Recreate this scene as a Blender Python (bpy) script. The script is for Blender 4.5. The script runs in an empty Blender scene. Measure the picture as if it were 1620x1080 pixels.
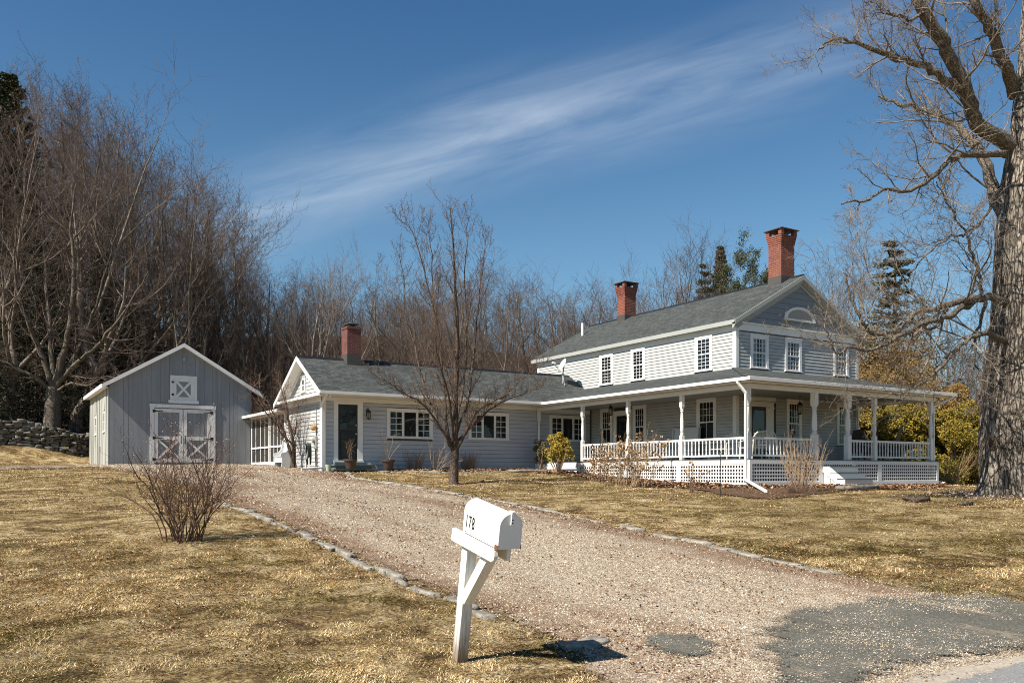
import bpy, math, random
import numpy as np
from mathutils import Vector

sc = bpy.context.scene
R_ = math.radians
# ---------------------------------------------------------------- camera, sky, sun
FPX, CX, HY = 1353.0, 810.0, 747.5            # focal length, centre and horizon of the photograph (1620 px wide)
AZ = math.atan2(2180.0, FPX)                  # the long axes of the house run along world X and Y
SA, CA = math.sin(AZ), math.cos(AZ)
cam = bpy.data.cameras.new('camera')
cam.lens = FPX / 1620 * 36
cam.sensor_width = 36
cam.shift_y = (HY - 540) / 1620
cam.clip_start = 0.1
cam.clip_end = 3000
camo = bpy.data.objects.new('camera', cam)
sc.collection.objects.link(camo)
camo.location = (0, 0, 0)
camo.rotation_euler = (R_(90), 0, AZ - R_(90))
sc.camera = camo

SUN_EL, SUN_SKEW = R_(46), R_(6.5)
SUN_STRENGTH, SKY_STRENGTH = 5.0, 0.064
sl = bpy.data.lights.new('sun', 'SUN')
sl.energy = SUN_STRENGTH
sl.angle = R_(0.5)
sl.color = (1.0, 0.93, 0.82)
so = bpy.data.objects.new('sun', sl)
sc.collection.objects.link(so)
Ld = Vector((math.cos(SUN_SKEW) * math.cos(SUN_EL), math.sin(SUN_SKEW) * math.cos(SUN_EL), -math.sin(SUN_EL)))
so.rotation_euler = Ld.to_track_quat('-Z', 'Y').to_euler()
so.location = (-20, 0, 30)

sc.view_settings.view_transform = 'Standard'
sc.view_settings.look = 'None'
sc.view_settings.gamma = 1
sc.view_settings.exposure = 0.85
sc.cycles.max_bounces = 6
sc.cycles.transparent_max_bounces = 12
sc.cycles.use_denoising = True
sc.cycles.denoising_prefilter = 'NONE'
sc.cycles.use_adaptive_sampling = False
sc.cycles.filter_width = 1.0


def pdir(px, py):
    return Vector((CA + SA * (px - CX) / FPX, SA - CA * (px - CX) / FPX, (HY - py) / FPX)).normalized()


w = bpy.data.worlds.new('World')
sc.world = w
w.use_nodes = True
nt = w.node_tree
nt.nodes.clear()


def nd(tree, typ, **kw):
    n = tree.nodes.new(typ)
    for k, v in kw.items():
        if k.startswith('i_'):
            n.inputs[k[2:].replace('_', ' ')].default_value = v
        else:
            setattr(n, k, v)
    return n


def math_n(tree, op, a, b=None, clamp=False):
    n = tree.nodes.new('ShaderNodeMath')
    n.operation = op
    n.use_clamp = clamp
    for i, x in enumerate((a, b)):
        if x is None:
            continue
        if isinstance(x, (int, float)):
            n.inputs[i].default_value = x
        else:
            tree.links.new(x, n.inputs[i])
    return n.outputs[0]


def ramp(tree, fac, stops, interp='LINEAR'):
    n = tree.nodes.new('ShaderNodeValToRGB')
    cr = n.color_ramp
    cr.interpolation = interp
    while len(cr.elements) < len(stops):
        cr.elements.new(0.5)
    for e, (p, c) in zip(cr.elements, stops):
        e.position = p
        e.color = (*c, 1) if len(c) == 3 else c
    tree.links.new(fac, n.inputs[0])
    return n.outputs[0]


sky = nd(nt, 'ShaderNodeTexSky', sky_type='NISHITA', sun_disc=False)
sky.sun_elevation = SUN_EL
sky.sun_rotation = math.atan2(-Ld.x, -Ld.y) % (2 * math.pi)
sky.altitude = 300
sky.air_density = 1.0
sky.dust_density = 0.35
sky.ozone_density = 2.2
tc = nd(nt, 'ShaderNodeTexCoord')
# a long wisp of cirrus: a band round the great circle through two directions
d1, d2 = pdir(430, 335), pdir(1250, 80)
bn = d1.cross(d2).normalized()
bt = (d2 - d1).normalized()
bm = bn.cross(bt)


def dotn(vec):
    n = nt.nodes.new('ShaderNodeVectorMath')
    n.operation = 'DOT_PRODUCT'
    nt.links.new(tc.outputs['Generated'], n.inputs[0])
    n.inputs[1].default_value = vec
    return n.outputs['Value']


da, db = dotn(bn), dotn(bt)
comb = nd(nt, 'ShaderNodeCombineXYZ')
nt.links.new(math_n(nt, 'ADD', math_n(nt, 'MULTIPLY', db, 2.0), math_n(nt, 'MULTIPLY', da, -3.0)), comb.inputs[0])
nt.links.new(math_n(nt, 'MULTIPLY', da, 13.0), comb.inputs[1])
n1 = nd(nt, 'ShaderNodeTexNoise', i_Scale=1.9, i_Detail=12.0, i_Roughness=0.58, i_Distortion=0.4)
nt.links.new(comb.outputs[0], n1.inputs['Vector'])
n2 = nd(nt, 'ShaderNodeTexNoise', i_Scale=2.2, i_Detail=2.0)
nt.links.new(tc.outputs['Generated'], n2.inputs['Vector'])
wob = math_n(nt, 'ADD', da, math_n(nt, 'MULTIPLY', math_n(nt, 'SUBTRACT', n2.outputs[0], 0.5), 0.07))
up = math_n(nt, 'SUBTRACT', 1.0, math_n(nt, 'DIVIDE', math_n(nt, 'ABSOLUTE', math_n(nt, 'ADD', wob, 0.004)), 0.078), clamp=True)
band = math_n(nt, 'POWER', up, 1.5)
along = math_n(nt, 'MULTIPLY', math_n(nt, 'SUBTRACT', 1.0, math_n(nt, 'POWER', math_n(nt, 'ABSOLUTE', math_n(nt, 'DIVIDE', math_n(nt, 'SUBTRACT', db, (d1.dot(bt) + d2.dot(bt)) / 2 - 0.02), 0.44)), 3.0), clamp=True), 1.0)
nz = ramp(nt, n1.outputs[0], [(0.30, (0, 0, 0)), (0.72, (1, 1, 1))])
hem = math_n(nt, 'MULTIPLY', math_n(nt, 'ADD', dotn(pdir(810, 200)), 0.0), 1.0, clamp=True)
cm = math_n(nt, 'MULTIPLY', math_n(nt, 'MULTIPLY', band, along), math_n(nt, 'MULTIPLY', nz, 0.60), clamp=True)
cm = math_n(nt, 'MULTIPLY', cm, math_n(nt, 'GREATER_THAN', hem, 0.2))
mixc = nd(nt, 'ShaderNodeMixRGB')
nt.links.new(cm, mixc.inputs[0])
tint = nd(nt, 'ShaderNodeMixRGB', blend_type='MULTIPLY')
tint.inputs[0].default_value = 1
sz = nt.nodes.new('ShaderNodeSeparateXYZ')
nt.links.new(tc.outputs['Generated'], sz.inputs[0])
tr_ = ramp(nt, sz.outputs[2], [(0.0, (0.82, 0.98, 0.98)), (0.25, (0.74, 0.98, 1.01)), (0.48, (0.46, 0.78, 0.96)), (0.85, (0.40, 0.70, 0.90))])
nt.links.new(tr_, tint.inputs[2])
nt.links.new(sky.outputs[0], tint.inputs[1])
nt.links.new(tint.outputs[0], mixc.inputs[1])
mixc.inputs[2].default_value = (6.4, 7.2, 8.2, 1)
bg = nd(nt, 'ShaderNodeBackground')
bg.inputs['Strength'].default_value = SKY_STRENGTH
nt.links.new(mixc.outputs[0], bg.inputs[0])
wo = nd(nt, 'ShaderNodeOutputWorld')
nt.links.new(bg.outputs[0], wo.inputs[0])

# ---------------------------------------------------------------- helpers
COL = sc.collection


def tag(o, label=None, cat=None, group=None, kind=None):
    for k, v in (('label', label), ('category', cat), ('group', group), ('kind', kind)):
        if v:
            o[k] = v
    return o


def empty(name, loc=(0, 0, 0), label=None, cat=None, group=None):
    o = bpy.data.objects.new(name, None)
    COL.objects.link(o)
    o.location = loc
    o.empty_display_size = 0.3
    return tag(o, label, cat, group)


def link(name, me, parent=None, m=None):
    o = bpy.data.objects.new(name, me)
    COL.objects.link(o)
    if m and not me.materials:
        me.materials.append(m)
    if parent is not None:
        o.parent = parent
    return o


def np_mesh(name, V, F, smooth=False, cols=None, uv=True):
    """V (n,3); F list of (m,k) index arrays."""
    me = bpy.data.meshes.new(name)
    if not isinstance(F, list):
        F = [F]
    F = [np.asarray(f, dtype=np.int32) for f in F if len(f)]
    V = np.asarray(V, dtype=np.float32)
    me.vertices.add(len(V))
    me.vertices.foreach_set('co', V.ravel())
    li = np.concatenate([f.ravel() for f in F])
    cnt = np.concatenate([np.full(len(f), f.shape[1], dtype=np.int32) for f in F])
    st = np.concatenate([[0], np.cumsum(cnt)[:-1]]).astype(np.int32)
    me.loops.add(len(li))
    me.loops.foreach_set('vertex_index', li)
    me.polygons.add(len(cnt))
    me.polygons.foreach_set('loop_start', st)
    me.polygons.foreach_set('loop_total', cnt)
    if smooth:
        me.polygons.foreach_set('use_smooth', np.ones(len(cnt), dtype=bool))
    me.update(calc_edges=True)
    if cols is not None:
        a = me.color_attributes.new('col', 'FLOAT_COLOR', 'POINT')
        c4 = np.ones((len(V), 4), dtype=np.float32)
        c4[:, :3] = cols
        a.data.foreach_set('color', c4.ravel())
    return me


class MB:
    """collects faces, builds one mesh with metre UVs laid along each face"""

    def __init__(s):
        s.v = []
        s.f = []

    def add(s, pts, faces):
        b = len(s.v)
        s.v += [tuple(p) for p in pts]
        s.f += [tuple(b + i for i in f) for f in faces]

    def poly(s, pts):
        s.add(pts, [tuple(range(len(pts)))])

    def hexa(s, p):  # 8 points, bottom ring 0-3 counter clockwise, top ring 4-7
        s.add(p, [(3, 2, 1, 0), (4, 5, 6, 7), (0, 1, 5, 4), (1, 2, 6, 5), (2, 3, 7, 6), (3, 0, 4, 7)])

    def box(s, x0, x1, y0, y1, z0, z1):
        s.hexa([(x0, y0, z0), (x1, y0, z0), (x1, y1, z0), (x0, y1, z0), (x0, y0, z1), (x1, y0, z1), (x1, y1, z1), (x0, y1, z1)])

    def bar(s, a, b, wd, ht, up=(0, 0, 1)):
        a, b = Vector(a), Vector(b)
        d = (b - a).normalized()
        u = Vector(up)
        if abs(d.dot(u)) > 0.98:
            u = Vector((0, 1, 0))
        r = d.cross(u).normalized()
        u = r.cross(d)
        r *= wd / 2
        u *= ht / 2
        s.hexa([a - r - u, b - r - u, b + r - u, a + r - u, a - r + u, b - r + u, b + r + u, a + r + u][0:8])

    def tube(s, pts, rad, k=8, caps=True):
        pts = [Vector(p) for p in pts]
        if isinstance(rad, (int, float)):
            rad = [rad] * len(pts)
        b = len(s.v)
        ref = Vector((0.13, 0.31, 0.94)).normalized()
        pr = None
        for i, p in enumerate(pts):
            t = (pts[min(i + 1, len(pts) - 1)] - pts[max(i - 1, 0)]).normalized()
            if pr is None:
                r = t.cross(ref if abs(t.dot(ref)) < 0.9 else Vector((1, 0, 0))).normalized()
            else:
                r = (pr - t * pr.dot(t)).normalized()
            pr = r
            q = t.cross(r)
            for j in range(k):
                an = 2 * math.pi * j / k
                s.v.append(tuple(p + (r * math.cos(an) + q * math.sin(an)) * rad[i]))
        for i in range(len(pts) - 1):
            for j in range(k):
                a0 = b + i * k + j
                a1 = b + i * k + (j + 1) % k
                s.f.append((a0, a1, a1 + k, a0 + k))
        if caps:
            s.f.append(tuple(b + j for j in range(k))[::-1])
            s.f.append(tuple(b + (len(pts) - 1) * k + j for j in range(k)))

    def lathe(s, prof, o, k=12):
        """prof: list of (radius, z) about a vertical axis through o; radius may be ('sq', half)"""
        b = len(s.v)
        for r, z in prof:
            for j in range(k):
                an = 2 * math.pi * (j + 0.5) / k
                s.v.append((o[0] + r * math.cos(an), o[1] + r * math.sin(an), o[2] + z))
        for i in range(len(prof) - 1):
            for j in range(k):
                a0 = b + i * k + j
                a1 = b + i * k + (j + 1) % k
                s.f.append((a0, a1, a1 + k, a0 + k))
        s.f.append(tuple(b + j for j in range(k))[::-1])
        s.f.append(tuple(b + (len(prof) - 1) * k + j for j in range(k)))

    def build(s, name, m, parent=None, smooth=False, bevel=0, label=None):
        me = bpy.data.meshes.new(name)
        me.from_pydata(s.v, [], s.f)
        me.update()
        n = np.zeros(len(me.polygons) * 3, dtype=np.float32)
        me.polygons.foreach_get('normal', n)
        n = n.reshape(-1, 3)
        co = np.zeros(len(me.vertices) * 3, dtype=np.float32)
        me.vertices.foreach_get('co', co)
        co = co.reshape(-1, 3)
        lv = np.zeros(len(me.loops), dtype=np.int32)
        me.loops.foreach_get('vertex_index', lv)
        lt = np.zeros(len(me.polygons), dtype=np.int32)
        me.polygons.foreach_get('loop_total', lt)
        nn = np.repeat(n, lt, axis=0)
        u = np.stack([-nn[:, 1], nn[:, 0], np.zeros(len(nn))], 1)
        l = np.linalg.norm(u, axis=1)
        flat = l < 0.05
        u[flat] = (1, 0, 0)
        l[flat] = 1
        u /= l[:, None]
        v = np.cross(nn, u)
        P = co[lv]
        uv = np.stack([(P * u).sum(1), (P * v).sum(1)], 1).astype(np.float32)
        me.uv_layers.new(name='UVMap').data.foreach_set('uv', uv.ravel())
        if smooth:
            me.polygons.foreach_set('use_smooth', [True] * len(me.polygons))
        me.materials.append(m)
        o = link(name, me, parent)
        if bevel:
            bm_ = o.modifiers.new('bevel', 'BEVEL')
            bm_.width = bevel
            bm_.segments = 2
            bm_.limit_method = 'ANGLE'
        if label:
            o['label'] = label
        return o


class WF:
    """a wall's own frame: u along it, z up, n out of it"""

    def __init__(s, o, u, n):
        s.o, s.u, s.n = Vector(o), Vector(u), Vector(n)

    def p(s, u, z, n=0.0):
        return s.o + s.u * u + s.n * n + Vector((0, 0, z))

    def box(s, mb, u0, u1, z0, z1, n0, n1):
        a = [s.p(u0, z0, n0), s.p(u1, z0, n0), s.p(u1, z0, n1), s.p(u0, z0, n1)]
        b = [s.p(u0, z1, n0), s.p(u1, z1, n0), s.p(u1, z1, n1), s.p(u0, z1, n1)]
        if s.u.cross(s.n).z < 0:
            a, b = a[::-1], b[::-1]
        mb.hexa(a + b)

    def bar(s, mb, ua, za, ub, zb, wd, n0, n1):
        d = Vector((ub - ua, zb - za)).normalized() * wd / 2
        q = Vector((-d.y, d.x))
        c = [(ua + q.x, za + q.y), (ub + q.x, zb + q.y), (ub - q.x, zb - q.y), (ua - q.x, za - q.y)]
        a = [s.p(x, z, n0) for x, z in c]
        b = [s.p(x, z, n1) for x, z in c]
        mb.hexa(a[::-1] + b[::-1])


# ---------------------------------------------------------------- materials
def mat(name):
    m = bpy.data.materials.new(name)
    m.use_nodes = True
    t = m.node_tree
    b = t.nodes['Principled BSDF']
    return m, t, b


def L(t, a, b):
    t.links.new(a, b)


def coords(t, kind='Object', scale=(1, 1, 1)):
    c = t.nodes.new('ShaderNodeTexCoord')
    mp = t.nodes.new('ShaderNodeMapping')
    mp.inputs['Scale'].default_value = scale
    L(t, c.outputs[kind], mp.inputs['Vector'])
    return mp.outputs[0]


def noise(t, vec, scale, detail=4.0, rough=0.55, dist=0.0):
    n = nd(t, 'ShaderNodeTexNoise', i_Scale=scale, i_Detail=detail, i_Roughness=rough, i_Distortion=dist)
    L(t, vec, n.inputs['Vector'])
    return n.outputs[0]


def mixrgb(t, fac, a, b, mode='MIX'):
    n = t.nodes.new('ShaderNodeMixRGB')
    n.blend_type = mode
    for i, x in enumerate((fac, a, b)):
        if isinstance(x, (int, float)):
            n.inputs[i].default_value = x
        elif isinstance(x, tuple):
            n.inputs[i].default_value = (*x, 1)
        else:
            L(t, x, n.inputs[i])
    return n.outputs[0]


def bump(t, b, h, strength=0.3, dist=0.01):
    n = t.nodes.new('ShaderNodeBump')
    n.inputs['Strength'].default_value = strength
    n.inputs['Distance'].default_value = dist
    L(t, h, n.inputs['Height'])
    L(t, n.outputs[0], b.inputs['Normal'])


def paint(name, col, rough=0.5, var=0.18, scale=1.2, streak=(1, 1, 1), dirt=None, bmp=0.15):
    m, t, b = mat(name)
    v = coords(t, 'Object', streak)
    n = noise(t, v, scale, 6, 0.65)
    lo = tuple(c * (1 - var) for c in col)
    hi = tuple(min(1, c * (1 + var * 0.6)) for c in col)
    c = ramp(t, n, [(0.3, lo), (0.7, hi)])
    n2_ = noise(t, coords(t), 28, 3, 0.6)
    c = mixrgb(t, math_n(t, 'MULTIPLY', n2_, 0.25), c, tuple(x * 0.6 for x in col))
    if dirt:
        nn = noise(t, coords(t, 'Object', (1, 1, 0.35)), 3.1, 8, 0.7)
        f = ramp(t, nn, [(0.55, (0, 0, 0)), (0.72, (1, 1, 1))])
        c = mixrgb(t, math_n(t, 'MULTIPLY', f, 0.55), c, dirt)
    L(t, c, b.inputs['Base Color'])
    b.inputs['Roughness'].default_value = rough
    bump(t, b, n2_, bmp, 0.004)
    return m


def attr_mat(name, rough=0.8, mul=1.0, sub=0.0):
    m, t, b = mat(name)
    a = nd(t, 'ShaderNodeAttribute', attribute_name='col')
    L(t, a.outputs['Color'], b.inputs['Base Color'])
    b.inputs['Roughness'].default_value = rough
    b.inputs['Specular IOR Level'].default_value = 0.25
    return m


M = {}
M['white'] = paint('white paint', (0.78, 0.77, 0.74), 0.45, 0.06, 1.5)
M['oldwhite'] = paint('weathered white paint', (0.76, 0.75, 0.71), 0.55, 0.1, 3, (3, 3, 0.6), dirt=(0.32, 0.27, 0.2), bmp=0.5)
M['siding'] = paint('grey clapboard paint', (0.44, 0.445, 0.435), 0.6, 0.13, 0.9, (0.5, 0.5, 3), bmp=0.25)
M['wingsiding'] = paint('wing clapboard paint', (0.48, 0.495, 0.515), 0.6, 0.13, 0.9, (0.5, 0.5, 3), bmp=0.2)
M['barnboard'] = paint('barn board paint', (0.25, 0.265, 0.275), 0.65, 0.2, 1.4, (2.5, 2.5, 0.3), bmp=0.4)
M['seamshade'] = paint('dark backing for seam shade', (0.08, 0.08, 0.08), 0.9, 0.1)  # near-black: the shade in the gaps between boards is put into the colour
M['gable'] = paint('dark gable paint', (0.20, 0.225, 0.255), 0.6, 0.08, 0.6, bmp=0.1)
M['trimgrey'] = paint('grey green cornice paint', (0.36, 0.37, 0.35), 0.55, 0.08)
M['tread'] = paint('grey tread paint', (0.13, 0.13, 0.12), 0.6, 0.15)
M['litboard'] = paint('barn boards with painted sunlight', (0.40, 0.40, 0.36), 0.7, 0.2, 1.4, (3, 3, .3), bmp=0.4)  # barn boards of the sunny side, made paler: sunlight put into the colour
M['fan'] = paint('louvre paint', (0.62, 0.62, 0.60), 0.5, 0.05)
M['deck'] = paint('deck paint', (0.13, 0.125, 0.115), 0.55, 0.15)
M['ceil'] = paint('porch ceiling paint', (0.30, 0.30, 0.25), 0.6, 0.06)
M['doorgreen'] = paint('dark green door paint', (0.006, 0.010, 0.011), 0.5, 0.2, 2, bmp=0.05)
M['black'] = paint('black iron', (0.012, 0.012, 0.013), 0.45, 0.2, bmp=0.2)
M['flash'] = paint('lead flashing', (0.075, 0.065, 0.06), 0.5, 0.25)
M['greymetal'] = paint('grey metal', (0.35, 0.36, 0.36), 0.4, 0.1)
M['dish'] = paint('satellite dish enamel', (0.66, 0.67, 0.62), 0.35, 0.05)
M['terracotta'] = paint('brown clay pot', (0.06, 0.032, 0.022), 0.5, 0.25, 6)
M['limepot'] = paint('lime green pot', (0.36, 0.52, 0.1), 0.35, 0.08)
M['palepot'] = paint('pale green pot', (0.45, 0.47, 0.34), 0.5, 0.08)
M['browniron'] = paint('brown chair paint', (0.06, 0.048, 0.045), 0.6, 0.2)
M['brass'] = paint('tarnished brass', (0.75, 0.72, 0.65), 0.25, 0.05)
M['curtain'] = paint('white curtain', (0.22, 0.26, 0.31), 0.9, 0.15, 3, (6, 6, 0.3))
M['hose'] = paint('dark green hose', (0.01, 0.02, 0.012), 0.35, 0.2)
M['fur'] = paint('straw basket', (0.5, 0.3, 0.12), 0.9, 0.4, 10)
M['floatstone'] = paint('bluestone', (0.10, 0.13, 0.125), 0.7, 0.25, 4, bmp=0.5)
M['rust'] = paint('rust', (0.22, 0.07, 0.02), 0.8, 0.4, 12)


def glass(name, tintc=(0.012, 0.014, 0.016)):
    m, t, b = mat(name)
    n = noise(t, coords(t, 'Object', (1, 1, 0.7)), 2.2, 2, 0.5)
    b.inputs['Base Color'].default_value = (*tintc, 1)
    b.inputs['Roughness'].default_value = 0.03
    b.inputs['Specular IOR Level'].default_value = 0.42
    b.inputs['Coat Weight'].default_value = 0.0
    b.inputs['Coat Roughness'].default_value = 0.02
    bump(t, b, n, 0.25, 0.02)
    return m


M['glass'] = glass('window glass')
M['lampglass'] = glass('lamp glass', (0.25, 0.22, 0.14))
m, t, b = mat('insect screen')
b.inputs['Base Color'].default_value = (0.035, 0.033, 0.03, 1)
b.inputs['Roughness'].default_value = 0.7
L(t, ramp(t, noise(t, coords(t), 0.9, 4), [(0.3, (0.012, 0.012, 0.011)), (0.75, (0.035, 0.032, 0.028))]), b.inputs['Base Color'])
M['screen'] = m


def shingle(name, cols, w_=0.34, h_=0.125):
    m, t, b = mat(name)
    v = coords(t, 'UV')
    br = nd(t, 'ShaderNodeTexBrick', i_Scale=1.0)
    br.offset = 0.37
    br.offset_frequency = 2
    br.squash = 0.7
    br.squash_frequency = 3
    br.inputs['Brick Width'].default_value = w_
    br.inputs['Row Height'].default_value = h_
    br.inputs['Mortar Size'].default_value = 0.006
    br.inputs['Mortar Smooth'].default_value = 0.3
    br.inputs['Bias'].default_value = 0.1
    br.inputs['Color1'].default_value = (*cols[0], 1)
    br.inputs['Color2'].default_value = (*cols[1], 1)
    br.inputs['Mortar'].default_value = (*cols[2], 1)
    L(t, v, br.inputs['Vector'])
    n = noise(t, coords(t), 0.55, 5, 0.6)
    c = mixrgb(t, 0.55, br.outputs['Color'], ramp(t, n, [(0.3, (0.5, 0.52, 0.51)), (0.7, (0.72, 0.73, 0.70))]), 'MULTIPLY')
    g = noise(t, coords(t), 60, 3, 0.8)
    c = mixrgb(t, 0.5, c, ramp(t, g, [(0.35, (0.45, 0.45, 0.45)), (0.65, (1, 1, 1))]), 'MULTIPLY')
    L(t, c, b.inputs['Base Color'])
    b.inputs['Roughness'].default_value = 0.95
    b.inputs['Specular IOR Level'].default_value = 0.2
    # each course steps down towards the eave
    sx = nd(t, 'ShaderNodeSeparateXYZ')
    L(t, v, sx.inputs[0])
    saw = math_n(t, 'SUBTRACT', 1.0, math_n(t, 'FRACT', math_n(t, 'DIVIDE', sx.outputs[1], h_)))
    hh = math_n(t, 'ADD', math_n(t, 'MULTIPLY', saw, 0.9), math_n(t, 'MULTIPLY', br.outputs['Fac'], -0.5))
    hh = math_n(t, 'ADD', hh, math_n(t, 'MULTIPLY', g, 0.3))
    bump(t, b, hh, 0.9, 0.012)
    return m


M['shingle'] = shingle('asphalt shingles', ((0.125, 0.135, 0.132), (0.065, 0.072, 0.071), (0.03, 0.032, 0.031)), 0.24, 0.13)


def brick(name, c1, c2, mort):
    m, t, b = mat(name)
    v = coords(t, 'UV')
    br = nd(t, 'ShaderNodeTexBrick', i_Scale=1.0)
    br.inputs['Brick Width'].default_value = 0.215
    br.inputs['Row Height'].default_value = 0.075
    br.inputs['Mortar Size'].default_value = 0.006
    br.inputs['Mortar Smooth'].default_value = 0.1
    br.inputs['Color1'].default_value = (*c1, 1)
    br.inputs['Color2'].default_value = (*c2, 1)
    br.inputs['Mortar'].default_value = (*mort, 1)
    L(t, v, br.inputs['Vector'])
    n = noise(t, coords(t), 3.5, 6, 0.7)
    c = mixrgb(t, 0.5, br.outputs['Color'], ramp(t, n, [(0.35, (0.4, 0.35, 0.35)), (0.62, (1, 1, 1))]), 'MULTIPLY')
    L(t, c, b.inputs['Base Color'])
    b.inputs['Roughness'].default_value = 0.9
    bump(t, b, math_n(t, 'SUBTRACT', math_n(t, 'MULTIPLY', n, 0.3), br.outputs['Fac']), 0.8, 0.008)
    return m


M['brick'] = brick('red chimney brick', (0.25, 0.062, 0.036), (0.15, 0.036, 0.024), (0.36, 0.25, 0.19))
M['darkbrick'] = brick('dark red chimney brick', (0.17, 0.045, 0.032), (0.12, 0.035, 0.028), (0.2, 0.16, 0.14))


def bark(name, c1, c2, c3, sc_=1.0, vs=0.35, strength=0.8, dist=0.03):
    m, t, b = mat(name)
    v = coords(t, 'Object', (1, 1, vs))
    n = noise(t, v, 9 * sc_, 8, 0.68, 0.6)
    n3 = noise(t, coords(t), 1.1 * sc_, 5, 0.6)
    vo = nd(t, 'ShaderNodeTexVoronoi', feature='DISTANCE_TO_EDGE', i_Scale=7.0 * sc_)
    wv = t.nodes.new('ShaderNodeVectorMath')
    wv.operation = 'ADD'
    L(t, v, wv.inputs[0])
    nc = nd(t, 'ShaderNodeTexNoise', i_Scale=5.0 * sc_, i_Detail=4.0)
    L(t, v, nc.inputs['Vector'])
    sc2 = t.nodes.new('ShaderNodeVectorMath')
    sc2.operation = 'SCALE'
    sc2.inputs['Scale'].default_value = 0.22 / sc_
    L(t, nc.outputs['Color'], sc2.inputs[0])
    L(t, sc2.outputs[0], wv.inputs[1])
    L(t, wv.outputs[0], vo.inputs['Vector'])
    edge = ramp(t, vo.outputs['Distance'], [(0.0, (0, 0, 0)), (0.16, (1, 1, 1))])
    h = math_n(t, 'ADD', math_n(t, 'MULTIPLY', edge, 0.7), math_n(t, 'MULTIPLY', n, 0.8))
    c = ramp(t, n, [(0.28, c1), (0.52, c2), (0.74, c3)])
    c = mixrgb(t, math_n(t, 'SUBTRACT', 0.85, math_n(t, 'MULTIPLY', edge, 0.85)), c, tuple(x * 0.35 for x in c1))
    c = mixrgb(t, 0.6, c, ramp(t, n3, [(0.35, (0.55, 0.52, 0.5)), (0.65, (1, 1, 1))]), 'MULTIPLY')
    L(t, c, b.inputs['Base Color'])
    b.inputs['Roughness'].default_value = 0.95
    b.inputs['Specular IOR Level'].default_value = 0.2
    bump(t, b, h, strength, dist)
    return m


M['maplebark'] = bark('old maple bark', (0.10, 0.082, 0.065), (0.32, 0.275, 0.225), (0.58, 0.52, 0.44), 1.5, 0.22, 1.0, 0.08)
M['limbbark'] = bark('maple limb bark', (0.07, 0.055, 0.043), (0.23, 0.195, 0.155), (0.45, 0.40, 0.32), 3.2, 0.5, 0.8, 0.015)
M['pearbark'] = bark('pear tree bark', (0.045, 0.03, 0.022), (0.15, 0.11, 0.085), (0.3, 0.24, 0.19), 4, 0.5, 0.8, 0.01)


def twigmat(name, c1, c2, s=0.7):
    m, t, b = mat(name)
    n = noise(t, coords(t), s, 4, 0.7)
    oi = nd(t, 'ShaderNodeObjectInfo')
    c = ramp(t, n, [(0.3, c1), (0.7, c2)])
    c = mixrgb(t, 0.9, c, ramp(t, oi.outputs['Random'], [(0, (0.45, 0.42, 0.40)), (0.5, (0.8, 0.78, 0.74)), (1, (1.0, 1.0, 1.0))]), 'MULTIPLY')
    L(t, c, b.inputs['Base Color'])
    b.inputs['Roughness'].default_value = 0.9
    b.inputs['Specular IOR Level'].default_value = 0.2
    return m


M['twig'] = twigmat('forest twigs', (0.085, 0.06, 0.05), (0.23, 0.175, 0.145), 1.4)
M['trunk'] = twigmat('forest trunks', (0.07, 0.055, 0.045), (0.33, 0.28, 0.23), 2.2)
M['brush'] = twigmat('sunlit brush', (0.10, 0.073, 0.058), (0.27, 0.21, 0.17), 1.4)
M['redtwig'] = twigmat('reddish twigs', (0.11, 0.065, 0.045), (0.27, 0.18, 0.13), 3)
M['palestem'] = twigmat('pale dry stems', (0.28, 0.18, 0.10), (0.48, 0.36, 0.24), 3)
M['attr'] = attr_mat('mottled plant matter')
M['stoneattr'] = None


def stone(name, c1, c2, c3, s=2.0):
    m, t, b = mat(name)
    n = noise(t, coords(t), s, 8, 0.7)
    n2_ = noise(t, coords(t), 22, 4, 0.7)
    oi = nd(t, 'ShaderNodeObjectInfo')
    c = ramp(t, n, [(0.3, c1), (0.5, c2), (0.72, c3)])
    c = mixrgb(t, 0.5, c, ramp(t, n2_, [(0.3, (0.4, 0.4, 0.4)), (0.6, (1, 1, 1))]), 'MULTIPLY')
    c = mixrgb(t, 0.6, c, ramp(t, oi.outputs['Random'], [(0, (0.6, 0.6, 0.6)), (1, (1, 1, 1))]), 'MULTIPLY')
    L(t, c, b.inputs['Base Color'])
    b.inputs['Roughness'].default_value = 0.9
    bump(t, b, math_n(t, 'ADD', n, math_n(t, 'MULTIPLY', n2_, 0.4)), 0.9, 0.03)
    return m


M['wallstone'] = stone('fieldstone', (0.05, 0.048, 0.042), (0.17, 0.155, 0.13), (0.34, 0.31, 0.25), 2.6)
M['curbstone'] = stone('granite curb', (0.12, 0.105, 0.08), (0.27, 0.245, 0.205), (0.44, 0.40, 0.33), 5)

rng = np.random.default_rng(7)
random.seed(7)


# ---------------------------------------------------------------- terrain
def cf(px, d):
    r = (px - CX) / FPX * d
    return (d * CA + r * SA, d * SA - r * CA)


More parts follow.
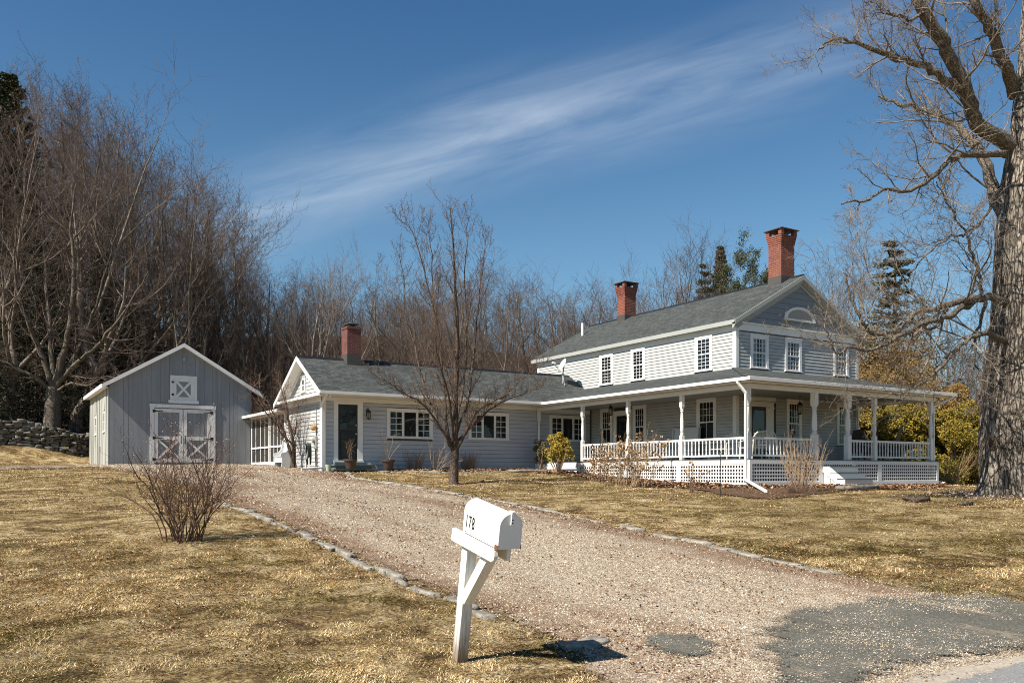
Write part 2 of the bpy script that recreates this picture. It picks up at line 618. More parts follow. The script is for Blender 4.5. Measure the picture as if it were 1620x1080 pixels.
ctl = []
for px in (-900, 0, 810, 1620, 2500):
    for d in (2, 5, 8):
        ctl.append((*cf(px, d), -1.6))
    ctl.append((*cf(px, 11), -1.46))
for px in (-600, 200, 810, 1300, 2000):
    ctl.append((*cf(px, 14.5), -1.2))
    ctl.append((*cf(px, 20), -0.8))
ctl += [(-10, -8, -1.65), (20, -20, -1.7), (-30, 10, -1.5), (45, -5, -1.5), (-40, -40, -1.8), (80, -40, -1.8), (0, -60, -1.8)]
ctl += [(*cf(1560, 24), -0.60), (*cf(1640, 23), -0.60), (*cf(700, 24), -0.52), (*cf(1000, 24), -0.58), (*cf(200, 24), -0.48), (*cf(1300, 26), -0.5), (*cf(1560, 30), -0.56),
        (21.3, 19.4, -0.46), (26, 19.2, -0.47), (31.7, 19.4, -0.48), (33.5, 22, -0.48), (28, 21, -0.46), (27, 30, -0.3),
        (20.9, 24.4, -0.32), (20.8, 28.8, 0.0), (20.9, 31.6, 0.14), (18, 31.9, 0.13), (14, 31.9, 0.10), (11.2, 31.9, 0.05), (15, 34, 0.15), (20, 34, 0.2),
        (11.0, 35, 0.22), (10.8, 39, 0.36), (11, 42.3, 0.37), (8, 42.2, 0.38), (4.8, 42.2, 0.35), (7, 46, 0.4), (4.8, 49.6, 0.42), (12, 47, 0.6),
        (*cf(718, 27.5), -0.36), (*cf(560, 28), -0.26), (*cf(300, 30), -0.1), (*cf(60, 30), 0.0), (*cf(0, 36), 0.36), (*cf(-400, 36), 0.4),
        (*cf(-10, 42.5), 0.76), (*cf(70, 44), 0.74), (*cf(125, 46), 0.66), (*cf(-300, 42), 0.8),
        (*cf(-10, 44.6), 2.0), (*cf(70, 46.2), 1.95), (*cf(130, 48.5), 1.8), (*cf(-300, 44.5), 2.0),
        (*cf(90, 50), 2.5), (*cf(0, 60), 4.2), (*cf(-300, 60), 4.5), (*cf(250, 60), 2.8), (*cf(400, 60), 2.2), (*cf(0, 85), 10.0), (*cf(400, 85), 9.5),
        (*cf(600, 60), 1.6), (*cf(800, 60), 1.2), (*cf(600, 85), 8.5), (*cf(800, 85), 7.5), (*cf(600, 130), 21), (*cf(0, 130), 22), (*cf(-500, 130), 22), (*cf(900, 130), 17),
        (*cf(1000, 60), 0.3), (*cf(1000, 85), 4.0), (*cf(1150, 60), -0.2), (*cf(1300, 60), -0.5), (*cf(1600, 60), -0.7), (*cf(1300, 90), 0.2), (*cf(1600, 90), -0.6), (*cf(1900, 60), -0.8),
        (*cf(1300, 130), 2), (*cf(1700, 130), 0), (*cf(2200, 130), 0), (*cf(2100, 60), -0.8), (36, 27, -0.5), (40, 20, -0.55), (60, 10, -0.9)]
ctl = np.array(ctl, dtype=np.float64)


def _phi(r):
    return r


_A = np.zeros((len(ctl) + 1, len(ctl) + 1))
_A[:-1, :-1] = _phi(np.sqrt(((ctl[:, None, :2] - ctl[None, :, :2]) ** 2).sum(-1)) + 0)
_A[:-1, :-1] -= np.eye(len(ctl)) * 0.8
_A[-1, :-1] = _A[:-1, -1] = 1
_W = np.linalg.solve(_A, np.append(ctl[:, 2], 0))


def TZ(X, Y):
    X = np.atleast_1d(np.asarray(X, dtype=np.float64))
    Y = np.atleast_1d(np.asarray(Y, dtype=np.float64))
    out = np.empty(X.shape)
    fx, fy, fo = X.ravel(), Y.ravel(), out.ravel()
    for i in range(0, len(fx), 100000):
        r = np.sqrt((fx[i:i + 100000, None] - ctl[None, :, 0]) ** 2 + (fy[i:i + 100000, None] - ctl[None, :, 1]) ** 2)
        fo[i:i + 100000] = r @ _W[:-1] + _W[-1]
    z = fo.reshape(X.shape)
    z += 0.018 * np.sin(X * 1.3 + 0.7 * Y) * np.sin(0.9 * Y - 0.4 * X + 1.0) + 0.008 * np.sin(X * 3.7 - Y * 2.1)
    return z


def tz(x, y):
    return float(TZ([x], [y])[0])


def gnd(px, py):
    """the terrain point seen at a pixel of the photograph"""
    ds = np.linspace(4, 70, 700)
    X, Y = cf(px, ds)
    g = TZ(X, Y)
    ray = (HY - py) / FPX * ds
    k = np.argmax(ray < g)
    d = ds[max(k - 1, 0)]
    if ray[k] < g[k] and k > 0:
        f0, f1 = ray[k - 1] - g[k - 1], ray[k] - g[k]
        d = ds[k - 1] + (ds[k] - ds[k - 1]) * f0 / (f0 - f1)
    return cf(px, d)


def grounds(pts):
    return [gnd(*p) for p in pts]


def inpoly(X, Y, poly):
    ins = np.zeros(X.shape, dtype=bool)
    n = len(poly)
    for i in range(n):
        x0, y0 = poly[i]
        x1, y1 = poly[(i + 1) % n]
        if y0 == y1:
            continue
        c = ((y0 > Y) != (y1 > Y)) & (X < (x1 - x0) * (Y - y0) / (y1 - y0) + x0)
        ins ^= c
    return ins


def edgedist(X, Y, poly):
    d = np.full(X.shape, 1e9)
    n = len(poly)
    for i in range(n):
        x0, y0 = poly[i]
        x1, y1 = poly[(i + 1) % n]
        dx, dy = x1 - x0, y1 - y0
        t_ = np.clip(((X - x0) * dx + (Y - y0) * dy) / (dx * dx + dy * dy + 1e-12), 0, 1)
        d = np.minimum(d, np.hypot(X - x0 - t_ * dx, Y - y0 - t_ * dy))
    return np.where(inpoly(X, Y, poly), d, -d)


# outlines on the ground
LEFT_EDGE = grounds([(150, 739), (250, 757), (300, 772), (345, 795), (400, 812), (440, 828), (480, 846), (520, 866), (560, 886), (605, 905), (650, 926), (715, 948), (775, 975), (850, 1010), (900, 1050), (930, 1100)])
RIGHT_EDGE = grounds([(545, 746), (560, 757), (600, 762), (650, 770), (700, 778), (750, 786), (800, 794), (850, 804), (900, 815), (980, 832), (1060, 850), (1160, 871), (1260, 895), (1400, 922), (1500, 940), (1620, 958), (1800, 985)])
GRAVEL = LEFT_EDGE + [cf(1000, 5.0), cf(2300, 5.0), cf(2300, 9.0)] + RIGHT_EDGE[::-1] + [(11.6, 31.0), (11.35, 32.4), (11.3, 42.5), (4.9, 42.5), (3.2, 42.6), (-1.0, 39.0), (0.5, 37.0)]
APRON = grounds([(1180, 1000), (1205, 978), (1260, 962), (1330, 952), (1400, 945), (1480, 941), (1560, 943), (1640, 956), (1760, 980)]) + [cf(2300, 9.3), cf(2300, 6.9)] + \
    grounds([(1620, 1042), (1540, 1052), (1470, 1066), (1440, 1078), (1400, 1100), (1250, 1120), (1180, 1090), (1190, 1040)])
PATCH = grounds([(1000, 1012), (1040, 1004), (1090, 1003), (1140, 1020), (1150, 1040), (1120, 1054), (1080, 1050), (1010, 1030)])
ROAD = grounds([(1500, 1084), (1560, 1066), (1640, 1050)]) + [cf(2300, 6.7), cf(2300, 2.5), cf(1300, 2.5), cf(1350, 5.2)]
BED = grounds([(850, 749), (880, 750), (930, 757), (1000, 768), (1060, 772), (1130, 782), (1180, 789), (1225, 792), (1290, 784), (1340, 777), (1400, 775), (1478, 774), (1490, 768)]) + \
    [(32.0, 19.6), (31.6, 19.9), (21.6, 19.9), (21.4, 31.9), (20.6, 31.9)]
WBED = grounds([(545, 745.5), (600, 746), (700, 746.5), (770, 746), (830, 744.5), (850, 743)]) + [(21.2, 32.3), (11.7, 32.3)]


def ground_mat(name, build):
    m, t, b = mat(name)
    b.inputs['Roughness'].default_value = 1.0
    b.inputs['Specular IOR Level'].default_value = 0.1
    build(m, t, b)
    return m


def lawn_b(m, t, b):
    v = coords(t)
    big = noise(t, v, 0.22, 5, 0.6)
    mid = noise(t, coords(t, 'Object', (1, 1, 1)), 1.3, 10, 0.78, 0.6)
    fine = noise(t, v, 26, 6, 0.85)
    c = ramp(t, mid, [(0.37, (0.09, 0.058, 0.028)), (0.44, (0.25, 0.165, 0.07)), (0.51, (0.56, 0.41, 0.19)), (0.60, (0.85, 0.68, 0.41))])
    c = mixrgb(t, ramp(t, big, [(0.45, (0, 0, 0)), (0.65, (0.5, 0.5, 0.5))]), c, (0.27, 0.21, 0.075))
    c = mixrgb(t, 0.8, c, ramp(t, fine, [(0.44, (0.10, 0.075, 0.055)), (0.54, (1, 1, 1))]), 'MULTIPLY')
    brn = noise(t, coords(t, 'Object', (1, 1.3, 1)), 2.4, 8, 0.8)
    c = mixrgb(t, ramp(t, brn, [(0.53, (0, 0, 0)), (0.62, (0.85, 0.85, 0.85))]), c, (0.15, 0.09, 0.05))
    # leaf mould under the wood
    a = nd(t, 'ShaderNodeAttribute', attribute_name='wood')
    lf = ramp(t, noise(t, v, 3.0, 6, 0.7), [(0.35, (0.035, 0.018, 0.01)), (0.7, (0.15, 0.075, 0.04))])
    c = mixrgb(t, a.outputs['Fac'], c, lf)
    L(t, c, b.inputs['Base Color'])
    bump(t, b, math_n(t, 'ADD', fine, math_n(t, 'MULTIPLY', mid, 3.0)), 1.0, 0.05)


M['lawn'] = ground_mat('winter lawn', lawn_b)


def alpha_edge(m, t, b, width=0.35, freq=5.0):
    """the sheet breaks up into crumbs near its outline: cover is read from the metres to that outline"""
    a = nd(t, 'ShaderNodeAttribute', attribute_name='edge')
    n = noise(t, coords(t), freq, 8, 0.78)
    n2_ = noise(t, coords(t), 60, 3, 0.7)
    s = math_n(t, 'ADD', math_n(t, 'DIVIDE', a.outputs['Fac'], width), math_n(t, 'MULTIPLY', math_n(t, 'SUBTRACT', n, 0.5), 3.2))
    s = math_n(t, 'ADD', s, math_n(t, 'MULTIPLY', math_n(t, 'SUBTRACT', n2_, 0.5), 2.2))
    al = math_n(t, 'GREATER_THAN', s, 0.5)
    L(t, al, b.inputs['Alpha'])


def gravel_b(m, t, b):
    v = coords(t)
    mid = noise(t, v, 1.1, 7, 0.7, 0.5)
    vo = nd(t, 'ShaderNodeTexVoronoi', i_Scale=85.0)
    L(t, v, vo.inputs['Vector'])
    bw = nd(t, 'ShaderNodeSeparateColor')
    L(t, vo.outputs['Color'], bw.inputs[0])
    c = ramp(t, bw.outputs[0], [(0.0, (0.07, 0.05, 0.034)), (0.25, (0.20, 0.15, 0.105)), (0.6, (0.37, 0.30, 0.22)), (0.9, (0.60, 0.525, 0.42))])
    e = nd(t, 'ShaderNodeAttribute', attribute_name='edge')
    # tyre-worn streaks run along the drive
    stk = noise(t, coords(t, 'Object', (1.0, 0.10, 1)), 1.05, 5, 0.65)
    br = math_n(t, 'SUBTRACT', 1.0, math_n(t, 'DIVIDE', e.outputs['Fac'], 1.8), clamp=True)
    br = math_n(t, 'ADD', math_n(t, 'MULTIPLY', br, 1.0), math_n(t, 'MULTIPLY', math_n(t, 'SUBTRACT', mid, 0.48), 2.0))
    br = math_n(t, 'ADD', br, math_n(t, 'MULTIPLY', math_n(t, 'SUBTRACT', stk, 0.46), 4.2), clamp=True)
    c = mixrgb(t, math_n(t, 'MULTIPLY', br, 0.8), c, mixrgb(t, bw.outputs[1], (0.09, 0.05, 0.03), (0.24, 0.15, 0.09)))
    L(t, c, b.inputs['Base Color'])
    bump(t, b, math_n(t, 'ADD', bw.outputs[0], math_n(t, 'MULTIPLY', mid, 2.0)), 0.8, 0.02)
    alpha_edge(m, t, b, 0.34, 4.0)


M['gravel'] = ground_mat('driveway gravel', gravel_b)


def asphalt_b(m, t, b, wd=0.45, fr=2.6):
    v = coords(t)
    fine = noise(t, v, 45, 5, 0.85)
    big = noise(t, v, 0.9, 6, 0.65)
    c = ramp(t, fine, [(0.3, (0.045, 0.045, 0.04)), (0.5, (0.125, 0.12, 0.105)), (0.68, (0.31, 0.285, 0.24))])
    c = mixrgb(t, 0.6, c, ramp(t, big, [(0.35, (0.6, 0.6, 0.57)), (0.65, (1, 1, 0.95))]), 'MULTIPLY')
    dust = math_n(t, 'ADD', noise(t, coords(t, 'Object', (1, .4, 1)), 1.6, 8, 0.75), math_n(t, 'MULTIPLY', fine, 0.25))
    c = mixrgb(t, ramp(t, dust, [(0.70, (0, 0, 0)), (0.80, (0.8, 0.8, 0.8))]), c, (0.36, 0.28, 0.19))
    L(t, c, b.inputs['Base Color'])
    bump(t, b, fine, 0.8, 0.012)
    alpha_edge(m, t, b, wd, fr)


M['asphalt'] = ground_mat('old asphalt', asphalt_b)
M['asphalt2'] = ground_mat('asphalt showing through gravel', lambda m, t, b: asphalt_b(m, t, b, 0.22, 3.5))


def sand_b(m, t, b):
    v = coords(t)
    n = noise(t, v, 30, 5, 0.8)
    c = ramp(t, n, [(0.3, (0.22, 0.18, 0.14)), (0.6, (0.42, 0.37, 0.30)), (0.8, (0.6, 0.54, 0.45))])
    L(t, c, b.inputs['Base Color'])
    bump(t, b, n, 0.6, 0.01)
    alpha_edge(m, t, b, 0.12, 4.0)


M['sand'] = ground_mat('sandy shoulder', sand_b)


def road_b(m, t, b):
    v = coords(t)
    n = noise(t, v, 50, 5, 0.85)
    c = ramp(t, n, [(0.3, (0.13, 0.13, 0.13)), (0.6, (0.25, 0.25, 0.245)), (0.8, (0.42, 0.41, 0.4))])
    L(t, c, b.inputs['Base Color'])
    bump(t, b, n, 0.6, 0.01)
    alpha_edge(m, t, b, 0.1, 3.0)


M['road'] = ground_mat('road asphalt', road_b)


def mulch_b(m, t, b):
    v = coords(t)
    n = noise(t, v, 18, 7, 0.8)
    c = ramp(t, n, [(0.3, (0.03, 0.018, 0.012)), (0.5, (0.11, 0.068, 0.042)), (0.72, (0.28, 0.19, 0.12))])
    L(t, c, b.inputs['Base Color'])
    bump(t, b, n, 1.0, 0.04)
    alpha_edge(m, t, b, 0.4, 3.0)


M['mulch'] = ground_mat('bark mulch', mulch_b)

# the one sheet of ground: fine near the camera, coarse to the horizon
gx = np.concatenate([np.linspace(-900, -60, 22)[:-1], np.linspace(-60, -12, 25)[:-1], np.arange(-12, 50, 0.33), np.linspace(50, 110, 30)[1:], np.linspace(110, 1200, 24)[1:]])
gy = np.concatenate([np.linspace(-600, -40, 14)[:-1], np.linspace(-40, -6, 16)[:-1], np.arange(-6, 52, 0.33), np.linspace(52, 150, 60)[1:], np.linspace(150, 1400, 28)[1:]])
GX, GY = np.meshgrid(gx, gy, indexing='ij')
rr = np.hypot(GX - 25, GY - 25)
GZ = TZ(np.clip(GX, -70, 130), np.clip(GY, -60, 140))
far = np.clip((rr - 110) / 300, 0, 1)
GZ = GZ * (1 - far) + far * 6.0
ni, nj = GX.shape
idx = np.arange(ni * nj).reshape(ni, nj)
F = np.stack([idx[:-1, :-1], idx[1:, :-1], idx[1:, 1:], idx[:-1, 1:]], -1).reshape(-1, 4)
me = np_mesh('lawn', np.stack([GX, GY, GZ], -1).reshape(-1, 3), F, smooth=True)
wood = np.zeros(ni * nj, dtype=np.float32)
WX, WY = GX.ravel(), GY.ravel()
dd = WX * CA + WY * SA
pp = CX + FPX * (WX * SA - WY * CA) / np.maximum(dd, 1)
lim = np.interp(pp, [-600, 0, 70, 130, 160, 420, 600, 1000, 1300, 1700], [42.5, 43, 45, 47, 52, 52, 46, 48, 60, 70])
wood[:] = np.clip((dd - lim) / 1.0, 0, 1)
a = me.attributes.new('wood', 'FLOAT', 'POINT')
a.data.foreach_set('value', wood)
lawn = link('lawn', me, None, M['lawn'])
tag(lawn, kind='structure')


def sheet(name, poly, m, off, step, kind='structure', margin=0.35):
    P = np.array(poly)
    x0, y0 = P.min(0) - margin
    x1, y1 = P.max(0) + margin
    xs = np.arange(x0, x1 + step, step)
    ys = np.arange(y0, y1 + step, step)
    X, Y = np.meshgrid(xs, ys, indexing='ij')
    E = edgedist(X, Y, poly)
    Z = TZ(X, Y) + off
    n_i, n_j = X.shape
    ii = np.arange(n_i * n_j).reshape(n_i, n_j)
    Fq = np.stack([ii[:-1, :-1], ii[1:, :-1], ii[1:, 1:], ii[:-1, 1:]], -1).reshape(-1, 4)
    keep = (E.ravel()[Fq] > -margin).any(1)
    Fq = Fq[keep]
    used = np.unique(Fq)
    rm = np.full(n_i * n_j, -1)
    rm[used] = np.arange(len(used))
    V = np.stack([X, Y, Z], -1).reshape(-1, 3)[used]
    me_ = np_mesh(name, V, rm[Fq], smooth=True)
    at_ = me_.attributes.new('edge', 'FLOAT', 'POINT')
    at_.data.foreach_set('value', E.ravel()[used].astype(np.float32))
    return tag(link(name, me_, None, m), kind=kind)


# the lawn sheet and the sheets over it are sampled differently, so each is lifted a little more than the sampling error
sheet('driveway', GRAVEL, M['gravel'], 0.022, 0.33)
sheet('mulch_bed', BED, M['mulch'], 0.03, 0.2)
sheet('wing_bed', WBED, M['mulch'], 0.034, 0.2)
sheet('road_shoulder', [tuple(p) for p in grounds([(1380, 1100), (1440, 1076), (1500, 1060), (1560, 1048), (1640, 1036)])] + [cf(2300, 7.0), cf(2300, 2.5), cf(1300, 2.5)], M['sand'], 0.036, 0.12)
sheet('asphalt_apron', APRON, M['asphalt'], 0.044, 0.12)
sheet('asphalt_patch', PATCH, M['asphalt2'], 0.040, 0.08)
sheet('road', ROAD, M['road'], 0.052, 0.12)

# ================================================================ buildings
def clap(W, u0, u1, z0, z1, holes=(), expo=0.13, top=None, out=0.021, base=0.0):
    """clapboards: one tilted board per course, cut round the openings; top(u0,u1,z) narrows a gable course"""
    mb = MB()
    n = max(1, int(math.ceil((z1 - z0) / expo)))
    for i in range(n):
        za, zb = z0 + i * expo, min(z0 + (i + 1) * expo, z1)
        a, b_ = u0, u1
        if top:
            a, b_ = top((za + zb) / 2)
            if b_ - a < 0.05:
                continue
        spans = [(a, b_)]
        for h0, h1, g0, g1 in holes:
            if g0 < (za + zb) / 2 < g1:
                ns = []
                for s0, s1 in spans:
                    if h1 <= s0 or h0 >= s1:
                        ns.append((s0, s1))
                    else:
                        if h0 > s0:
                            ns.append((s0, h0))
                        if h1 < s1:
                            ns.append((h1, s1))
                spans = ns
        for s0, s1 in spans:
            zc_ = zb - .011
            q = [W.p(s0, za, base + out + .003), W.p(s1, za, base + out + .003), W.p(s1, zc_, base + .003), W.p(s0, zc_, base + .003)]
            lo = [W.p(s0, za, base), W.p(s1, za, base), q[1], q[0]]
            if W.u.cross(Vector((0, 0, 1))).dot(W.n) < 0:
                q, lo = q[::-1], lo[::-1]
            mb.poly(q)
            mb.poly(lo)
    return mb


def window(parent, W, u0, u1, z0, z1, cols=4, rt=3, rb=3, cs=0.11, name='window', m=None, lowcols=None, label=None, curtain=False):
    """double hung: casing and sill, two sashes with glazing bars, glass"""
    m = m or M['white']
    mb = MB()
    W.box(mb, u0, u0 + cs, z0 + .05, z1 - cs, 0, .045)
    W.box(mb, u1 - cs, u1, z0 + .05, z1 - cs, 0, .045)
    W.box(mb, u0, u1, z1 - cs, z1, 0, .05)
    W.box(mb, u0 - .02, u1 + .02, z1, z1 + .03, 0, .075)
    W.box(mb, u0 - .03, u1 + .03, z0, z0 + .05, 0, .085)
    o = mb.build(name, m, parent)
    if label:
        o['label'] = label
    a, b_ = u0 + cs, u1 - cs
    zb, zt = z0 + .05, z1 - cs
    zm = (zb + zt) / 2
    mb = MB()
    fr = .045
    for (s0, s1, n0, n1, rows, cc) in ((zm - .02, zt, .018, .034, rt, cols), (zb, zm + .02, .006, .022, rb, lowcols or cols)):
        W.box(mb, a, a + fr, s0, s1, n0, n1)
        W.box(mb, b_ - fr, b_, s0, s1, n0, n1)
        W.box(mb, a + fr, b_ - fr, s0, s0 + fr, n0, n1)
        W.box(mb, a + fr, b_ - fr, s1 - fr, s1, n0, n1)
        for k in range(1, cc):
            u = a + fr + (b_ - a - 2 * fr) * k / cc
            W.box(mb, u - .0075, u + .0075, s0 + fr, s1 - fr, n0 + .002, n1 - .003)
        for k in range(1, rows):
            z = s0 + fr + (s1 - s0 - 2 * fr) * k / rows
            W.box(mb, a + fr, b_ - fr, z - .0075, z + .0075, n0 + .003, n1 - .002)
    mb.build('sash', m, o)
    mb = MB()
    W.box(mb, a + .01, b_ - .01, zb + .01, zt - .01, .0005, .009)
    mb.build('pane', M['glass'], o)
    if curtain:
        mb = MB()
        for c0, c1 in ((a + .02, a + (b_ - a) * .36), (b_ - (b_ - a) * .36, b_ - .02)):
            n = 7
            for k in range(n):
                s0, s1 = c0 + (c1 - c0) * k / n, c0 + (c1 - c0) * (k + 1) / n
                q = [W.p(s0, zb + .02, .0095), W.p(s1, zb + .02, .0125 if k % 2 else .0095), W.p(s1, zt - .02, .0125 if k % 2 else .0095), W.p(s0, zt - .02, .0095)]
                mb.poly(q)
        mb.build('curtain', M['curtain'], o)
    return o


def triple(parent, W, u0, u1, z0, z1, m=None):
    """one fixed light between two casements of eight panes"""
    m = m or M['white']
    cs = .10
    mb = MB()
    W.box(mb, u0, u0 + cs, z0 + .05, z1 - cs, 0, .05)
    W.box(mb, u1 - cs, u1, z0 + .05, z1 - cs, 0, .05)
    W.box(mb, u0, u1, z1 - cs, z1, 0, .055)
    W.box(mb, u0 - .03, u1 + .03, z0, z0 + .05, 0, .1)
    o = mb.build('window', m, parent)
    a, b_, zb, zt = u0 + cs, u1 - cs, z0 + .05, z1 - cs
    w3 = b_ - a
    cuts = [a, a + w3 * .33, a + w3 * .67, b_]
    mb = MB()
    for k in range(3):
        s0, s1 = cuts[k], cuts[k + 1]
        fr = .05
        W.box(mb, s0, s0 + fr, zb, zt, .006, .04)
        W.box(mb, s1 - fr, s1, zb, zt, .006, .04)
        W.box(mb, s0 + fr, s1 - fr, zb, zb + fr, .006, .04)
        W.box(mb, s0 + fr, s1 - fr, zt - fr, zt, .006, .04)
        if k != 1:
            um = (s0 + s1) / 2
            W.box(mb, um - .011, um + .011, zb + fr, zt - fr, .008, .03)
            for j in (1, 2, 3):
                z = zb + fr + (zt - zb - 2 * fr) * j / 4
                W.box(mb, s0 + fr, s1 - fr, z - .011, z + .011, .009, .029)
    mb.build('sash', m, o)
    mb = MB()
    W.box(mb, a + .01, b_ - .01, zb + .01, zt - .01, .0005, .012)
    mb.build('pane', M['glass'], o)
    return o


# ---------------------------------------------------------------- the farmhouse
FX0, FX1, FY0, FY1 = 24.4, 31.65, 23.15, 36.8
RX, RZ, EZ = 28.0, 7.93, 5.80
house = empty('farmhouse', (24.4, 23.15, 0), 'two-storey grey clapboard farmhouse with wraparound spindled porch and two tall brick chimneys', 'house')


def hp(o):  # keep world placement while hanging under the house
    o.matrix_parent_inverse = house.matrix_basis.inverted()


def reparent(root):
    inv = root.matrix_basis.inverted()
    for c in root.children:
        c.matrix_parent_inverse = inv


WL = WF((FX0, 0, 0), (0, 1, 0), (-1, 0, 0))       # side facing the sun; u = world Y
WG = WF((0, FY0, 0), (1, 0, 0), (0, -1, 0))       # gable end; u = world X
WR = WF((FX1, 0, 0), (0, 1, 0), (1, 0, 0))
left2 = [(24.37, 25.33, 4.02, 5.45), (28.38, 29.31, 4.02, 5.45), (30.58, 31.56, 4.02, 5.45)]
front2 = [(25.15, 26.15, 4.02, 5.34), (27.1, 28.08, 4.02, 5.34), (30.08, 31.02, 4.02, 5.34)]
left1 = [(24.15, 25.23, 1.13, 2.95), (28.3, 29.18, 1.13, 2.95), (30.62, 31.50, 1.13, 2.95)]
left1door = (29.3, 30.5, .46, 2.93)
front1 = [(27.2, 28.08, 1.10, 2.9), (30.28, 31.05, 1.13, 2.9)]
front1door = (24.75, 26.6, .46, 2.93)
mb = MB()
# the walls behind the boards
mb.box(FX0, FX1, FY0, FY1, -.5, 5.5)
mb.add([(FX0, FY0, 5.5), (FX1, FY0, 5.5), (RX, FY0, 7.62), (FX0, FY1, 5.5), (FX1, FY1, 5.5), (RX, FY1, 7.62)], [(0, 1, 2), (5, 4, 3), (0, 2, 5, 3), (1, 4, 5, 2)])
mb.build('wall', M['seamshade'], house)
clap(WL, FY0 + .12, FY1, .46, 5.42, [h for h in left2] + left1 + [left1door], .13).build('siding', M['siding'], house, label='pale grey clapboards on the long side in the sun')
clap(WG, FX0 + .12, FX1 - .12, .46, 5.42, front2 + front1 + [front1door], .13).build('siding', M['siding'], house, label='blue-grey clapboards on the gable end in shade')
clap(WR, FY0 + .12, FY1, .46, 5.42, [], .13).build('siding', M['siding'], house)
# corner boards, frieze and cornice
for parts in (((WG, FX0 - .025, FX0 + .13, .03), (WL, FY0 + .001, FY0 + .15, .026)), ((WG, FX1 - .13, FX1 + .025, .03), (WR, FY0 + .001, FY0 + .15, .026)), ((WL, FY1 - .13, FY1, .026),)):
    mb = MB()
    for W_, a_, b_, n_ in parts:
        W_.box(mb, a_, b_, .46, 5.44, .0, n_)
    mb.build('corner_board', M['white'], house)
mb = MB()
WG.box(mb, FX0 - .03, FX1 + .03, 5.44, 5.70, .0, .035)
WG.box(mb, FX0 - .1, FX1 + .1, 5.70, 5.76, .0, .10)
WL.box(mb, FY0 - .03, FY1, 5.40, 5.60, .0, .033)
WL.box(mb, FY0 - .06, FY1, 5.60, 5.66, .0, .12)
mb.build('frieze', M['white'], house)
WT = WF((0, FY0, 0), (1, 0, 0), (0, -1, 0))


def gtop(z):
    k = (z - 5.70) / (7.62 - 5.62)
    return (FX0 + .1 + k * (RX - FX0 - .1), FX1 - .1 - k * (FX1 - .1 - RX))


clap(WT, 0, 0, 5.77, 7.5, [(27.2, 28.72, 6.15, 6.45)], .24, top=gtop, out=.007, base=.008).build('gable_wall', M['gable'], house, label='dark slate blue gable triangle')
# half round louvre
mb = MB()
n = 18
cx_, zc, rx_, rz_ = 27.96, 6.14, .90, .50
ring = []
for i in range(n + 1):
    a_ = math.pi * i / n
    ring.append((math.cos(a_), math.sin(a_)))
for i in range(n):
    (c0, s0), (c1, s1) = ring[i], ring[i + 1]
    q = []
    for nn in (.015, .07):
        q += [WG.p(cx_ + rx_ * c0, zc + rz_ * s0, nn), WG.p(cx_ + rx_ * c1, zc + rz_ * s1, nn), WG.p(cx_ + rx_ * .84 * c1, zc + rz_ * .80 * s1, nn), WG.p(cx_ + rx_ * .84 * c0, zc + rz_ * .80 * s0, nn)]
    mb.hexa(q)
WG.box(mb, cx_ - rx_ - .03, cx_ + rx_ + .03, zc - .07, zc - .001, .015, .085)
fan = mb.build('fan_window', M['white'], house, label='half-round attic louvre in the gable')
mb = MB()
mb.poly([WG.p(cx_ + rx_ * .86 * c_, zc + rz_ * .82 * s_, .018) for c_, s_ in ring])
mb.build('backing', M['fan'], fan)
mb = MB()
for i in range(12):
    z = zc + .03 + i * .033
    hw = rx_ * .84 * math.sqrt(max(0, 1 - ((z - zc + .02) / (rz_ * .8)) ** 2))
    mb.hexa([WG.p(cx_ - hw, z, .05), WG.p(cx_ + hw, z, .05), WG.p(cx_ + hw, z - .004, .055), WG.p(cx_ - hw, z - .004, .055), WG.p(cx_ - hw, z + .03, .02), WG.p(cx_ + hw, z + .03, .02), WG.p(cx_ + hw, z + .026, .025), WG.p(cx_ - hw, z + .026, .025)])
mb.build('louvre', M['fan'], fan)


def gable_roof(mb, x0, xr, x1, y0, y1, ze0, zr, ze1, th=.09, axis='Y'):
    def P(x, y, z):
        return (x, y, z) if axis == 'Y' else (y, x, z)
    for xa, za in ((x0, ze0), (x1, ze1)):
        q = [P(xa, y0, za - th), P(xr, y0, zr - th), P(xr, y1, zr - th), P(xa, y1, za - th), P(xa, y0, za), P(xr, y0, zr), P(xr, y1, zr), P(xa, y1, za)]
        flip = (xa > xr) != (axis != 'Y')
        if flip:
            q = q[3::-1] + q[:3:-1]
        mb.hexa(q)


mb = MB()
gable_roof(mb, 24.16, RX, 31.98, 22.98, 37.1, EZ, RZ, EZ - .06)
rf = mb.build('roof', M['shingle'], house)
mb = MB()
mb.hexa([(RX - .13, 22.96, RZ - .065), (RX + .13, 22.96, RZ - .065), (RX + .13, 37.12, RZ - .065), (RX - .13, 37.12, RZ - .065), (RX - .02, 22.96, RZ + .03), (RX + .02, 22.96, RZ + .03), (RX + .02, 37.12, RZ + .03), (RX - .02, 37.12, RZ + .03)])
mb.build('ridge_cap', M['black'], rf)
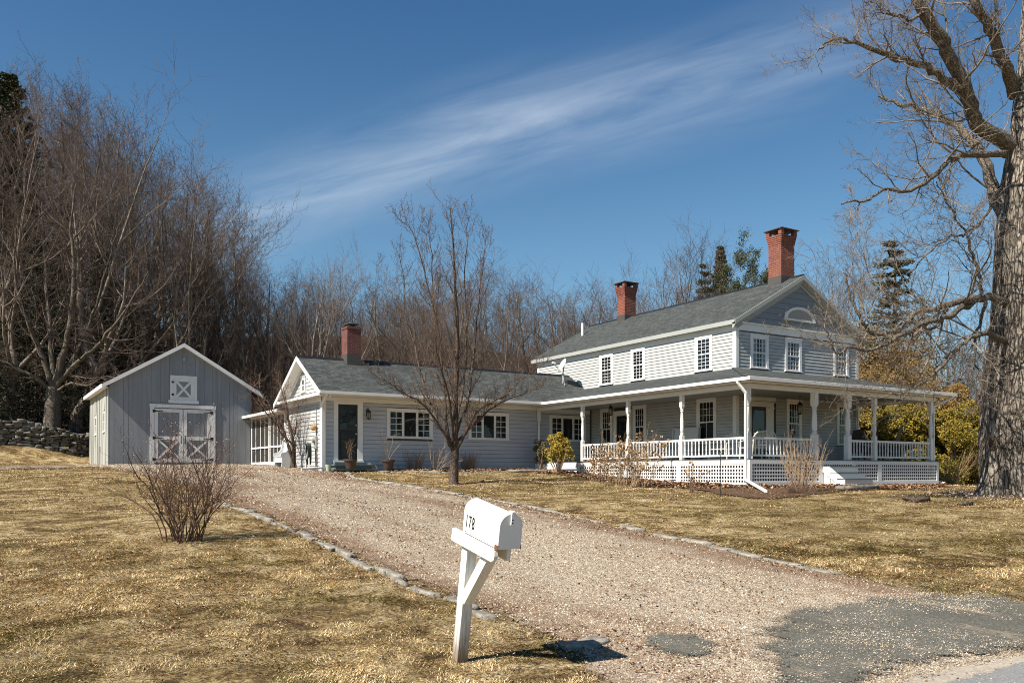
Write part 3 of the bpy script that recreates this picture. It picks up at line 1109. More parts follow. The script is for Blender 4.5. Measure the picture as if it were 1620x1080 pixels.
# rake cornice: boards following both slopes, soffit behind
mb = MB()
for xa, za in ((24.14, EZ - .10), (32.0, EZ - .16)):
    zr = RZ - .10
    for (y0, y1, dz0, dz1) in ((22.94, 22.98, -.10, .075), (22.98, 23.03, -.17, -.005), (23.03, FY0 - .052, -.23, -.02)):
        q = [(xa, y0, za + dz0), (RX, y0, zr + dz0), (RX, y1, zr + dz0), (xa, y1, za + dz0), (xa, y0, za + dz1), (RX, y0, zr + dz1), (RX, y1, zr + dz1), (xa, y1, za + dz1)]
        if xa > RX:
            q = q[3::-1] + q[:3:-1]
        mb.hexa(q)
    for (dz0, dz1, n1) in ((-.36, -.12, .05),):
        xs = (FX0 + .0 if xa < RX else FX1)
        sl = (zr - za) / (RX - xa)
        zs = za + (xs - xa) * sl
        q = [(xs, FY0 - n1, zs + dz0), (RX, FY0 - n1, zr + dz0), (RX, FY0 - .002, zr + dz0), (xs, FY0 - .002, zs + dz0), (xs, FY0 - n1, zs + dz1), (RX, FY0 - n1, zr + dz1), (RX, FY0 - .002, zr + dz1), (xs, FY0 - .002, zs + dz1)]
        if xa > RX:
            q = q[3::-1] + q[:3:-1]
        mb.hexa(q)
# eave box along the sunny side, and a short return at each corner
mb.box(24.19, FX0 - .121, 22.99, 37.0, 5.60, 5.69)
mb.box(24.14, 24.19, 22.955, 37.05, 5.625, 5.79)
mb.box(FX1 + .04, 31.96, 22.99, 37.0, 5.56, 5.66)
mb.build('cornice', M['trimgrey'], house)
for (u0, u1, z0, z1) in left2:
    window(house, WL, u0, u1, z0, z1, 3, 4, 4, cs=.12)
for (u0, u1, z0, z1) in front2:
    window(house, WG, u0, u1, z0, z1, 4, 3, 3, cs=.12, curtain=True)
for i, (u0, u1, z0, z1) in enumerate(left1):
    window(house, WL, u0, u1, z0, z1, 4, 3, 1, cs=.13, lowcols=2)
for (u0, u1, z0, z1) in front1:
    window(house, WG, u0, u1, z0, z1, 4, 3, 3, cs=.12)


def door_part(parent, W, u0, u1, z0, z1, dm, cs=.14, head=.2, label=None, style='glass'):
    mb = MB()
    W.box(mb, u0, u1, z0, z1, .004, .03)
    d = mb.build('door', dm, parent, label=label)
    mb = MB()
    W.box(mb, u0 - cs, u0, z0, z1, 0, .06)
    W.box(mb, u1, u1 + cs, z0, z1, 0, .06)
    W.box(mb, u0 - cs, u1 + cs, z1, z1 + head, 0, .065)
    W.box(mb, u0 - cs - .03, u1 + cs + .03, z1 + head, z1 + head + .04, 0, .11)
    mb.build('frame', M['white'], d)
    if style == 'glass':
        mb = MB()
        W.box(mb, u0 + .1, u1 - .1, z0 + .35, z1 - .12, .031, .036)
        mb.build('pane', M['glass'], d)
    return d


door_part(house, WL, 29.5, 30.3, .46, 2.55, M['doorgreen'], .2, .18, label='dark door on the long side between two porch windows')
d_ = door_part(house, WG, 25.18, 26.0, .46, 2.56, M['black'], .42, .16, label='dark glazed front door behind the corner of the porch')
mb = MB()
WG.box(mb, 24.8, 26.5, 2.78, 2.93, 0, .09)
for uu in (24.78, 26.12):
    WG.box(mb, uu, uu + .3, 2.5, 2.56, 0, .1)
mb.build('entablature', M['white'], d_)

# porch
PX0, PX1, PY0 = 21.34, 31.55, 19.71
DZ, BZ, CZ = .457, 2.77, 2.93
mb = MB()
mb.box(PX0 - .16, PX1 + .1, PY0 - .18, FY0, DZ - .035, DZ)
mb.box(PX0 - .16, FX0, FY0, 32.18, DZ - .035, DZ)
mb.build('porch_floor', M['deck'], house)
mb = MB()
mb.box(PX0 - .2, PX1 + .2, PY0 - .2, FY0 - .11, CZ, CZ + .03)
mb.box(PX0 - .2, FX0 - .13, FY0 - .11, 32.18, CZ, CZ + .03)
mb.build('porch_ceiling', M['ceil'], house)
mb = MB()
mb.box(PX0 - .085, PX1 + .085, PY0 - .085, PY0 + .085, BZ, CZ - .002)
mb.box(PX0 - .084, PX0 + .085, PY0 + .085, 32.15, BZ, CZ - .002)
mb.box(PX1 - .085, PX1 + .084, PY0 + .085, FY0 - .12, BZ, CZ - .002)
mb.box(PX0 - .36, PX1 + .62, PY0 - .36, PY0 - .09, CZ + .002, CZ + .05)
mb.box(PX0 - .36, PX0 - .09, PY0 - .09, 32.0, CZ + .002, CZ + .05)
mb.build('porch_beam', M['white'], house)


def porch_roof():
    mb = MB()
    e = .42
    ez = 3.09
    wz = 3.98
    A = (PX0 - e, PY0 - e, ez)
    B = (PX1 + .72, PY0 - e, ez)
    C = (FX1, FY0, wz)
    D = (FX0, FY0, wz)
    E_ = (FX0, 33.9, wz)
    G = (PX0 - e, 33.9, ez)
    H = (PX1 + .72, FY0, ez)
    th = .07

    def slab(pts):
        lo = [(x, y, z - th) for x, y, z in pts]
        k = len(pts)
        mb.add(list(pts) + lo, [tuple(range(k)), tuple(range(2 * k - 1, k - 1, -1))] + [(i, k + i, k + (i + 1) % k, (i + 1) % k) for i in range(k)])
    slab([A, B, C, D])
    slab([A, D, E_, G])
    slab([B, H, C])
    o = mb.build('porch_roof', M['shingle'], house)
    hm = MB()
    hm.bar((A[0] + .02, A[1] + .02, ez + .01), (D[0], D[1], wz + .01), .3, .03)
    hm.build('hip_cap', M['shingle'], o)


porch_roof()
mb = MB()
mb.box(PX0 - .50, PX1 + .80, PY0 - .52, PY0 - .41, 2.98, 3.085)
mb.box(PX0 - .49, PX1 + .79, PY0 - .50, PY0 - .43, 3.087, 3.1)
mb.box(PX0 - .50, PX0 - .41, PY0 - .41, 31.3, 2.98, 3.085)
mb.box(PX1 + .72, PX1 + .80, PY0 - .41, FY0, 2.98, 3.07)
mb.build('gutter', M['white'], house)

PROF = [(.062, 0), (.062, .03), (.045, .05), (.064, .08), (.045, .11), (.060, .16), (.066, .30), (.062, .6), (.046, .93), (.044, .98), (.062, 1.0), (.062, 1.03), (.044, 1.06), (.062, 1.1), (.062, 1.12)]


def post(x, y, wd, name='porch_post'):
    mb = MB()
    s = wd / .13
    h = wd / 2
    z1 = 1.34
    mb.box(x - h, x + h, y - h, y + h, DZ, z1 - .03)
    mb.hexa([(x - h, y - h, z1 - .03), (x + h, y - h, z1 - .03), (x + h, y + h, z1 - .03), (x - h, y + h, z1 - .03)] + [(x - h * .6, y - h * .6, z1 + .03), (x + h * .6, y - h * .6, z1 + .03), (x + h * .6, y + h * .6, z1 + .03), (x - h * .6, y + h * .6, z1 + .03)])
    zt = 2.30
    mb.lathe([(r * s, z1 + .01 + z / 1.12 * (zt - z1 - .02)) for r, z in PROF], (x, y, 0), 14)
    mb.hexa([(x - h * .6, y - h * .6, zt - .02), (x + h * .6, y - h * .6, zt - .02), (x + h * .6, y + h * .6, zt - .02), (x - h * .6, y + h * .6, zt - .02), (x - h, y - h, zt + .06), (x + h, y - h, zt + .06), (x + h, y + h, zt + .06), (x - h, y + h, zt + .06)])
    mb.box(x - h, x + h, y - h, y + h, zt + .06, BZ)
    return mb.build(name, M['white'], house)


LP = [(PX0, PY0), (PX0, 22.83), (PX0, 25.83), (PX0, 28.78)]
FP = [(24.6, .19), (26.4, .19), (27.92, .15), (31.42, .15)]
for x, y in LP:
    post(x, y, .13)
for x, wd in FP:
    post(x, PY0, wd)
post(PX0, 32.08, .12)
post(PX1 - .06, FY0 - .14, .12)


def balustrade(a, b, z0=DZ, rail=.73, gap=.167):
    a, b = Vector((*a, 0)), Vector((*b, 0))
    d = b - a
    Ln = d.length
    mb = MB()
    Z = Vector((0, 0, 1))
    mb.bar(a + Z * (z0 + rail - .03), b + Z * (z0 + rail - .03), .07, .05)
    mb.bar(a + Z * (z0 + rail - .065), b + Z * (z0 + rail - .065), .045, .03)
    mb.bar(a + Z * (z0 + .12), b + Z * (z0 + .12), .05, .06)
    r = mb.build('railing', M['white'], house)
    n = int(Ln / gap)
    mb = MB()
    for i in range(n):
        p = a + d * ((i + .5) / n)
        mb.lathe([(.024, z0 + .14), (.024, z0 + .24), (.017, z0 + .26), (.025, z0 + .3), (.018, z0 + .52), (.024, z0 + .56), (.024, z0 + rail - .07)], (p.x, p.y, 0), 6)
    mb.build('balusters', M['white'], r)


for k in range(3):
    balustrade((PX0, LP[k][1] + .07), (PX0, LP[k + 1][1] - .07))
balustrade((PX0 + .07, PY0), (24.5, PY0))
balustrade((26.5, PY0), (27.84, PY0))
balustrade((28.0, PY0), (31.35, PY0))
balustrade((PX1 - .04, PY0 + .1), (PX1 - .04, FY0 - .2))

# skirting with square lattice
def skirt(W, u0, u1, zb0, zb1, top=DZ - .037):
    """zb0, zb1: foot of the bottom board at both ends"""
    mb = MB()
    W.box(mb, u0, u1, top - .13, top, 0, .03)
    q = [W.p(u0, zb0, .0), W.p(u1, zb1, .0), W.p(u1, zb1, .032), W.p(u0, zb0, .032), W.p(u0, zb0 + .17, .0), W.p(u1, zb1 + .17, .0), W.p(u1, zb1 + .17, .032), W.p(u0, zb0 + .17, .032)]
    mb.hexa(q)
    W.box(mb, u0, u0 + .12, min(zb0, zb1), top - .13, 0, .031)
    W.box(mb, u1 - .12, u1, min(zb0, zb1), top - .13, 0, .0305)
    return mb.build('skirt_frame', M['white'], house)


def lattice(W, u0, u1, z0, z1):
    mb = MB()
    pitch, wd = .12, .046
    n = int((u1 - u0) / pitch)
    for i in range(n + 1):
        u = u0 + i * (u1 - u0) / n
        W.box(mb, u - wd / 2, u + wd / 2, z0, z1, .004, .011)
    k = int((z1 - z0) / pitch)
    for i in range(k + 1):
        z = z0 + i * pitch
        W.box(mb, u0, u1, z - wd / 2, z + wd / 2, .0115, .018)
    mb.build('lattice_panel', M['white'], house)


SL = WF((PX0 - .15, 0, 0), (0, 1, 0), (-1, 0, 0))
SF = WF((0, PY0 - .17, 0), (1, 0, 0), (0, -1, 0))
SR = WF((PX1 + .09, 0, 0), (0, 1, 0), (1, 0, 0))
ys = [PY0 - .17, 22.83, 25.83, 28.9]
zs = [-.50, -.46, -.34, -.06]
for i in range(3):
    skirt(SL, ys[i], ys[i + 1], zs[i], zs[i + 1])
    lattice(SL, ys[i] + .1, ys[i + 1] - .1, zs[i + 1] + .12 if i < 2 else -.1, .3)
mb = MB()
SL.box(mb, 28.95, 32.15, .16, DZ - .037, 0, .03)
SL.box(mb, 28.95, 32.15, -.1, .16, -.1, -.05)
mb.build('skirt_frame', M['white'], house)
xs = [PX0 - .15, 24.75]
for a_, b_ in ((PX0 - .15, 24.72), (24.72, 26.5), (26.5, 27.98), (27.98, PX1 + .09)):
    skirt(SF, a_, b_, -.47, -.47)
    lattice(SF, a_ + .1, b_ - .1, -.29, .3)
skirt(SR, PY0 - .17, FY0, -.5, -.5)
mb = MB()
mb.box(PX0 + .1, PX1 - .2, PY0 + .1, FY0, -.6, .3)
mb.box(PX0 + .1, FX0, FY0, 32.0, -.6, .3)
mb.build('underporch_shade', M['black'], house)  # black block added as painted shade behind the lattice holes

# steps
mb = MB()
tb = MB()
SX0, SX1 = 24.78, 26.36
fy = PY0 - .20
for i in range(3):
    ztop = DZ - .22 * (i + 1)
    y1_ = fy - .29 * i
    y0_ = y1_ - .29
    mb.box(SX0 + .04, SX1 - .02, y0_ + .005, y1_ - .02, -.55, ztop - .033)
    tb.box(SX0, SX1 + .03, y0_ - .03, y1_ + (0 if i else .0), ztop - .03, ztop)
# stringer: sloping board on the sunny side
q = [(SX0, fy, DZ - .25), (SX0, fy - .29, DZ - .25), (SX0, fy - .9, -.30), (SX0, fy - .9, -.50), (SX0, fy - .72, -.50), (SX0, fy, .0)]
q = [(SX0, fy, .2), (SX0, fy - .28, .2), (SX0, fy - .9, -.25), (SX0, fy - .9, -.5), (SX0, fy - .78, -.5), (SX0, fy, .03)]
k = len(q)
q2 = [(x + .04, y, z) for x, y, z in q]
mb.add(q + q2, [tuple(range(k)), tuple(range(2 * k - 1, k - 1, -1))] + [(i, k + i, k + (i + 1) % k, (i + 1) % k) for i in range(k)])
st = mb.build('porch_steps', M['white'], house, label='three white wooden steps up to the front porch')
tb.build('tread', M['tread'], st)


def downspout(parent, top, foot, out, label, wd=.075):
    mb = MB()
    mb.bar(top, (top[0], top[1], top[2] - .1), wd, wd, (0, 1, 0))
    mb.bar((top[0], top[1], top[2] - .08), (foot[0], foot[1], top[2] - .42), wd, wd, (0, 1, 0))
    mb.bar((foot[0], foot[1], top[2] - .38), (foot[0], foot[1], foot[2]), wd, wd, (0, 1, 0))
    mb.bar((foot[0], foot[1], foot[2] + .03), out, wd, wd)
    return mb.build('downspout', M['white'], parent, label=label, bevel=.008)


ox, oy = gnd(1212, 781)
downspout(house, (PX0 - .455, PY0 + .02, 3.0), (PX0 - .22, PY0 - .10, -.26), (ox, oy, tz(ox, oy) + .07), 'white downspout at the porch corner kicking out over the bed')
downspout(house, (PX1 + .6, PY0 - .45, 3.0), (PX1 + .14, PY0 + .05, -.35), (PX1 + .5, PY0 - .2, -.4), 'white downspout at the right end of the porch')
# vent pipe on the far roof
mb = MB()
mb.tube([(26.6, 35.9, 7.0), (26.6, 35.9, 7.78)], .07, 10)
mb.build('vent_pipe', M['white'], house)


def big_chimney(x0, x1, y0, y1, zt, label):
    zb = RZ - .62
    mb = MB()
    zf = RZ - .02
    mb.box(x0, x1, y0, y1, zb, zt - .62)
    for i in range(5):
        e = .013 * (i + 1)
        z = zt - .62 + i * .075
        mb.box(x0 - e, x1 + e, y0 - e, y1 + e, z, z + .075)
    e = .075
    z = zt - .245
    for xx in (x0 - e, x1 + e - .17):
        for yy in (y0 - e, y1 + e - .17):
            mb.box(xx, xx + .17, yy, yy + .17, z, zt - .03)
    c = mb.build('chimney', M['brick'], house, label=label)
    mb = MB()
    mb.box(x0 - .14, x1 + .14, y0 - .14, y1 + .14, zt - .03, zt + .005)
    mb.build('cap', M['flash'], c)
    mb = MB()
    mb.hexa([(x0 - .012, y0 - .012, zb), (x1 + .012, y0 - .012, zb), (x1 + .012, y1 + .012, zb), (x0 - .012, y1 + .012, zb), (x0 - .012, y0 - .012, zf + .06), (x1 + .012, y0 - .012, zf + .06), (x1 + .012, y1 + .012, zf + .06), (x0 - .012, y1 + .012, zf + .06)])
    mb.build('flashing', M['flash'], c)


big_chimney(27.46, 28.24, 23.62, 24.28, 9.88, 'nearer tall brick chimney with flared open top')
big_chimney(27.55, 28.27, 33.62, 34.24, 9.62, 'farther tall brick chimney with flared open top')
reparent(house)

# ---------------------------------------------------------------- the low wing
EX0, EY0, EY1 = 11.27, 32.2, 36.9
wing = empty('house_wing', (EX0, EY0, 0), 'low single-storey clapboard wing with long shingle roof and dark green door', 'house wing')
WE = WF((0, EY0, 0), (1, 0, 0), (0, -1, 0))
WS = WF((EX0, 0, 0), (0, 1, 0), (-1, 0, 0))
RY, RZE, EEZ, EYE, RAK = 34.0, 4.72, 3.10, 31.22, 10.85
mb = MB()
mb.box(EX0, FX0 - .02, EY0, EY1, -.4, 3.0)
mb.add([(EX0, EY0, 3.0), (EX0, EY1, 3.0), (EX0, RY, 4.55), (23.9, EY0, 3.0), (23.9, EY1, 3.0), (23.9, RY, 4.55)], [(0, 2, 1), (3, 4, 5), (0, 3, 5, 2), (2, 5, 4, 1)])
mb.build('wall', M['seamshade'], wing)
wins = [(13.99, 16.06, 1.40, 2.63), (17.76, 19.8, 1.42, 2.63), (21.98, 24.02, 1.44, 2.64)]
holes = wins + [(11.74, 12.96, .3, 2.85)]
clap(WE, EX0 + .15, FX0 - .13, -.02, 2.8, holes, .168).build('siding', M['wingsiding'], wing, label='blue-grey clapboards on the long front of the wing')
clap(WS, EY0 + .12, EY1, -.02, 2.9, [], .15).build('siding', M['siding'], wing, label='pale clapboards on the sunny end of the wing')


def etop(z):
    k = (z - 3.0) / (4.5 - 3.0)
    return (EY0 + k * (RY - EY0), EY1 - k * (EY1 - RY))


clap(WS, 0, 0, 3.06, 4.5, [(34.1, 34.7, 3.3, 3.95)], .15, top=etop, base=.003).build('gable_wall', M['siding'], wing)
window(wing, WS, 34.12, 34.66, 3.28, 3.93, 2, 1, 1, cs=.08, label='tiny four-pane attic window in the wing gable')
for (u0, u1, z0, z1) in wins:
    triple(wing, WE, u0, u1, z0, z1)
mb = MB()
WE.box(mb, EX0 - .03, EX0 + .16, -.1, 2.81, 0, .035)
WS.box(mb, EY0 - .005, EY0 + .15, -.1, 2.9, 0, .033)
mb.build('corner_board', M['white'], wing)
mb = MB()
WS.box(mb, EY1 - .12, EY1, -.1, 2.9, 0, .033)
mb.build('corner_board', M['white'], wing)
mb = MB()
WE.box(mb, EX0 - .035, PX0 + .06, 2.805, 2.965, 0, .04)
WE.box(mb, PX0 + .06, FX0 - .13, 2.75, 2.92, 0, .03)
mb.box(RAK + .06, PX0 - .4, EYE + .06, EY0 - .001, 2.97, 3.0)
WS.box(mb, EY0 - .04, EY1, 2.78, 2.96, 0, .036)
mb.box(RAK + .05, EX0 - .04, EYE + .06, EY1 + .1, 2.965, 3.03)
mb.build('frieze', M['white'], wing)
mb = MB()
gable_roof(mb, EYE, RY, EY1 + .25, RAK, 24.38, EEZ, RZE, EEZ - .1, .08, axis='X')
rf = mb.build('roof', M['shingle'], wing)
mb = MB()
mb.hexa([(RAK - .01, RY - .13, RZE - .06), (24.3, RY - .13, RZE - .06), (24.3, RY + .13, RZE - .06), (RAK - .01, RY + .13, RZE - .06), (RAK - .01, RY - .02, RZE + .035), (24.3, RY - .02, RZE + .035), (24.3, RY + .02, RZE + .035), (RAK - .01, RY + .02, RZE + .035)])
mb.build('ridge_cap', M['black'], rf)
mb = MB()
for (ya, za) in ((EYE - .03, EEZ - .09), (EY1 + .28, EEZ - .19)):
    zr = RZE - .08
    for (x0, x1, a0, a1) in ((RAK - .03, RAK + .015, -.11, .07), (RAK + .015, EX0 + .01, -.03, .0), (EX0 - .05, EX0 - .002, -.19, -.03)):
        q = [(x0, ya, za + a0), (x1, ya, za + a0), (x1, RY, zr + a0), (x0, RY, zr + a0), (x0, ya, za + a1), (x1, ya, za + a1), (x1, RY, zr + a1), (x0, RY, zr + a1)]
        if ya > RY:
            q = q[3::-1] + q[:3:-1]
        mb.hexa(q)
mb.box(RAK - .028, RAK + .02, EYE - .03, EY1 + .2, 2.94, 3.04)
mb.build('rake_board', M['white'], wing)
mb = MB()
mb.box(RAK - .02, PX0 - .42, EYE - .1, EYE - .001, 3.0, 3.11)
mb.box(RAK - .02, PX0 - .42, EYE - .0005, EYE + .07, 2.97, 3.02)
mb.build('gutter', M['white'], wing)
# door with four lights
mb = MB()
WE.box(mb, 11.92, 12.73, .49, 2.70, .003, .03)
for z in (.62, .87, 1.12, 1.37):
    WE.box(mb, 12.02, 12.63, z, z + .2, .031, .04)
dr = mb.build('door', M['doorgreen'], wing, label='dark green door with four panes over plank panels')
mb = MB()
for a_, b_ in ((12.0, 12.30), (12.35, 12.65)):
    for z0, z1 in ((1.70, 2.12), (2.17, 2.60)):
        WE.box(mb, a_, b_, z0, z1, .031, .034)
mb.build('pane', M['glass'], dr)
mb = MB()
for z, r in ((1.54, .035), (1.88, .022)):
    mb.lathe([(0.005, -.02), (r, -.015), (r, .015), (.005, .02)], WE.p(12.66, z, .06), 10)
mb.build('knob', M['brass'], dr)
mb = MB()
WE.box(mb, 11.74, 11.92, .44, 2.70, 0, .045)
WE.box(mb, 12.73, 12.95, .44, 2.70, 0, .045)
WE.box(mb, 11.74, 12.95, 2.70, 2.803, 0, .047)
WE.box(mb, 11.70, 12.97, .42, .488, 0, .1)
mb.build('frame', M['white'], dr)
mb = MB()
WE.box(mb, 11.55, 13.25, .27, .33, .05, .62)
WE.box(mb, 11.70, 12.97, .33, .42, .02, .3)
WE.box(mb, 11.3, 13.45, .10, .14, .05, 1.25)
WE.box(mb, 11.62, 13.2, .14, .27, .02, .56)
mb.build('doorstep', M['floatstone'], wing, label='bluestone doorstep of the wing')
# chimney astride the ridge
mb = MB()
cx0, cx1, cy0, cy1 = 12.83, 13.42, 33.55, 34.2
mb.box(cx0, cx1, cy0, cy1, 4.0, 5.95)
mb.box(cx0 - .025, cx1 + .025, cy0 - .025, cy1 + .025, 5.95, 6.03)
c = mb.build('chimney', M['darkbrick'], wing, label='short dark brick chimney on the wing roof')
mb = MB()
mb.box(cx0 - .01, cx1 + .01, cy0 - .01, cy1 + .01, 4.3, 4.9)
mb.build('flashing', M['flash'], c)
mb = MB()
mb.box(cx0 + .02, cx1 - .02, cy0 + .02, cy1 - .02, 6.031, 6.06)
for a_ in (cx0 + .1, cx1 - .13):
    for b_ in (cy0 + .1, cy1 - .13):
        mb.box(a_, a_ + .03, b_, b_ + .03, 6.06, 6.16)
mb.box(cx0 + .05, cx1 - .05, cy0 + .05, cy1 - .05, 6.16, 6.19)
mb.lathe([(.2, 6.19), (.15, 6.25), (.02, 6.27)], ((cx0 + cx1) / 2, (cy0 + cy1) / 2, 0), 10)
mb.build('cap', M['flash'], c)
downspout(wing, (RAK + .25, EYE - .03, 3.02), (EX0 - .02, EY0 - .09, .16), (EX0 - .9, EY0 - .25, .13), 'white downspout at the near corner of the wing')

# screened porch linking wing and barn
SCX = 11.27
WC = WF((SCX, 0, 0), (0, 1, 0), (-1, 0, 0))
mb = MB()
zt, zb = 2.58, .34
for u in (36.95, 38.02, 39.14, 39.34, 42.28):
    wd = .10 if u != 38.02 else .05
    WC.box(mb, u - wd / 2, u + wd / 2, zb, zt, 0, .028)
WC.box(mb, 36.9, 42.38, zt, zt + .12, -.02, .06)
WC.box(mb, 36.9, 42.35, zb, zb + .16, .002, .045)
WC.box(mb, 36.9, 42.35, 1.14, 1.22, .004, .043)
for u in (37.49, 38.56, 40.0, 40.75, 41.55):
    WC.box(mb, u - .03, u + .03, zb + .16, zt, .006, .022)
scp = mb.build('screen_wall', M['white'], wing, label='white framed insect screens between the wing and the barn')
mb = MB()
WC.box(mb, 36.92, 42.34, zb + .05, zt, -.02, -.01)
mb.build('screen', M['screen'], scp)
mb = MB()
mb.hexa([(10.88, 36.6, 2.70), (14.2, 36.6, 3.62), (14.2, 42.7, 3.62), (10.88, 42.7, 2.70), (10.88, 36.6, 2.76), (14.2, 36.6, 3.68), (14.2, 42.7, 3.68), (10.88, 42.7, 2.76)])
pr = mb.build('screen_porch_roof', M['shingle'], wing)
mb = MB()
mb.box(10.80, 10.875, 36.6, 42.7, 2.63, 2.75)
mb.box(10.88, 11.2, 36.6, 42.38, 2.655, 2.695)
mb.build('fascia', M['white'], pr)
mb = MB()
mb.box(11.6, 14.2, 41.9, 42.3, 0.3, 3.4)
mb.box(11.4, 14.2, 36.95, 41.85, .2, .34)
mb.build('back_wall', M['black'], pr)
reparent(wing)

# ---------------------------------------------------------------- the barn
barn = empty('barn', (4.9, 42.4, .36), 'small grey board-sided barn with white double doors and a hayloft hatch', 'barn')
BX0, BX1, BY0, BY1 = 4.90, 11.27, 42.4, 49.8
BRX, BRZ, BEZ = 8.08, 6.05, 3.98
WB = WF((0, BY0, 0), (1, 0, 0), (0, -1, 0))
WBL = WF((BX0, 0, 0), (0, 1, 0), (-1, 0, 0))
mb = MB()
mb.box(BX0, BX1, BY0, BY1, 0, 4.0)
mb.add([(BX0, BY0, 4.0), (BX1, BY0, 4.0), (BRX, BY0, 5.9), (BX0, BY1, 4.0), (BX1, BY1, 4.0), (BRX, BY1, 5.9)], [(0, 1, 2), (5, 4, 3)])
mb.build('wall', M['gable'], barn)


def boards(W, u0, u1, z0, topf, holes=(), warp=0.0):
    mb = MB()
    u = u0
    k = 0
    while u < u1 - .01:
        wd = (.19, .39, .2, .2, .38, .21)[k % 6]
        k += 1
        e = min(u + wd, u1)
        segs = [(z0 + .0, None)]
        blk = [(g0, g1) for h0, h1, g0, g1 in holes if h0 < (u + e) / 2 < h1]
        zlo = z0
        spans = []
        for g0, g1 in sorted(blk):
            spans.append((zlo, g0, False))
            zlo = g1
        spans.append((zlo, None, True))
        nn = .012 + random.uniform(0, .006 + warp)
        for a_, b_, last in spans:
            ta, tb_ = (topf(u + .004), topf(e - .004)) if last else (b_, b_)
            if ta - a_ < .01:
                continue
            lw = random.uniform(-1, 1) * warp
            q = [W.p(u + .006, a_, 0), W.p(e - .006, a_, 0), W.p(e - .006, a_, nn + lw * .5 + warp), W.p(u + .006, a_, nn + warp), W.p(u + .006, ta, 0), W.p(e - .006, tb_, 0), W.p(e - .006, tb_, nn), W.p(u + .006, ta, nn)]
            if W.u.cross(Vector((0, 0, 1))).dot(W.n) > 0:
                q = [q[3], q[2], q[1], q[0], q[7], q[6], q[5], q[4]]
            mb.hexa(q[3::-1] + q[:3:-1])
        u = e
    return mb


slope = (BRZ - BEZ) / (BRX - 4.63)


def btop(u):
    return BRZ - .13 - abs(u - BRX) * slope


bh = [(6.62, 9.54, .2, 3.17), (7.5, 8.7, 3.38, 4.53)]
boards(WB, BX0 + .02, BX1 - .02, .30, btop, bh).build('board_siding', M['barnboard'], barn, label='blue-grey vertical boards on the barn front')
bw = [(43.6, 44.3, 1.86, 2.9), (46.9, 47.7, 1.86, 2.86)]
boards(WBL, BY0 + .03, BY1, .22, lambda u: 3.86, bw, .035).build('board_siding', M['litboard'], barn, label='warped pale boards on the sunny side of the barn')
for (u0, u1, z0, z1) in bw:
    window(barn, WBL, u0, u1, z0, z1, 2, 1, 1, cs=.1)
mb = MB()
WBL.box(mb, BY0 - .01, BY0 + .04, .25, 3.8, 0, .05)
WBL.box(mb, BY1 - .1, BY1, .25, 3.8, 0, .05)
mb.build('corner_board', M['trimgrey'], barn)
mb = MB()
WBL.box(mb, 45.05, 45.25, .3, 1.25, .04, .075)
mb.build('dark_opening', M['black'], barn)
mb = MB()
gable_roof(mb, 4.60, BRX, 11.75, BY0 - .26, BY1 + .2, BEZ, BRZ, BRZ - (11.75 - BRX) * slope, .06)
mb.build('roof', M['shingle'], barn)
mb = MB()
for xa in (4.57, 11.78):
    za = BRZ - abs(xa - BRX) * slope
    for (y0, y1, a0, a1) in ((BY0 - .30, BY0 - .26, -.17, .015), (BY0 - .26, BY0 - .001, -.14, -.065)):
        q = [(xa, y0, za + a0), (BRX, y0, BRZ + a0), (BRX, y1, BRZ + a0), (xa, y1, za + a0), (xa, y0, za + a1), (BRX, y0, BRZ + a1), (BRX, y1, BRZ + a1), (xa, y1, za + a1)]
        if xa > BRX:
            q = q[3::-1] + q[:3:-1]
        mb.hexa(q)
mb.box(4.56, 4.60, BY0 - .26, BY1 + .2, BEZ - .17, BEZ + .0)
mb.hexa([(4.61, BY0 - .25, BEZ - .16), (BX0 - .06, BY0 - .25, BEZ - .16), (BX0 - .06, BY1 + .1, BEZ - .16), (4.61, BY1 + .1, BEZ - .16), (4.61, BY0 - .25, BEZ - .12), (BX0 - .06, BY0 - .25, BEZ - .12), (BX0 - .06, BY1 + .1, BEZ - .12), (4.61, BY1 + .1, BEZ - .12)])
mb.build('rake_board', M['white'], barn)
# doors
mb = MB()
WB.box(mb, 6.62, 6.80, .40, 3.05, .0, .06)
WB.box(mb, 9.36, 9.54, .40, 3.05, .0, .06)
WB.box(mb, 6.60, 9.56, 3.03, 3.19, .0, .075)
mb.build('door_frame', M['white'], barn)


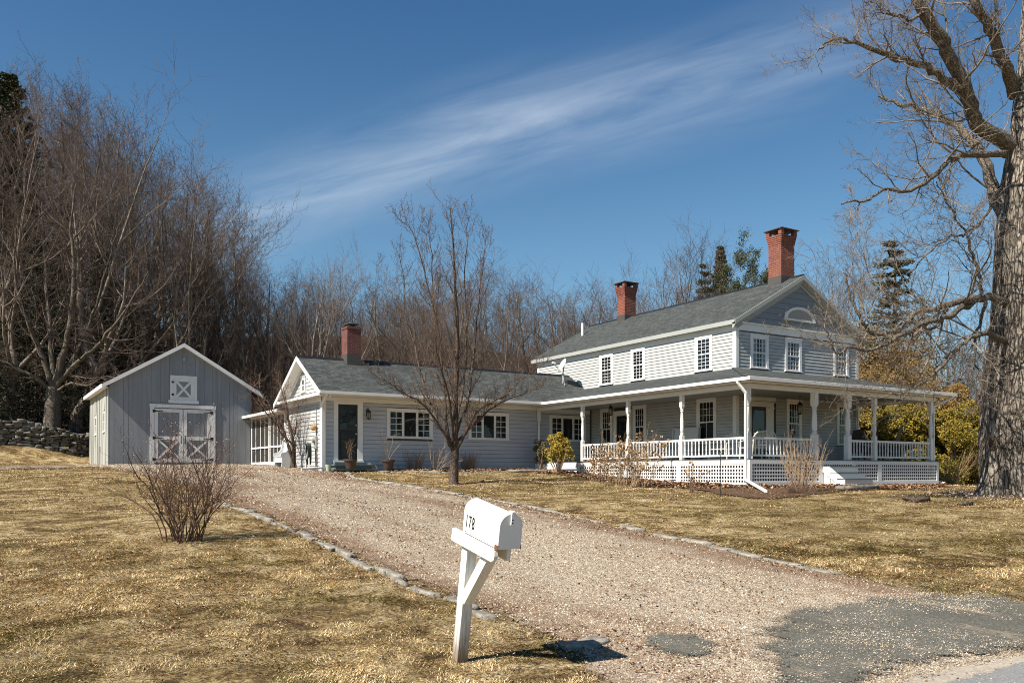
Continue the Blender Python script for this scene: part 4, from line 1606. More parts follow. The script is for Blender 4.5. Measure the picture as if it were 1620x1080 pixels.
def barn_door(u0, u1, hinge):
    z0, z1, zm = .50, 2.98, 1.62
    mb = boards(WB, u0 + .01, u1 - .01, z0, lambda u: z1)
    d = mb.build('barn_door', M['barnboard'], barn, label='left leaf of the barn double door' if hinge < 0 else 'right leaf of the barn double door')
    mb = MB()
    fw = .16
    WB.box(mb, u0, u0 + fw, z0, z1, .02, .05)
    WB.box(mb, u1 - fw, u1, z0, z1, .02, .05)
    WB.box(mb, u0 + fw, u1 - fw, z1 - fw, z1, .021, .049)
    WB.box(mb, u0 + fw, u1 - fw, z0, z0 + fw, .021, .049)
    WB.box(mb, u0 + fw, u1 - fw, zm - .08, zm + .08, .021, .049)
    WB.bar(mb, u0 + fw, z0 + fw, u1 - fw, zm - .08, .085, .022, .043)
    WB.bar(mb, u0 + fw, zm - .08, u1 - fw, z0 + fw, .085, .022, .0445)
    mb.build('braces', M['white'], d)
    mb = MB()
    for z in (.62, 1.62, 2.86):
        s = -hinge
        ua = u0 - .02 if hinge < 0 else u1 + .02
        for sg in (-1, 1):
            q = [(ua, z + .08 * sg), (ua + s * .36, z)]
        tri = [(ua - s * .06, z - .075), (ua + s * .05, z - .06), (ua + s * .10, z - .02), (ua + s * .38, z - .018), (ua + s * .38, z + .018), (ua + s * .10, z + .02), (ua + s * .05, z + .06), (ua - s * .06, z + .075)]
        if s < 0:
            tri = tri[::-1]
        a = [WB.p(x, y, .052 if abs(z - 9) else 0) for x, y in tri]
        b = [WB.p(x, y, .066) for x, y in tri]
        kk = len(tri)
        mb.add(a + b, [tuple(range(kk))[::-1], tuple(range(kk, 2 * kk))] + [(i, (i + 1) % kk, kk + (i + 1) % kk, kk + i) for i in range(kk)])
    mb.build('strap_hinges', M['black'], d)
    mb = MB()
    uh = u1 - .08 if hinge < 0 else u0 + .08
    WB.box(mb, uh - .012, uh + .012, 1.35, 1.75, .06, .085)
    mb.build('handle', M['black'], d)


barn_door(6.81, 8.07, -1)
barn_door(8.09, 9.35, 1)
mb = MB()
WB.box(mb, 7.50, 7.62, 3.40, 4.52, .0, .05)
WB.box(mb, 8.58, 8.70, 3.40, 4.52, .0, .05)
WB.box(mb, 7.50, 8.70, 4.44, 4.56, .0, .055)
WB.box(mb, 7.42, 8.78, 3.26, 3.40, .0, .085)
WB.box(mb, 7.62, 8.58, 3.40, 4.44, .005, .02)
hatch = mb.build('loft_hatch', M['white'], barn, label='white square hayloft hatch with crossed boards')
mb = MB()
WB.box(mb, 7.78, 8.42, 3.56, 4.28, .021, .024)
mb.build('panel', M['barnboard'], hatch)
mb = MB()
WB.bar(mb, 7.76, 3.54, 8.44, 4.30, .10, .0245, .045)
WB.bar(mb, 7.76, 4.30, 8.44, 3.54, .10, .0245, .047)
mb.build('braces', M['white'], hatch)
mb = MB()
for z in (3.66, 4.24):
    WB.box(mb, 7.56, 7.66, z - .045, z + .045, .051, .065)
mb.build('hinges', M['black'], hatch)
mb = MB()
mb.lathe([(.02, .08), (.05, .06), (.08, -.06), (.075, -.1), (.01, -.1)], WB.p(8.1, 5.35, .15), 10)
mb.bar(WB.p(8.1, 5.45, 0), WB.p(8.1, 5.42, .15), .03, .03)
tag(mb.build('floodlight', M['greymetal'], None, smooth=False), 'small outdoor lamp high under the barn roof peak', 'lamp')
reparent(barn)

# ================================================================ growing things
def norm(v):
    return v / np.maximum(np.linalg.norm(v, axis=-1, keepdims=True), 1e-9)


def tubes(P, Rd, k=3):
    """P (M,N,3), Rd (M,N) -> verts, quads"""
    M_, N_, _ = P.shape
    if M_ == 0:
        return np.zeros((0, 3)), np.zeros((0, 4), int)
    T = np.empty_like(P)
    T[:, 1:-1] = P[:, 2:] - P[:, :-2]
    T[:, 0] = P[:, 1] - P[:, 0]
    T[:, -1] = P[:, -1] - P[:, -2]
    T = norm(T)
    ref = np.array([0.35, 0.21, 0.11])
    r = norm(np.cross(T, ref))
    q = np.cross(T, r)
    an = np.arange(k) * 2 * np.pi / k
    V = P[:, :, None] + (r[:, :, None] * np.cos(an)[:, None] + q[:, :, None] * np.sin(an)[:, None]) * Rd[:, :, None, None]
    V = V.reshape(-1, 3)
    m_ = np.arange(M_)[:, None, None] * N_ * k
    i_ = np.arange(N_ - 1)[None, :, None] * k
    j_ = np.arange(k)[None, None, :]
    a_ = m_ + i_ + j_
    b_ = m_ + i_ + (j_ + 1) % k
    return V, np.stack([a_, b_, b_ + k, a_ + k], -1).reshape(-1, 4)


def sprout(rg, P, Rd, n, t0=.2, t1=.98, ang=45, angsd=10, ratio=.5, fall=.5, trop=.1, wig=.1, npts=5, rr=.55, rmax=None, tip=.25, minr=.004, lensd=.25, maxlen=None, phase=True):
    """n children on every branch of a level"""
    M_, N_, _ = P.shape
    seg = np.linalg.norm(np.diff(P, axis=1), axis=2)
    Ln = seg.sum(1)
    t = t0 + (t1 - t0) * (np.arange(n)[None] + rg.random((M_, n))) / n
    f = t * (N_ - 1)
    i0 = np.minimum(f.astype(int), N_ - 2)
    fr = (f - i0)[..., None]
    m_ = np.arange(M_)[:, None]
    pos = P[m_, i0] * (1 - fr) + P[m_, i0 + 1] * fr
    T = norm(P[m_, i0 + 1] - P[m_, i0])
    rad = Rd[m_, i0] * (1 - fr[..., 0]) + Rd[m_, i0 + 1] * fr[..., 0]
    az = rg.random((M_, 1)) * 6.28 + np.arange(n)[None] * 2.4 + rg.normal(0, .35, (M_, n))
    ref = np.array([0.2, 0.1, 0.97])
    a_ = norm(np.cross(T, ref) + 1e-4)
    b_ = np.cross(T, a_)
    perp = a_ * np.cos(az)[..., None] + b_ * np.sin(az)[..., None]
    th = np.radians(rg.normal(ang, angsd, (M_, n)))[..., None]
    d = T * np.cos(th) + perp * np.sin(th)
    ln = Ln[:, None] * ratio * (1 - fall * t) * np.clip(rg.normal(1, lensd, (M_, n)), .35, 1.7)
    if maxlen:
        ln = np.minimum(ln, maxlen * np.clip(rg.normal(1, .2, ln.shape), .6, 1.4))
    out = np.empty((M_, n, npts, 3))
    out[:, :, 0] = pos
    step = (ln / (npts - 1))[..., None]
    for k in range(1, npts):
        d = norm(d + np.array([0, 0, trop]) + rg.normal(0, wig, d.shape))
        out[:, :, k] = out[:, :, k - 1] + d * step
    r0 = rad * rr
    if rmax:
        r0 = np.minimum(r0, rmax)
    r0 = np.maximum(r0, minr)
    R2 = r0[..., None] * np.linspace(1, tip, npts)
    R2 = np.maximum(R2, minr * .6)
    return out.reshape(-1, npts, 3), R2.reshape(-1, npts)


def gather(levels):
    Vs, Fs, o = [], [], 0
    for P, Rd, k in levels:
        V, F_ = tubes(P, Rd, k)
        Vs.append(V)
        Fs.append(F_ + o)
        o += len(V)
    return np.concatenate(Vs), np.concatenate(Fs)


def stem_line(rg, p0, top, r0, n=9, wob=.03, tip=.15, lean=(0, 0)):
    t = np.linspace(0, 1, n)
    H = top
    x = np.cumsum(rg.normal(0, wob * H / n, n)) + lean[0] * t * H
    y = np.cumsum(rg.normal(0, wob * H / n, n)) + lean[1] * t * H
    x -= x[0]
    y -= y[0]
    P = np.stack([p0[0] + x, p0[1] + y, p0[2] + t * H], 1)[None]
    flare = 1 + .6 * np.exp(-t * 18)
    return P, (r0 * (1 - t * (1 - tip)) * flare)[None]


def forest_tree(seed, H, r0, kind):
    """returns (trunk mesh, crown mesh)"""
    rg = np.random.default_rng(seed)
    tr = stem_line(rg, (0, 0, -.3), H * (.72 if kind == 'round' else .93), r0, 10, .25 if kind == 'round' else .12, .2)
    if kind == 'round':       # open grown: several great limbs
        l1 = sprout(rg, *tr, 9, .22, .98, 36, 8, .85, .42, .10, .09, 8, .62, tip=.2)
        l2 = sprout(rg, *l1, 8, .2, .98, 36, 10, .52, .4, .13, .11, 6, .55, minr=.012)
        l3 = sprout(rg, *l2, 7, .15, .98, 38, 12, .5, .35, .12, .12, 5, .55, minr=.009)
        l4 = sprout(rg, *l3, 5, .15, .98, 38, 14, .5, .3, .12, .14, 4, .55, minr=.0075, maxlen=1.0)
        a_, b_ = [(*tr, 9), (*l1, 6), (*l2, 4)], [(*l3, 3), (*l4, 3)]
    elif kind == 'tall':      # forest grown: long clear trunk, narrow top
        l1 = sprout(rg, *tr, 15, .3, .98, 47, 11, .40, .5, .13, .12, 7, .42, tip=.2)
        l2 = sprout(rg, *l1, 7, .2, .98, 42, 12, .45, .35, .09, .14, 5, .5, minr=.011)
        l3 = sprout(rg, *l2, 6, .15, .98, 42, 14, .55, .3, .07, .15, 4, .5, minr=.008)
        l4 = sprout(rg, *l3, 3, .2, .98, 38, 14, .5, .3, .12, .14, 3, .55, minr=.0075, maxlen=.7)
        a_, b_ = [(*tr, 8), (*l1, 5)], [(*l2, 3), (*l3, 3), (*l4, 3)]
    else:                     # sapling: whippy, nearly all stem
        l1 = sprout(rg, *tr, 16, .2, .98, 32, 9, .30, .5, .22, .08, 5, .45, minr=.012)
        l2 = sprout(rg, *l1, 6, .15, .98, 34, 10, .45, .3, .2, .1, 4, .5, minr=.009)
        l3 = sprout(rg, *l2, 3, .2, .98, 34, 10, .5, .3, .2, .1, 3, .5, minr=.007)
        a_, b_ = [(*tr, 6)], [(*l1, 3), (*l2, 3), (*l3, 3)]
    V, F_ = gather(a_)
    t_ = np_mesh('trunk', V, F_, True)
    t_.materials.append(M['trunk'])
    V, F_ = gather(b_)
    c_ = np_mesh('crown', V, F_, True)
    c_.materials.append(M['twig'])
    return t_, c_


def plant(meshes, x, y, z, sc_, rot, name, label, cat, group):
    r = bpy.data.objects.new(name, None)
    COL.objects.link(r)
    r.location = (x, y, z)
    r.rotation_euler = (rf_.gauss(0, .035), rf_.gauss(0, .035), rot) if 'tree' in name or name == 'sapling' else (0, 0, rot)
    r.scale = (sc_[0], sc_[0], sc_[1])
    tag(r, label, cat, group)
    for nm, me_ in meshes:
        o = bpy.data.objects.new(nm, me_)
        COL.objects.link(o)
        o.parent = r
    return r


rf_ = random.Random(11)
FT = {}
for i in range(4):
    FT['tall%d' % i] = forest_tree(100 + i, 17.0, .21, 'tall')
for i in range(3):
    FT['round%d' % i] = forest_tree(200 + i, 16.0, .30, 'round')
for i in range(3):
    FT['sap%d' % i] = forest_tree(300 + i, 11.0, .07, 'sap')
FH = {'tall': 17.0, 'round': 19.5, 'sap': 11.5}


def outline(px):
    """height of the wood's edge against the sky in the photograph"""
    return float(np.interp(px, [-200, 0, 60, 130, 200, 232, 260, 300, 350, 400, 418, 450, 560, 600, 650, 760, 860, 880, 960, 1010],
                           [100, 120, 120, 150, 185, 240, 280, 270, 305, 375, 415, 420, 430, 415, 400, 415, 432, 445, 425, 440]))


ZONES = [(-1000, 165, 'tall bare grey-brown tree in the dark dense wood behind the fieldstone wall', 'bare trees behind the fieldstone wall'),
         (165, 440, 'tall bare tree in the brown wood rising behind the barn roof', 'bare trees behind the barn'),
         (440, 720, 'slender bare tree in the wood behind the wing chimney and the wing roof', 'bare trees behind the wing'),
         (720, 900, 'slender bare tree in the wood between the wing roof and the main house', 'bare trees beside the main house'),
         (900, 1300, 'bare tree showing over the main roof behind the farther chimney', 'bare trees behind the main roof'),
         (1300, 3000, 'bare tree in the distance right of the farmhouse beyond the golden hedge', 'bare trees beyond the hedge')]
rf_ = random.Random(11)


def forest(px, d, kind, top=None, wide=1.0, own=None):
    x, y = cf(px, d)
    z = tz(x, y)
    if top is None:
        top = outline(px) + rf_.uniform(2, 60)
    Ht = (HY - top) / FPX * d - z
    Ht = max(Ht, 6.0)
    key = kind + str(rf_.randrange(3 if kind != 'tall' else 4))
    s = Ht / FH[kind]
    for a_, b_, lb, gp in ZONES:
        if a_ <= px < b_:
            break
    if own:
        lb, gp = own, None
    w_ = min(1.15, max(.65, s)) * wide * rf_.uniform(.9, 1.1)
    me_ = FT[key]
    plant([('trunk', me_[0]), ('crown', me_[1])], x, y, z, (w_, s), rf_.uniform(0, 6.28), 'sapling' if kind == 'sap' else 'bare_tree', lb.replace('tree', 'sapling', 1) if kind == 'sap' else lb, 'tree', ('saplings' + gp[10:]) if kind == 'sap' else gp)


# front of the wood
for px in range(-60, 420, 27):
    forest(px + rf_.uniform(-9, 9), rf_.uniform(53, 60), 'tall')
for px in range(430, 1000, 24):
    forest(px + rf_.uniform(-9, 9), rf_.uniform(56, 66), 'round' if rf_.random() < .3 else 'tall', outline(px) + rf_.uniform(0, 70))
for px in range(-60, 1000, 26):
    forest(px + rf_.uniform(-9, 9), rf_.uniform(68, 78), 'round' if rf_.random() < .3 else 'tall', outline(px) + rf_.uniform(5, 70))
for px in range(-60, 1010, 28):
    forest(px + rf_.uniform(-9, 9), rf_.uniform(84, 98), 'tall', outline(px) + rf_.uniform(20, 80))
for px in range(150, 1000, 24):
    forest(px + rf_.uniform(-9, 9), rf_.uniform(51, 64), 'sap', outline(px) + rf_.uniform(60, 190))
# crowns that stand out
for px, d, tp, wd, ow in ((120, 50.5, 128, 1.1, 'tallest bare tree of the picture, high above the left eave of the barn'), (300, 54, 275, 1.1, 'big round-crowned bare tree rising straight above the barn peak'),
                          (365, 56, 315, .9, 'bare tree at the right shoulder of the tall wood, above the right barn eave'), (215, 53, 195, 1.0, 'tall spreading bare tree above the left roof slope of the barn'),
                          (515, 55, 372, .95, 'round-crowned bare tree standing out directly behind the wing chimney'), (1065, 70, 360, 1.25, 'broad round-crowned bare tree over the main roof between the two tall chimneys'),
                          (1010, 74, 415, 1.0, 'bare tree showing just right of the farther tall chimney'), (1080, 64, 368, 1.2, 'second round-crowned bare tree just right of the broad one between the tall chimneys'), (1300, 62, 365, 1.0, 'bare tree close behind the nearer tall chimney on its right'), (1325, 66, 352, 1.2, 'fine-twigged round bare tree right of the nearer tall chimney'), (640, 60, 395, .9, 'bare tree top left of the young lawn tree against the sky'),
                          (470, 58, 400, .8, 'bare tree rising above the peak of the wing gable'), (905, 66, 430, .9, 'bare tree over the far end of the main roof left of the white vent pipe'), (965, 70, 422, 1.0, 'bare tree directly behind the farther tall chimney'), (10, 49, 150, 1.0, 'bare tree cut by the left edge of the picture beside the pointed spruce')):
    forest(px, d, 'round', tp, wd, ow)
for px in range(1390, 1700, 38):
    forest(px + rf_.uniform(-9, 9), rf_.uniform(62, 80), 'sap', 560 + rf_.uniform(-40, 40))
for px in range(1480, 1760, 24):
    forest(px + rf_.uniform(-9, 9), rf_.uniform(55, 70), 'tall', 470 + rf_.uniform(-40, 90))
for px in (1120, 1180, 1240, 1400, 1450):
    forest(px, 78, 'tall', 470 + rf_.uniform(-20, 40))


# brush under the wood: a mass of whips nobody could count
def thicket():
    rg = np.random.default_rng(5)
    n = 9500
    px = np.where(np.arange(n) < 2200, rg.uniform(1470, 1720, n), rg.uniform(-120, 1040, n))
    d = rg.uniform(49.5, 80, n)
    d = np.where((px < 430) & (px > 140), np.maximum(d, 54), d)
    X, Y = cf(px, d)
    Z = TZ(X, Y)
    H = rg.uniform(1.5, 9.0, n) * np.where(px < 160, .55, 1)
    N_ = 5
    P = np.empty((n, N_, 3))
    P[:, 0] = np.stack([X, Y, Z - .1], 1)
    dr = norm(np.stack([rg.normal(0, .16, n), rg.normal(0, .16, n), np.ones(n)], 1))
    for k in range(1, N_):
        dr = norm(dr + rg.normal(0, .07, dr.shape))
        P[:, k] = P[:, k - 1] + dr * (H / (N_ - 1))[:, None]
    Rr = (rg.uniform(.008, .026, n)[:, None]) * np.linspace(1, .4, N_)
    tw = sprout(rg, P, Rr, 6, .2, .98, 42, 12, .34, .4, .08, .16, 4, .6, minr=.007)
    V, F_ = gather([(P, Rr, 3), (*tw, 3)])
    me_ = np_mesh('brush', V, F_)
    o = link('woodland_brush', me_, None, M['brush'])
    tag(o, 'tangle of bare brush and whips filling the floor of the wood', 'brush', kind='stuff')


thicket()


# ---------------------------------------------------------------- evergreens
def leaf_faces(rg, C, n, size, up=.0, cols=None, elong=2.2):
    """n small quads scattered round the centres C (K,3) with spread s (K,)"""
    K = len(C)
    c = np.repeat(C, n, axis=0)
    m_ = len(c)
    u = norm(rg.normal(0, 1, (m_, 3)) + np.array([0, 0, up]))
    v = norm(np.cross(u, rg.normal(0, 1, (m_, 3))))
    s = size * rg.uniform(.6, 1.4, m_)[:, None]
    a_ = c - v * s * .5
    V = np.stack([a_ - u * s * .0, a_ + u * s * elong * .5 + v * s * .1, a_ + u * s * elong * .5 + v * s * .9, a_ + v * s], 1)
    return V


def quads(V):
    return np.arange(len(V) * 4).reshape(-1, 4)


def conifer(seed, H, base=2.8, dens=1.0, gap=.0, col=((.022, .03, .015), (.10, .11, .055)), shape=.85, start=.08, whorl=2.6):
    rg = np.random.default_rng(seed)
    tr = stem_line(rg, (0, 0, -.2), H, H * .013, 8, .02, .08)
    nl = int(H * whorl)
    Ps, Rs = [], []
    for i in range(nl):
        t = start + (1 - start) * (i / nl)
        z = H * t
        Lb = base * (1 - t) ** shape * rg.uniform(.75, 1.15) + .12
        k = 7 if gap == 0 else 5
        az0 = rg.random() * 6.28
        for j in range(k):
            if rg.random() < gap:
                continue
            az = az0 + j * 6.28 / k + rg.normal(0, .25)
            L_ = Lb * rg.uniform(.6, 1.15)
            tt = np.linspace(0, 1, 6)
            dz = -.28 * L_ * tt + .30 * L_ * tt ** 2.2 + .12 * t * L_ * tt
            Ps.append(np.stack([np.cos(az) * tt * L_, np.sin(az) * tt * L_, z + dz], 1))
            Rs.append(np.linspace(.02 + .008 * L_, .006, 6))
    P, Rr = np.array(Ps), np.array(Rs)
    ns = 7
    tw = sprout(rg, P, Rr, ns, .12, 1.0, 55, 10, .36, .45, -.06, .1, 4, .5, minr=.005)
    V, F_ = gather([(*tr, 8), (P, Rr, 3), (tw[0], tw[1], 3)])
    tm = np_mesh('trunk', V, F_, True)
    tm.materials.append(M['trunk'])
    allp = np.concatenate([tw[0].reshape(-1, 3), P[:, 2:].reshape(-1, 3)])
    allp = allp + rg.normal(0, .03, allp.shape)
    Q = leaf_faces(rg, np.repeat(allp, 2, axis=0) + rg.normal(0, .035, (len(allp) * 2, 3)), int(4 * dens), .055, -.2, elong=2.6)
    cc = rg.random((len(Q), 1)) ** 1.4
    shade = np.repeat(np.array(col[0])[None] * (1 - cc) + np.array(col[1])[None] * cc, 4, axis=0)
    cm_ = np_mesh('crown', Q.reshape(-1, 3), quads(Q), cols=shade)
    cm_.materials.append(M['attr'])
    return tm, cm_


def put(meshes, px, d, H, Hm, label, name='conifer', cat='tree', group=None, wide=1.0, sink=0.0):
    x, y = cf(px, d)
    z = tz(x, y) - sink
    s = H / Hm
    return plant([('trunk', meshes[0]), ('crown', meshes[1])], x, y, z, (s * wide, s), rf_.uniform(0, 6), name, label, cat, group)


def h_at(px, d, top):
    x, y = cf(px, d)
    return (HY - top) / FPX * d - tz(x, y)


SPR = conifer(1, 16, 3.4, 1.0)
SPR2 = conifer(2, 14, 2.8, .8, .22, whorl=1.7)
HEM = conifer(3, 15, 4.2, 1.2, .05, ((.01, .018, .008), (.04, .055, .02)), .7, .04)
put(SPR, 14, 60, h_at(14, 60, 112), 16, 'dark pointed spruce at the left edge of the picture above the wall', wide=1.35)
put(HEM, 60, 52, h_at(60, 52, 380), 15, 'dark hemlock among bare trunks left of the big maple by the wall', group=None)
put(HEM, 160, 54, h_at(160, 54, 390), 15, 'dark hemlock behind the left slope of the barn roof', wide=1.1)
put(HEM, 20, 50, h_at(20, 50, 450), 15, 'low dark hemlock at the left edge above the stone wall', wide=1.2)
put(HEM, 205, 57, h_at(205, 57, 425), 15, 'dark hemlock rising just left of the barn peak', wide=.8)
put(HEM, -60, 54, h_at(-60, 54, 300), 15, 'dark hemlock partly cut by the left edge of the picture', wide=1.0)
put(HEM, 105, 56, h_at(105, 56, 330), 15, 'tall dark hemlock directly behind the big maple by the wall', wide=.8)
put(HEM, 235, 60, h_at(235, 60, 470), 15, 'broad dark hemlock behind the right half of the barn roof')
put(HEM, 135, 50.5, h_at(135, 50.5, 560), 15, 'small green hemlock between the big maple and the barn eave', wide=1.6)
put(HEM, -15, 47.5, h_at(-15, 47.5, 540), 15, 'small hemlock cut by the left edge just above the stone wall', wide=1.6)
put(HEM, 40, 57, h_at(40, 57, 300), 15, 'dark hemlock right of the pointed spruce near the left edge', wide=.9)
put(HEM, 90, 63, h_at(90, 63, 400), 15, 'broad shadowy hemlock deep in the wood behind the big maple', wide=1.5)
put(HEM, 185, 66, h_at(185, 66, 440), 15, 'broad shadowy hemlock deep in the wood above the barn eave', wide=1.5)
put(HEM, 330, 70, h_at(330, 70, 500), 15, 'shadowy hemlock deep in the wood right of the barn peak', wide=1.4)
put(SPR2, 1415, 58, h_at(1415, 58, 370), 14, 'tall dark spruce between the farmhouse gable and the old maple', wide=1.6)
put(SPR, 1140, 78, h_at(1140, 78, 385), 16, 'pointed spruce showing over the ridge between the two tall chimneys', wide=.9)
put(SPR2, 1115, 72, h_at(1115, 72, 408), 14, 'thin spruce left of the pointed spruce over the main ridge', wide=1.0)


def pine(seed, H=14):
    rg = np.random.default_rng(seed)
    tr = stem_line(rg, (0, 0, -.2), H * .93, .2, 9, .1, .2)
    l1 = sprout(rg, *tr, 24, .3, .98, 62, 12, .36, .4, .10, .10, 6, .4)
    l2 = sprout(rg, *l1, 6, .3, 1.0, 42, 12, .45, .3, .10, .12, 5, .55)
    l3 = sprout(rg, *l2, 5, .3, 1.0, 40, 12, .5, .3, .12, .12, 4, .55)
    V, F_ = gather([(*tr, 8), (*l1, 5), (*l2, 3), (*l3, 3)])
    tm = np_mesh('trunk', V, F_, True)
    tm.materials.append(M['trunk'])
    C = np.concatenate([l3[0][:, 2:].reshape(-1, 3), l2[0][:, -1]])
    Q = leaf_faces(rg, C + 0, 26, .05, .5, elong=4.0)
    Q = Q + np.repeat(rg.normal(0, .17, (len(Q), 1, 3)), 4, axis=1)
    cc = rg.random((len(Q), 1))
    shade = np.repeat(np.array([[.02, .028, .012]]) * (1 - cc) + np.array([[.10, .10, .04]]) * cc, 4, axis=0)
    cm_ = np_mesh('crown', Q.reshape(-1, 3), quads(Q), cols=shade)
    cm_.materials.append(M['attr'])
    return tm, cm_


PN = pine(4)
put(PN, 1200, 64, h_at(1203, 68, 440), 14, 'open-crowned pine just left of the nearer tall chimney', 'pine_tree', wide=.8)
put(PN, 1165, 76, h_at(1165, 76, 462), 14, 'low rounded pine between the pointed spruce and the nearer chimney', 'pine_tree', wide=.8)


# golden hedge: tall arborvitae and junipers beyond the porch
def bush_mesh(seed, W_, D_, H, n, size, cols, lobes=14, core=.0, elong=1.8, gapz=.15, droop=0):
    rg = np.random.default_rng(seed)
    # plumes: many upright sprays whose tips make the outline
    lc = np.stack([rg.normal(0, .30, lobes) * W_, rg.normal(0, .30, lobes) * D_, rg.uniform(.05, .92, lobes) * H], 1)
    lr = rg.uniform(.16, .34, lobes)[:, None] * np.array([W_, D_, H * .75])[None] * .8
    k = rg.integers(0, lobes, n)
    dirs = norm(rg.normal(0, 1, (n, 3)))
    rad = rg.uniform(.55, 1.05, n)[:, None] ** .6
    c = lc[k] + dirs * lr[k] * rad
    # break up into clumps
    cell = np.floor(c / np.array([W_ * .07, D_ * .07, H * .06])[None]).astype(int)
    hsh = (cell[:, 0] * 73856093 ^ cell[:, 1] * 19349663 ^ cell[:, 2] * 83492791) % 1000 / 1000.0
    keep = (hsh > gapz) & (c[:, 2] > .02)
    c, hsh = c[keep], hsh[keep]
    Q = leaf_faces(rg, c, 1, size, .6 - droop, elong=elong)
    cols = np.array(cols)
    ci = np.clip(((hsh * .65 + rg.random(len(c)) * .35) * len(cols)).astype(int), 0, len(cols) - 1)
    sh = cols[ci] * rg.uniform(.75, 1.2, (len(c), 1))
    return Q, np.repeat(sh, 4, axis=0)


GOLD = [(.02, .022, .005), (.06, .06, .01), (.12, .11, .015), (.24, .19, .025), (.30, .19, .03), (.11, .115, .02), (.20, .11, .03)]


def hedge_plant(seed, px, d, wpx, top, label, cols, n=26000, size=.10, name='golden_cedar', cat='shrub', group='golden evergreens beyond the porch'):
    x, y = cf(px, d)
    z = tz(x, y)
    W_ = wpx / FPX * d
    H = (HY - top) / FPX * d - z
    Q, sh = bush_mesh(seed, W_, W_ * .9, H, int(n * 3.2), size * .46, cols, lobes=34, gapz=.34, elong=2.6)
    r = empty(name, (x, y, z), label, cat, group)
    me_ = np_mesh('foliage', Q.reshape(-1, 3), quads(Q), cols=sh)
    link('foliage', me_, r, M['attr'])
    rg = np.random.default_rng(seed + 50)
    P, Rr = stem_line(rg, (0, 0, -.1), H * .85, .09, 6, .08, .2)
    b1 = sprout(rg, P, Rr, 26, .08, .95, 42, 10, .38, .5, .25, .1, 5, .4)
    V, F_ = gather([(P, Rr, 6), (*b1, 4)])
    link('stem', np_mesh('stem', V, F_, True), r, M['trunk'])
    return r


hedge_plant(21, 1385, 47, 115, 540, 'tall golden-brown evergreen just right of the gable corner', [(.09, .07, .015), (.17, .12, .03), (.26, .16, .05), (.20, .11, .04), (.10, .08, .03)], 34000)
hedge_plant(28, 1470, 46, 110, 590, 'golden-brown evergreen above the right end of the porch roof', [(.09, .07, .015), (.17, .12, .03), (.26, .16, .05), (.20, .11, .04)], 30000)
hedge_plant(22, 1425, 44, 120, 590, 'golden-brown evergreen above the right half of the porch roof', [(.09, .07, .015), (.17, .12, .03), (.26, .16, .05), (.20, .11, .04)], 30000)
hedge_plant(23, 1400, 41, 110, 640, 'yellow-green evergreen seen between the right porch posts', GOLD, 32000)
hedge_plant(24, 1455, 40, 105, 650, 'yellow-green evergreen behind the right end post of the porch', GOLD, 32000)
hedge_plant(25, 1515, 40, 100, 645, 'yellow-green evergreen between the porch end and the old maple', GOLD, 30000)
hedge_plant(26, 1565, 43, 95, 640, 'green-gold evergreen partly hidden by the old maple trunk', GOLD, 24000)
hedge_plant(27, 1365, 44, 60, 655, 'low golden evergreen next to the house corner on the porch side', GOLD, 16000)

# ---------------------------------------------------------------- the old maple at right
MD = 23.5


def pl(pts, d=MD, dz=None):
    """limb centre line from photograph points at given depths"""
    out = []
    for i, p in enumerate(pts):
        dd_ = p[2] if len(p) > 2 else d
        x, y = cf(p[0], dd_)
        out.append((x, y, (HY - p[1]) / FPX * dd_))
    return np.array(out)


def resamp(P, n):
    P = np.asarray(P, float)
    # smooth by Catmull-Rom
    k = len(P)
    t = np.linspace(0, k - 1, n)
    i = np.minimum(t.astype(int), k - 2)
    f = (t - i)[:, None]
    p0, p1, p2, p3 = P[np.maximum(i - 1, 0)], P[i], P[i + 1], P[np.minimum(i + 2, k - 1)]
    return .5 * ((2 * p1) + (-p0 + p2) * f + (2 * p0 - 5 * p1 + 4 * p2 - p3) * f ** 2 + (-p0 + 3 * p1 - 3 * p2 + p3) * f ** 3)


def limb(pts, r0, r1, n=24, d=MD, jit=.03, seed=0):
    rg = np.random.default_rng(seed)
    P = resamp(pl(pts, d), n)
    P[1:] += rg.normal(0, jit, (n - 1, 3))
    return P, r0 + (r1 - r0) * np.linspace(0, 1, n) ** .8


maple = empty('old_maple', (*cf(1612, MD), 0), 'huge old maple with furrowed grey bark at the right edge of the picture', 'tree')
rgm = np.random.default_rng(77)
# trunk: high resolution, fluted and furrowed
tx = [(1622, 790), (1615, 740), (1612, 690), (1616, 620), (1622, 540), (1626, 460), (1628, 380), (1630, 300), (1634, 220), (1636, 140), (1640, 60), (1644, -30), (1650, -140)]
tr_ = [1.22, 1.02, .96, .88, .84, .83, .82, .78, .62, .50, .44, .40, .34]
NT, KT = 300, 150
CL = resamp(pl([(a_, b_) for a_, b_ in tx]), NT)
RT = np.interp(np.linspace(0, 1, NT), np.linspace(0, 1, len(tr_)), tr_)
an = np.arange(KT) * 2 * np.pi / KT
AN, TT = np.meshgrid(an, np.linspace(0, 1, NT))
zz = CL[:, 2][:, None] + 0 * AN


def ridge(an_, z_, f, zf, ph):
    return 1 - np.abs(np.sin(an_ * f / 2 + ph + .9 * np.sin(z_ * zf + ph) + .5 * np.sin(z_ * zf * 2.7 + an_ * 3)))


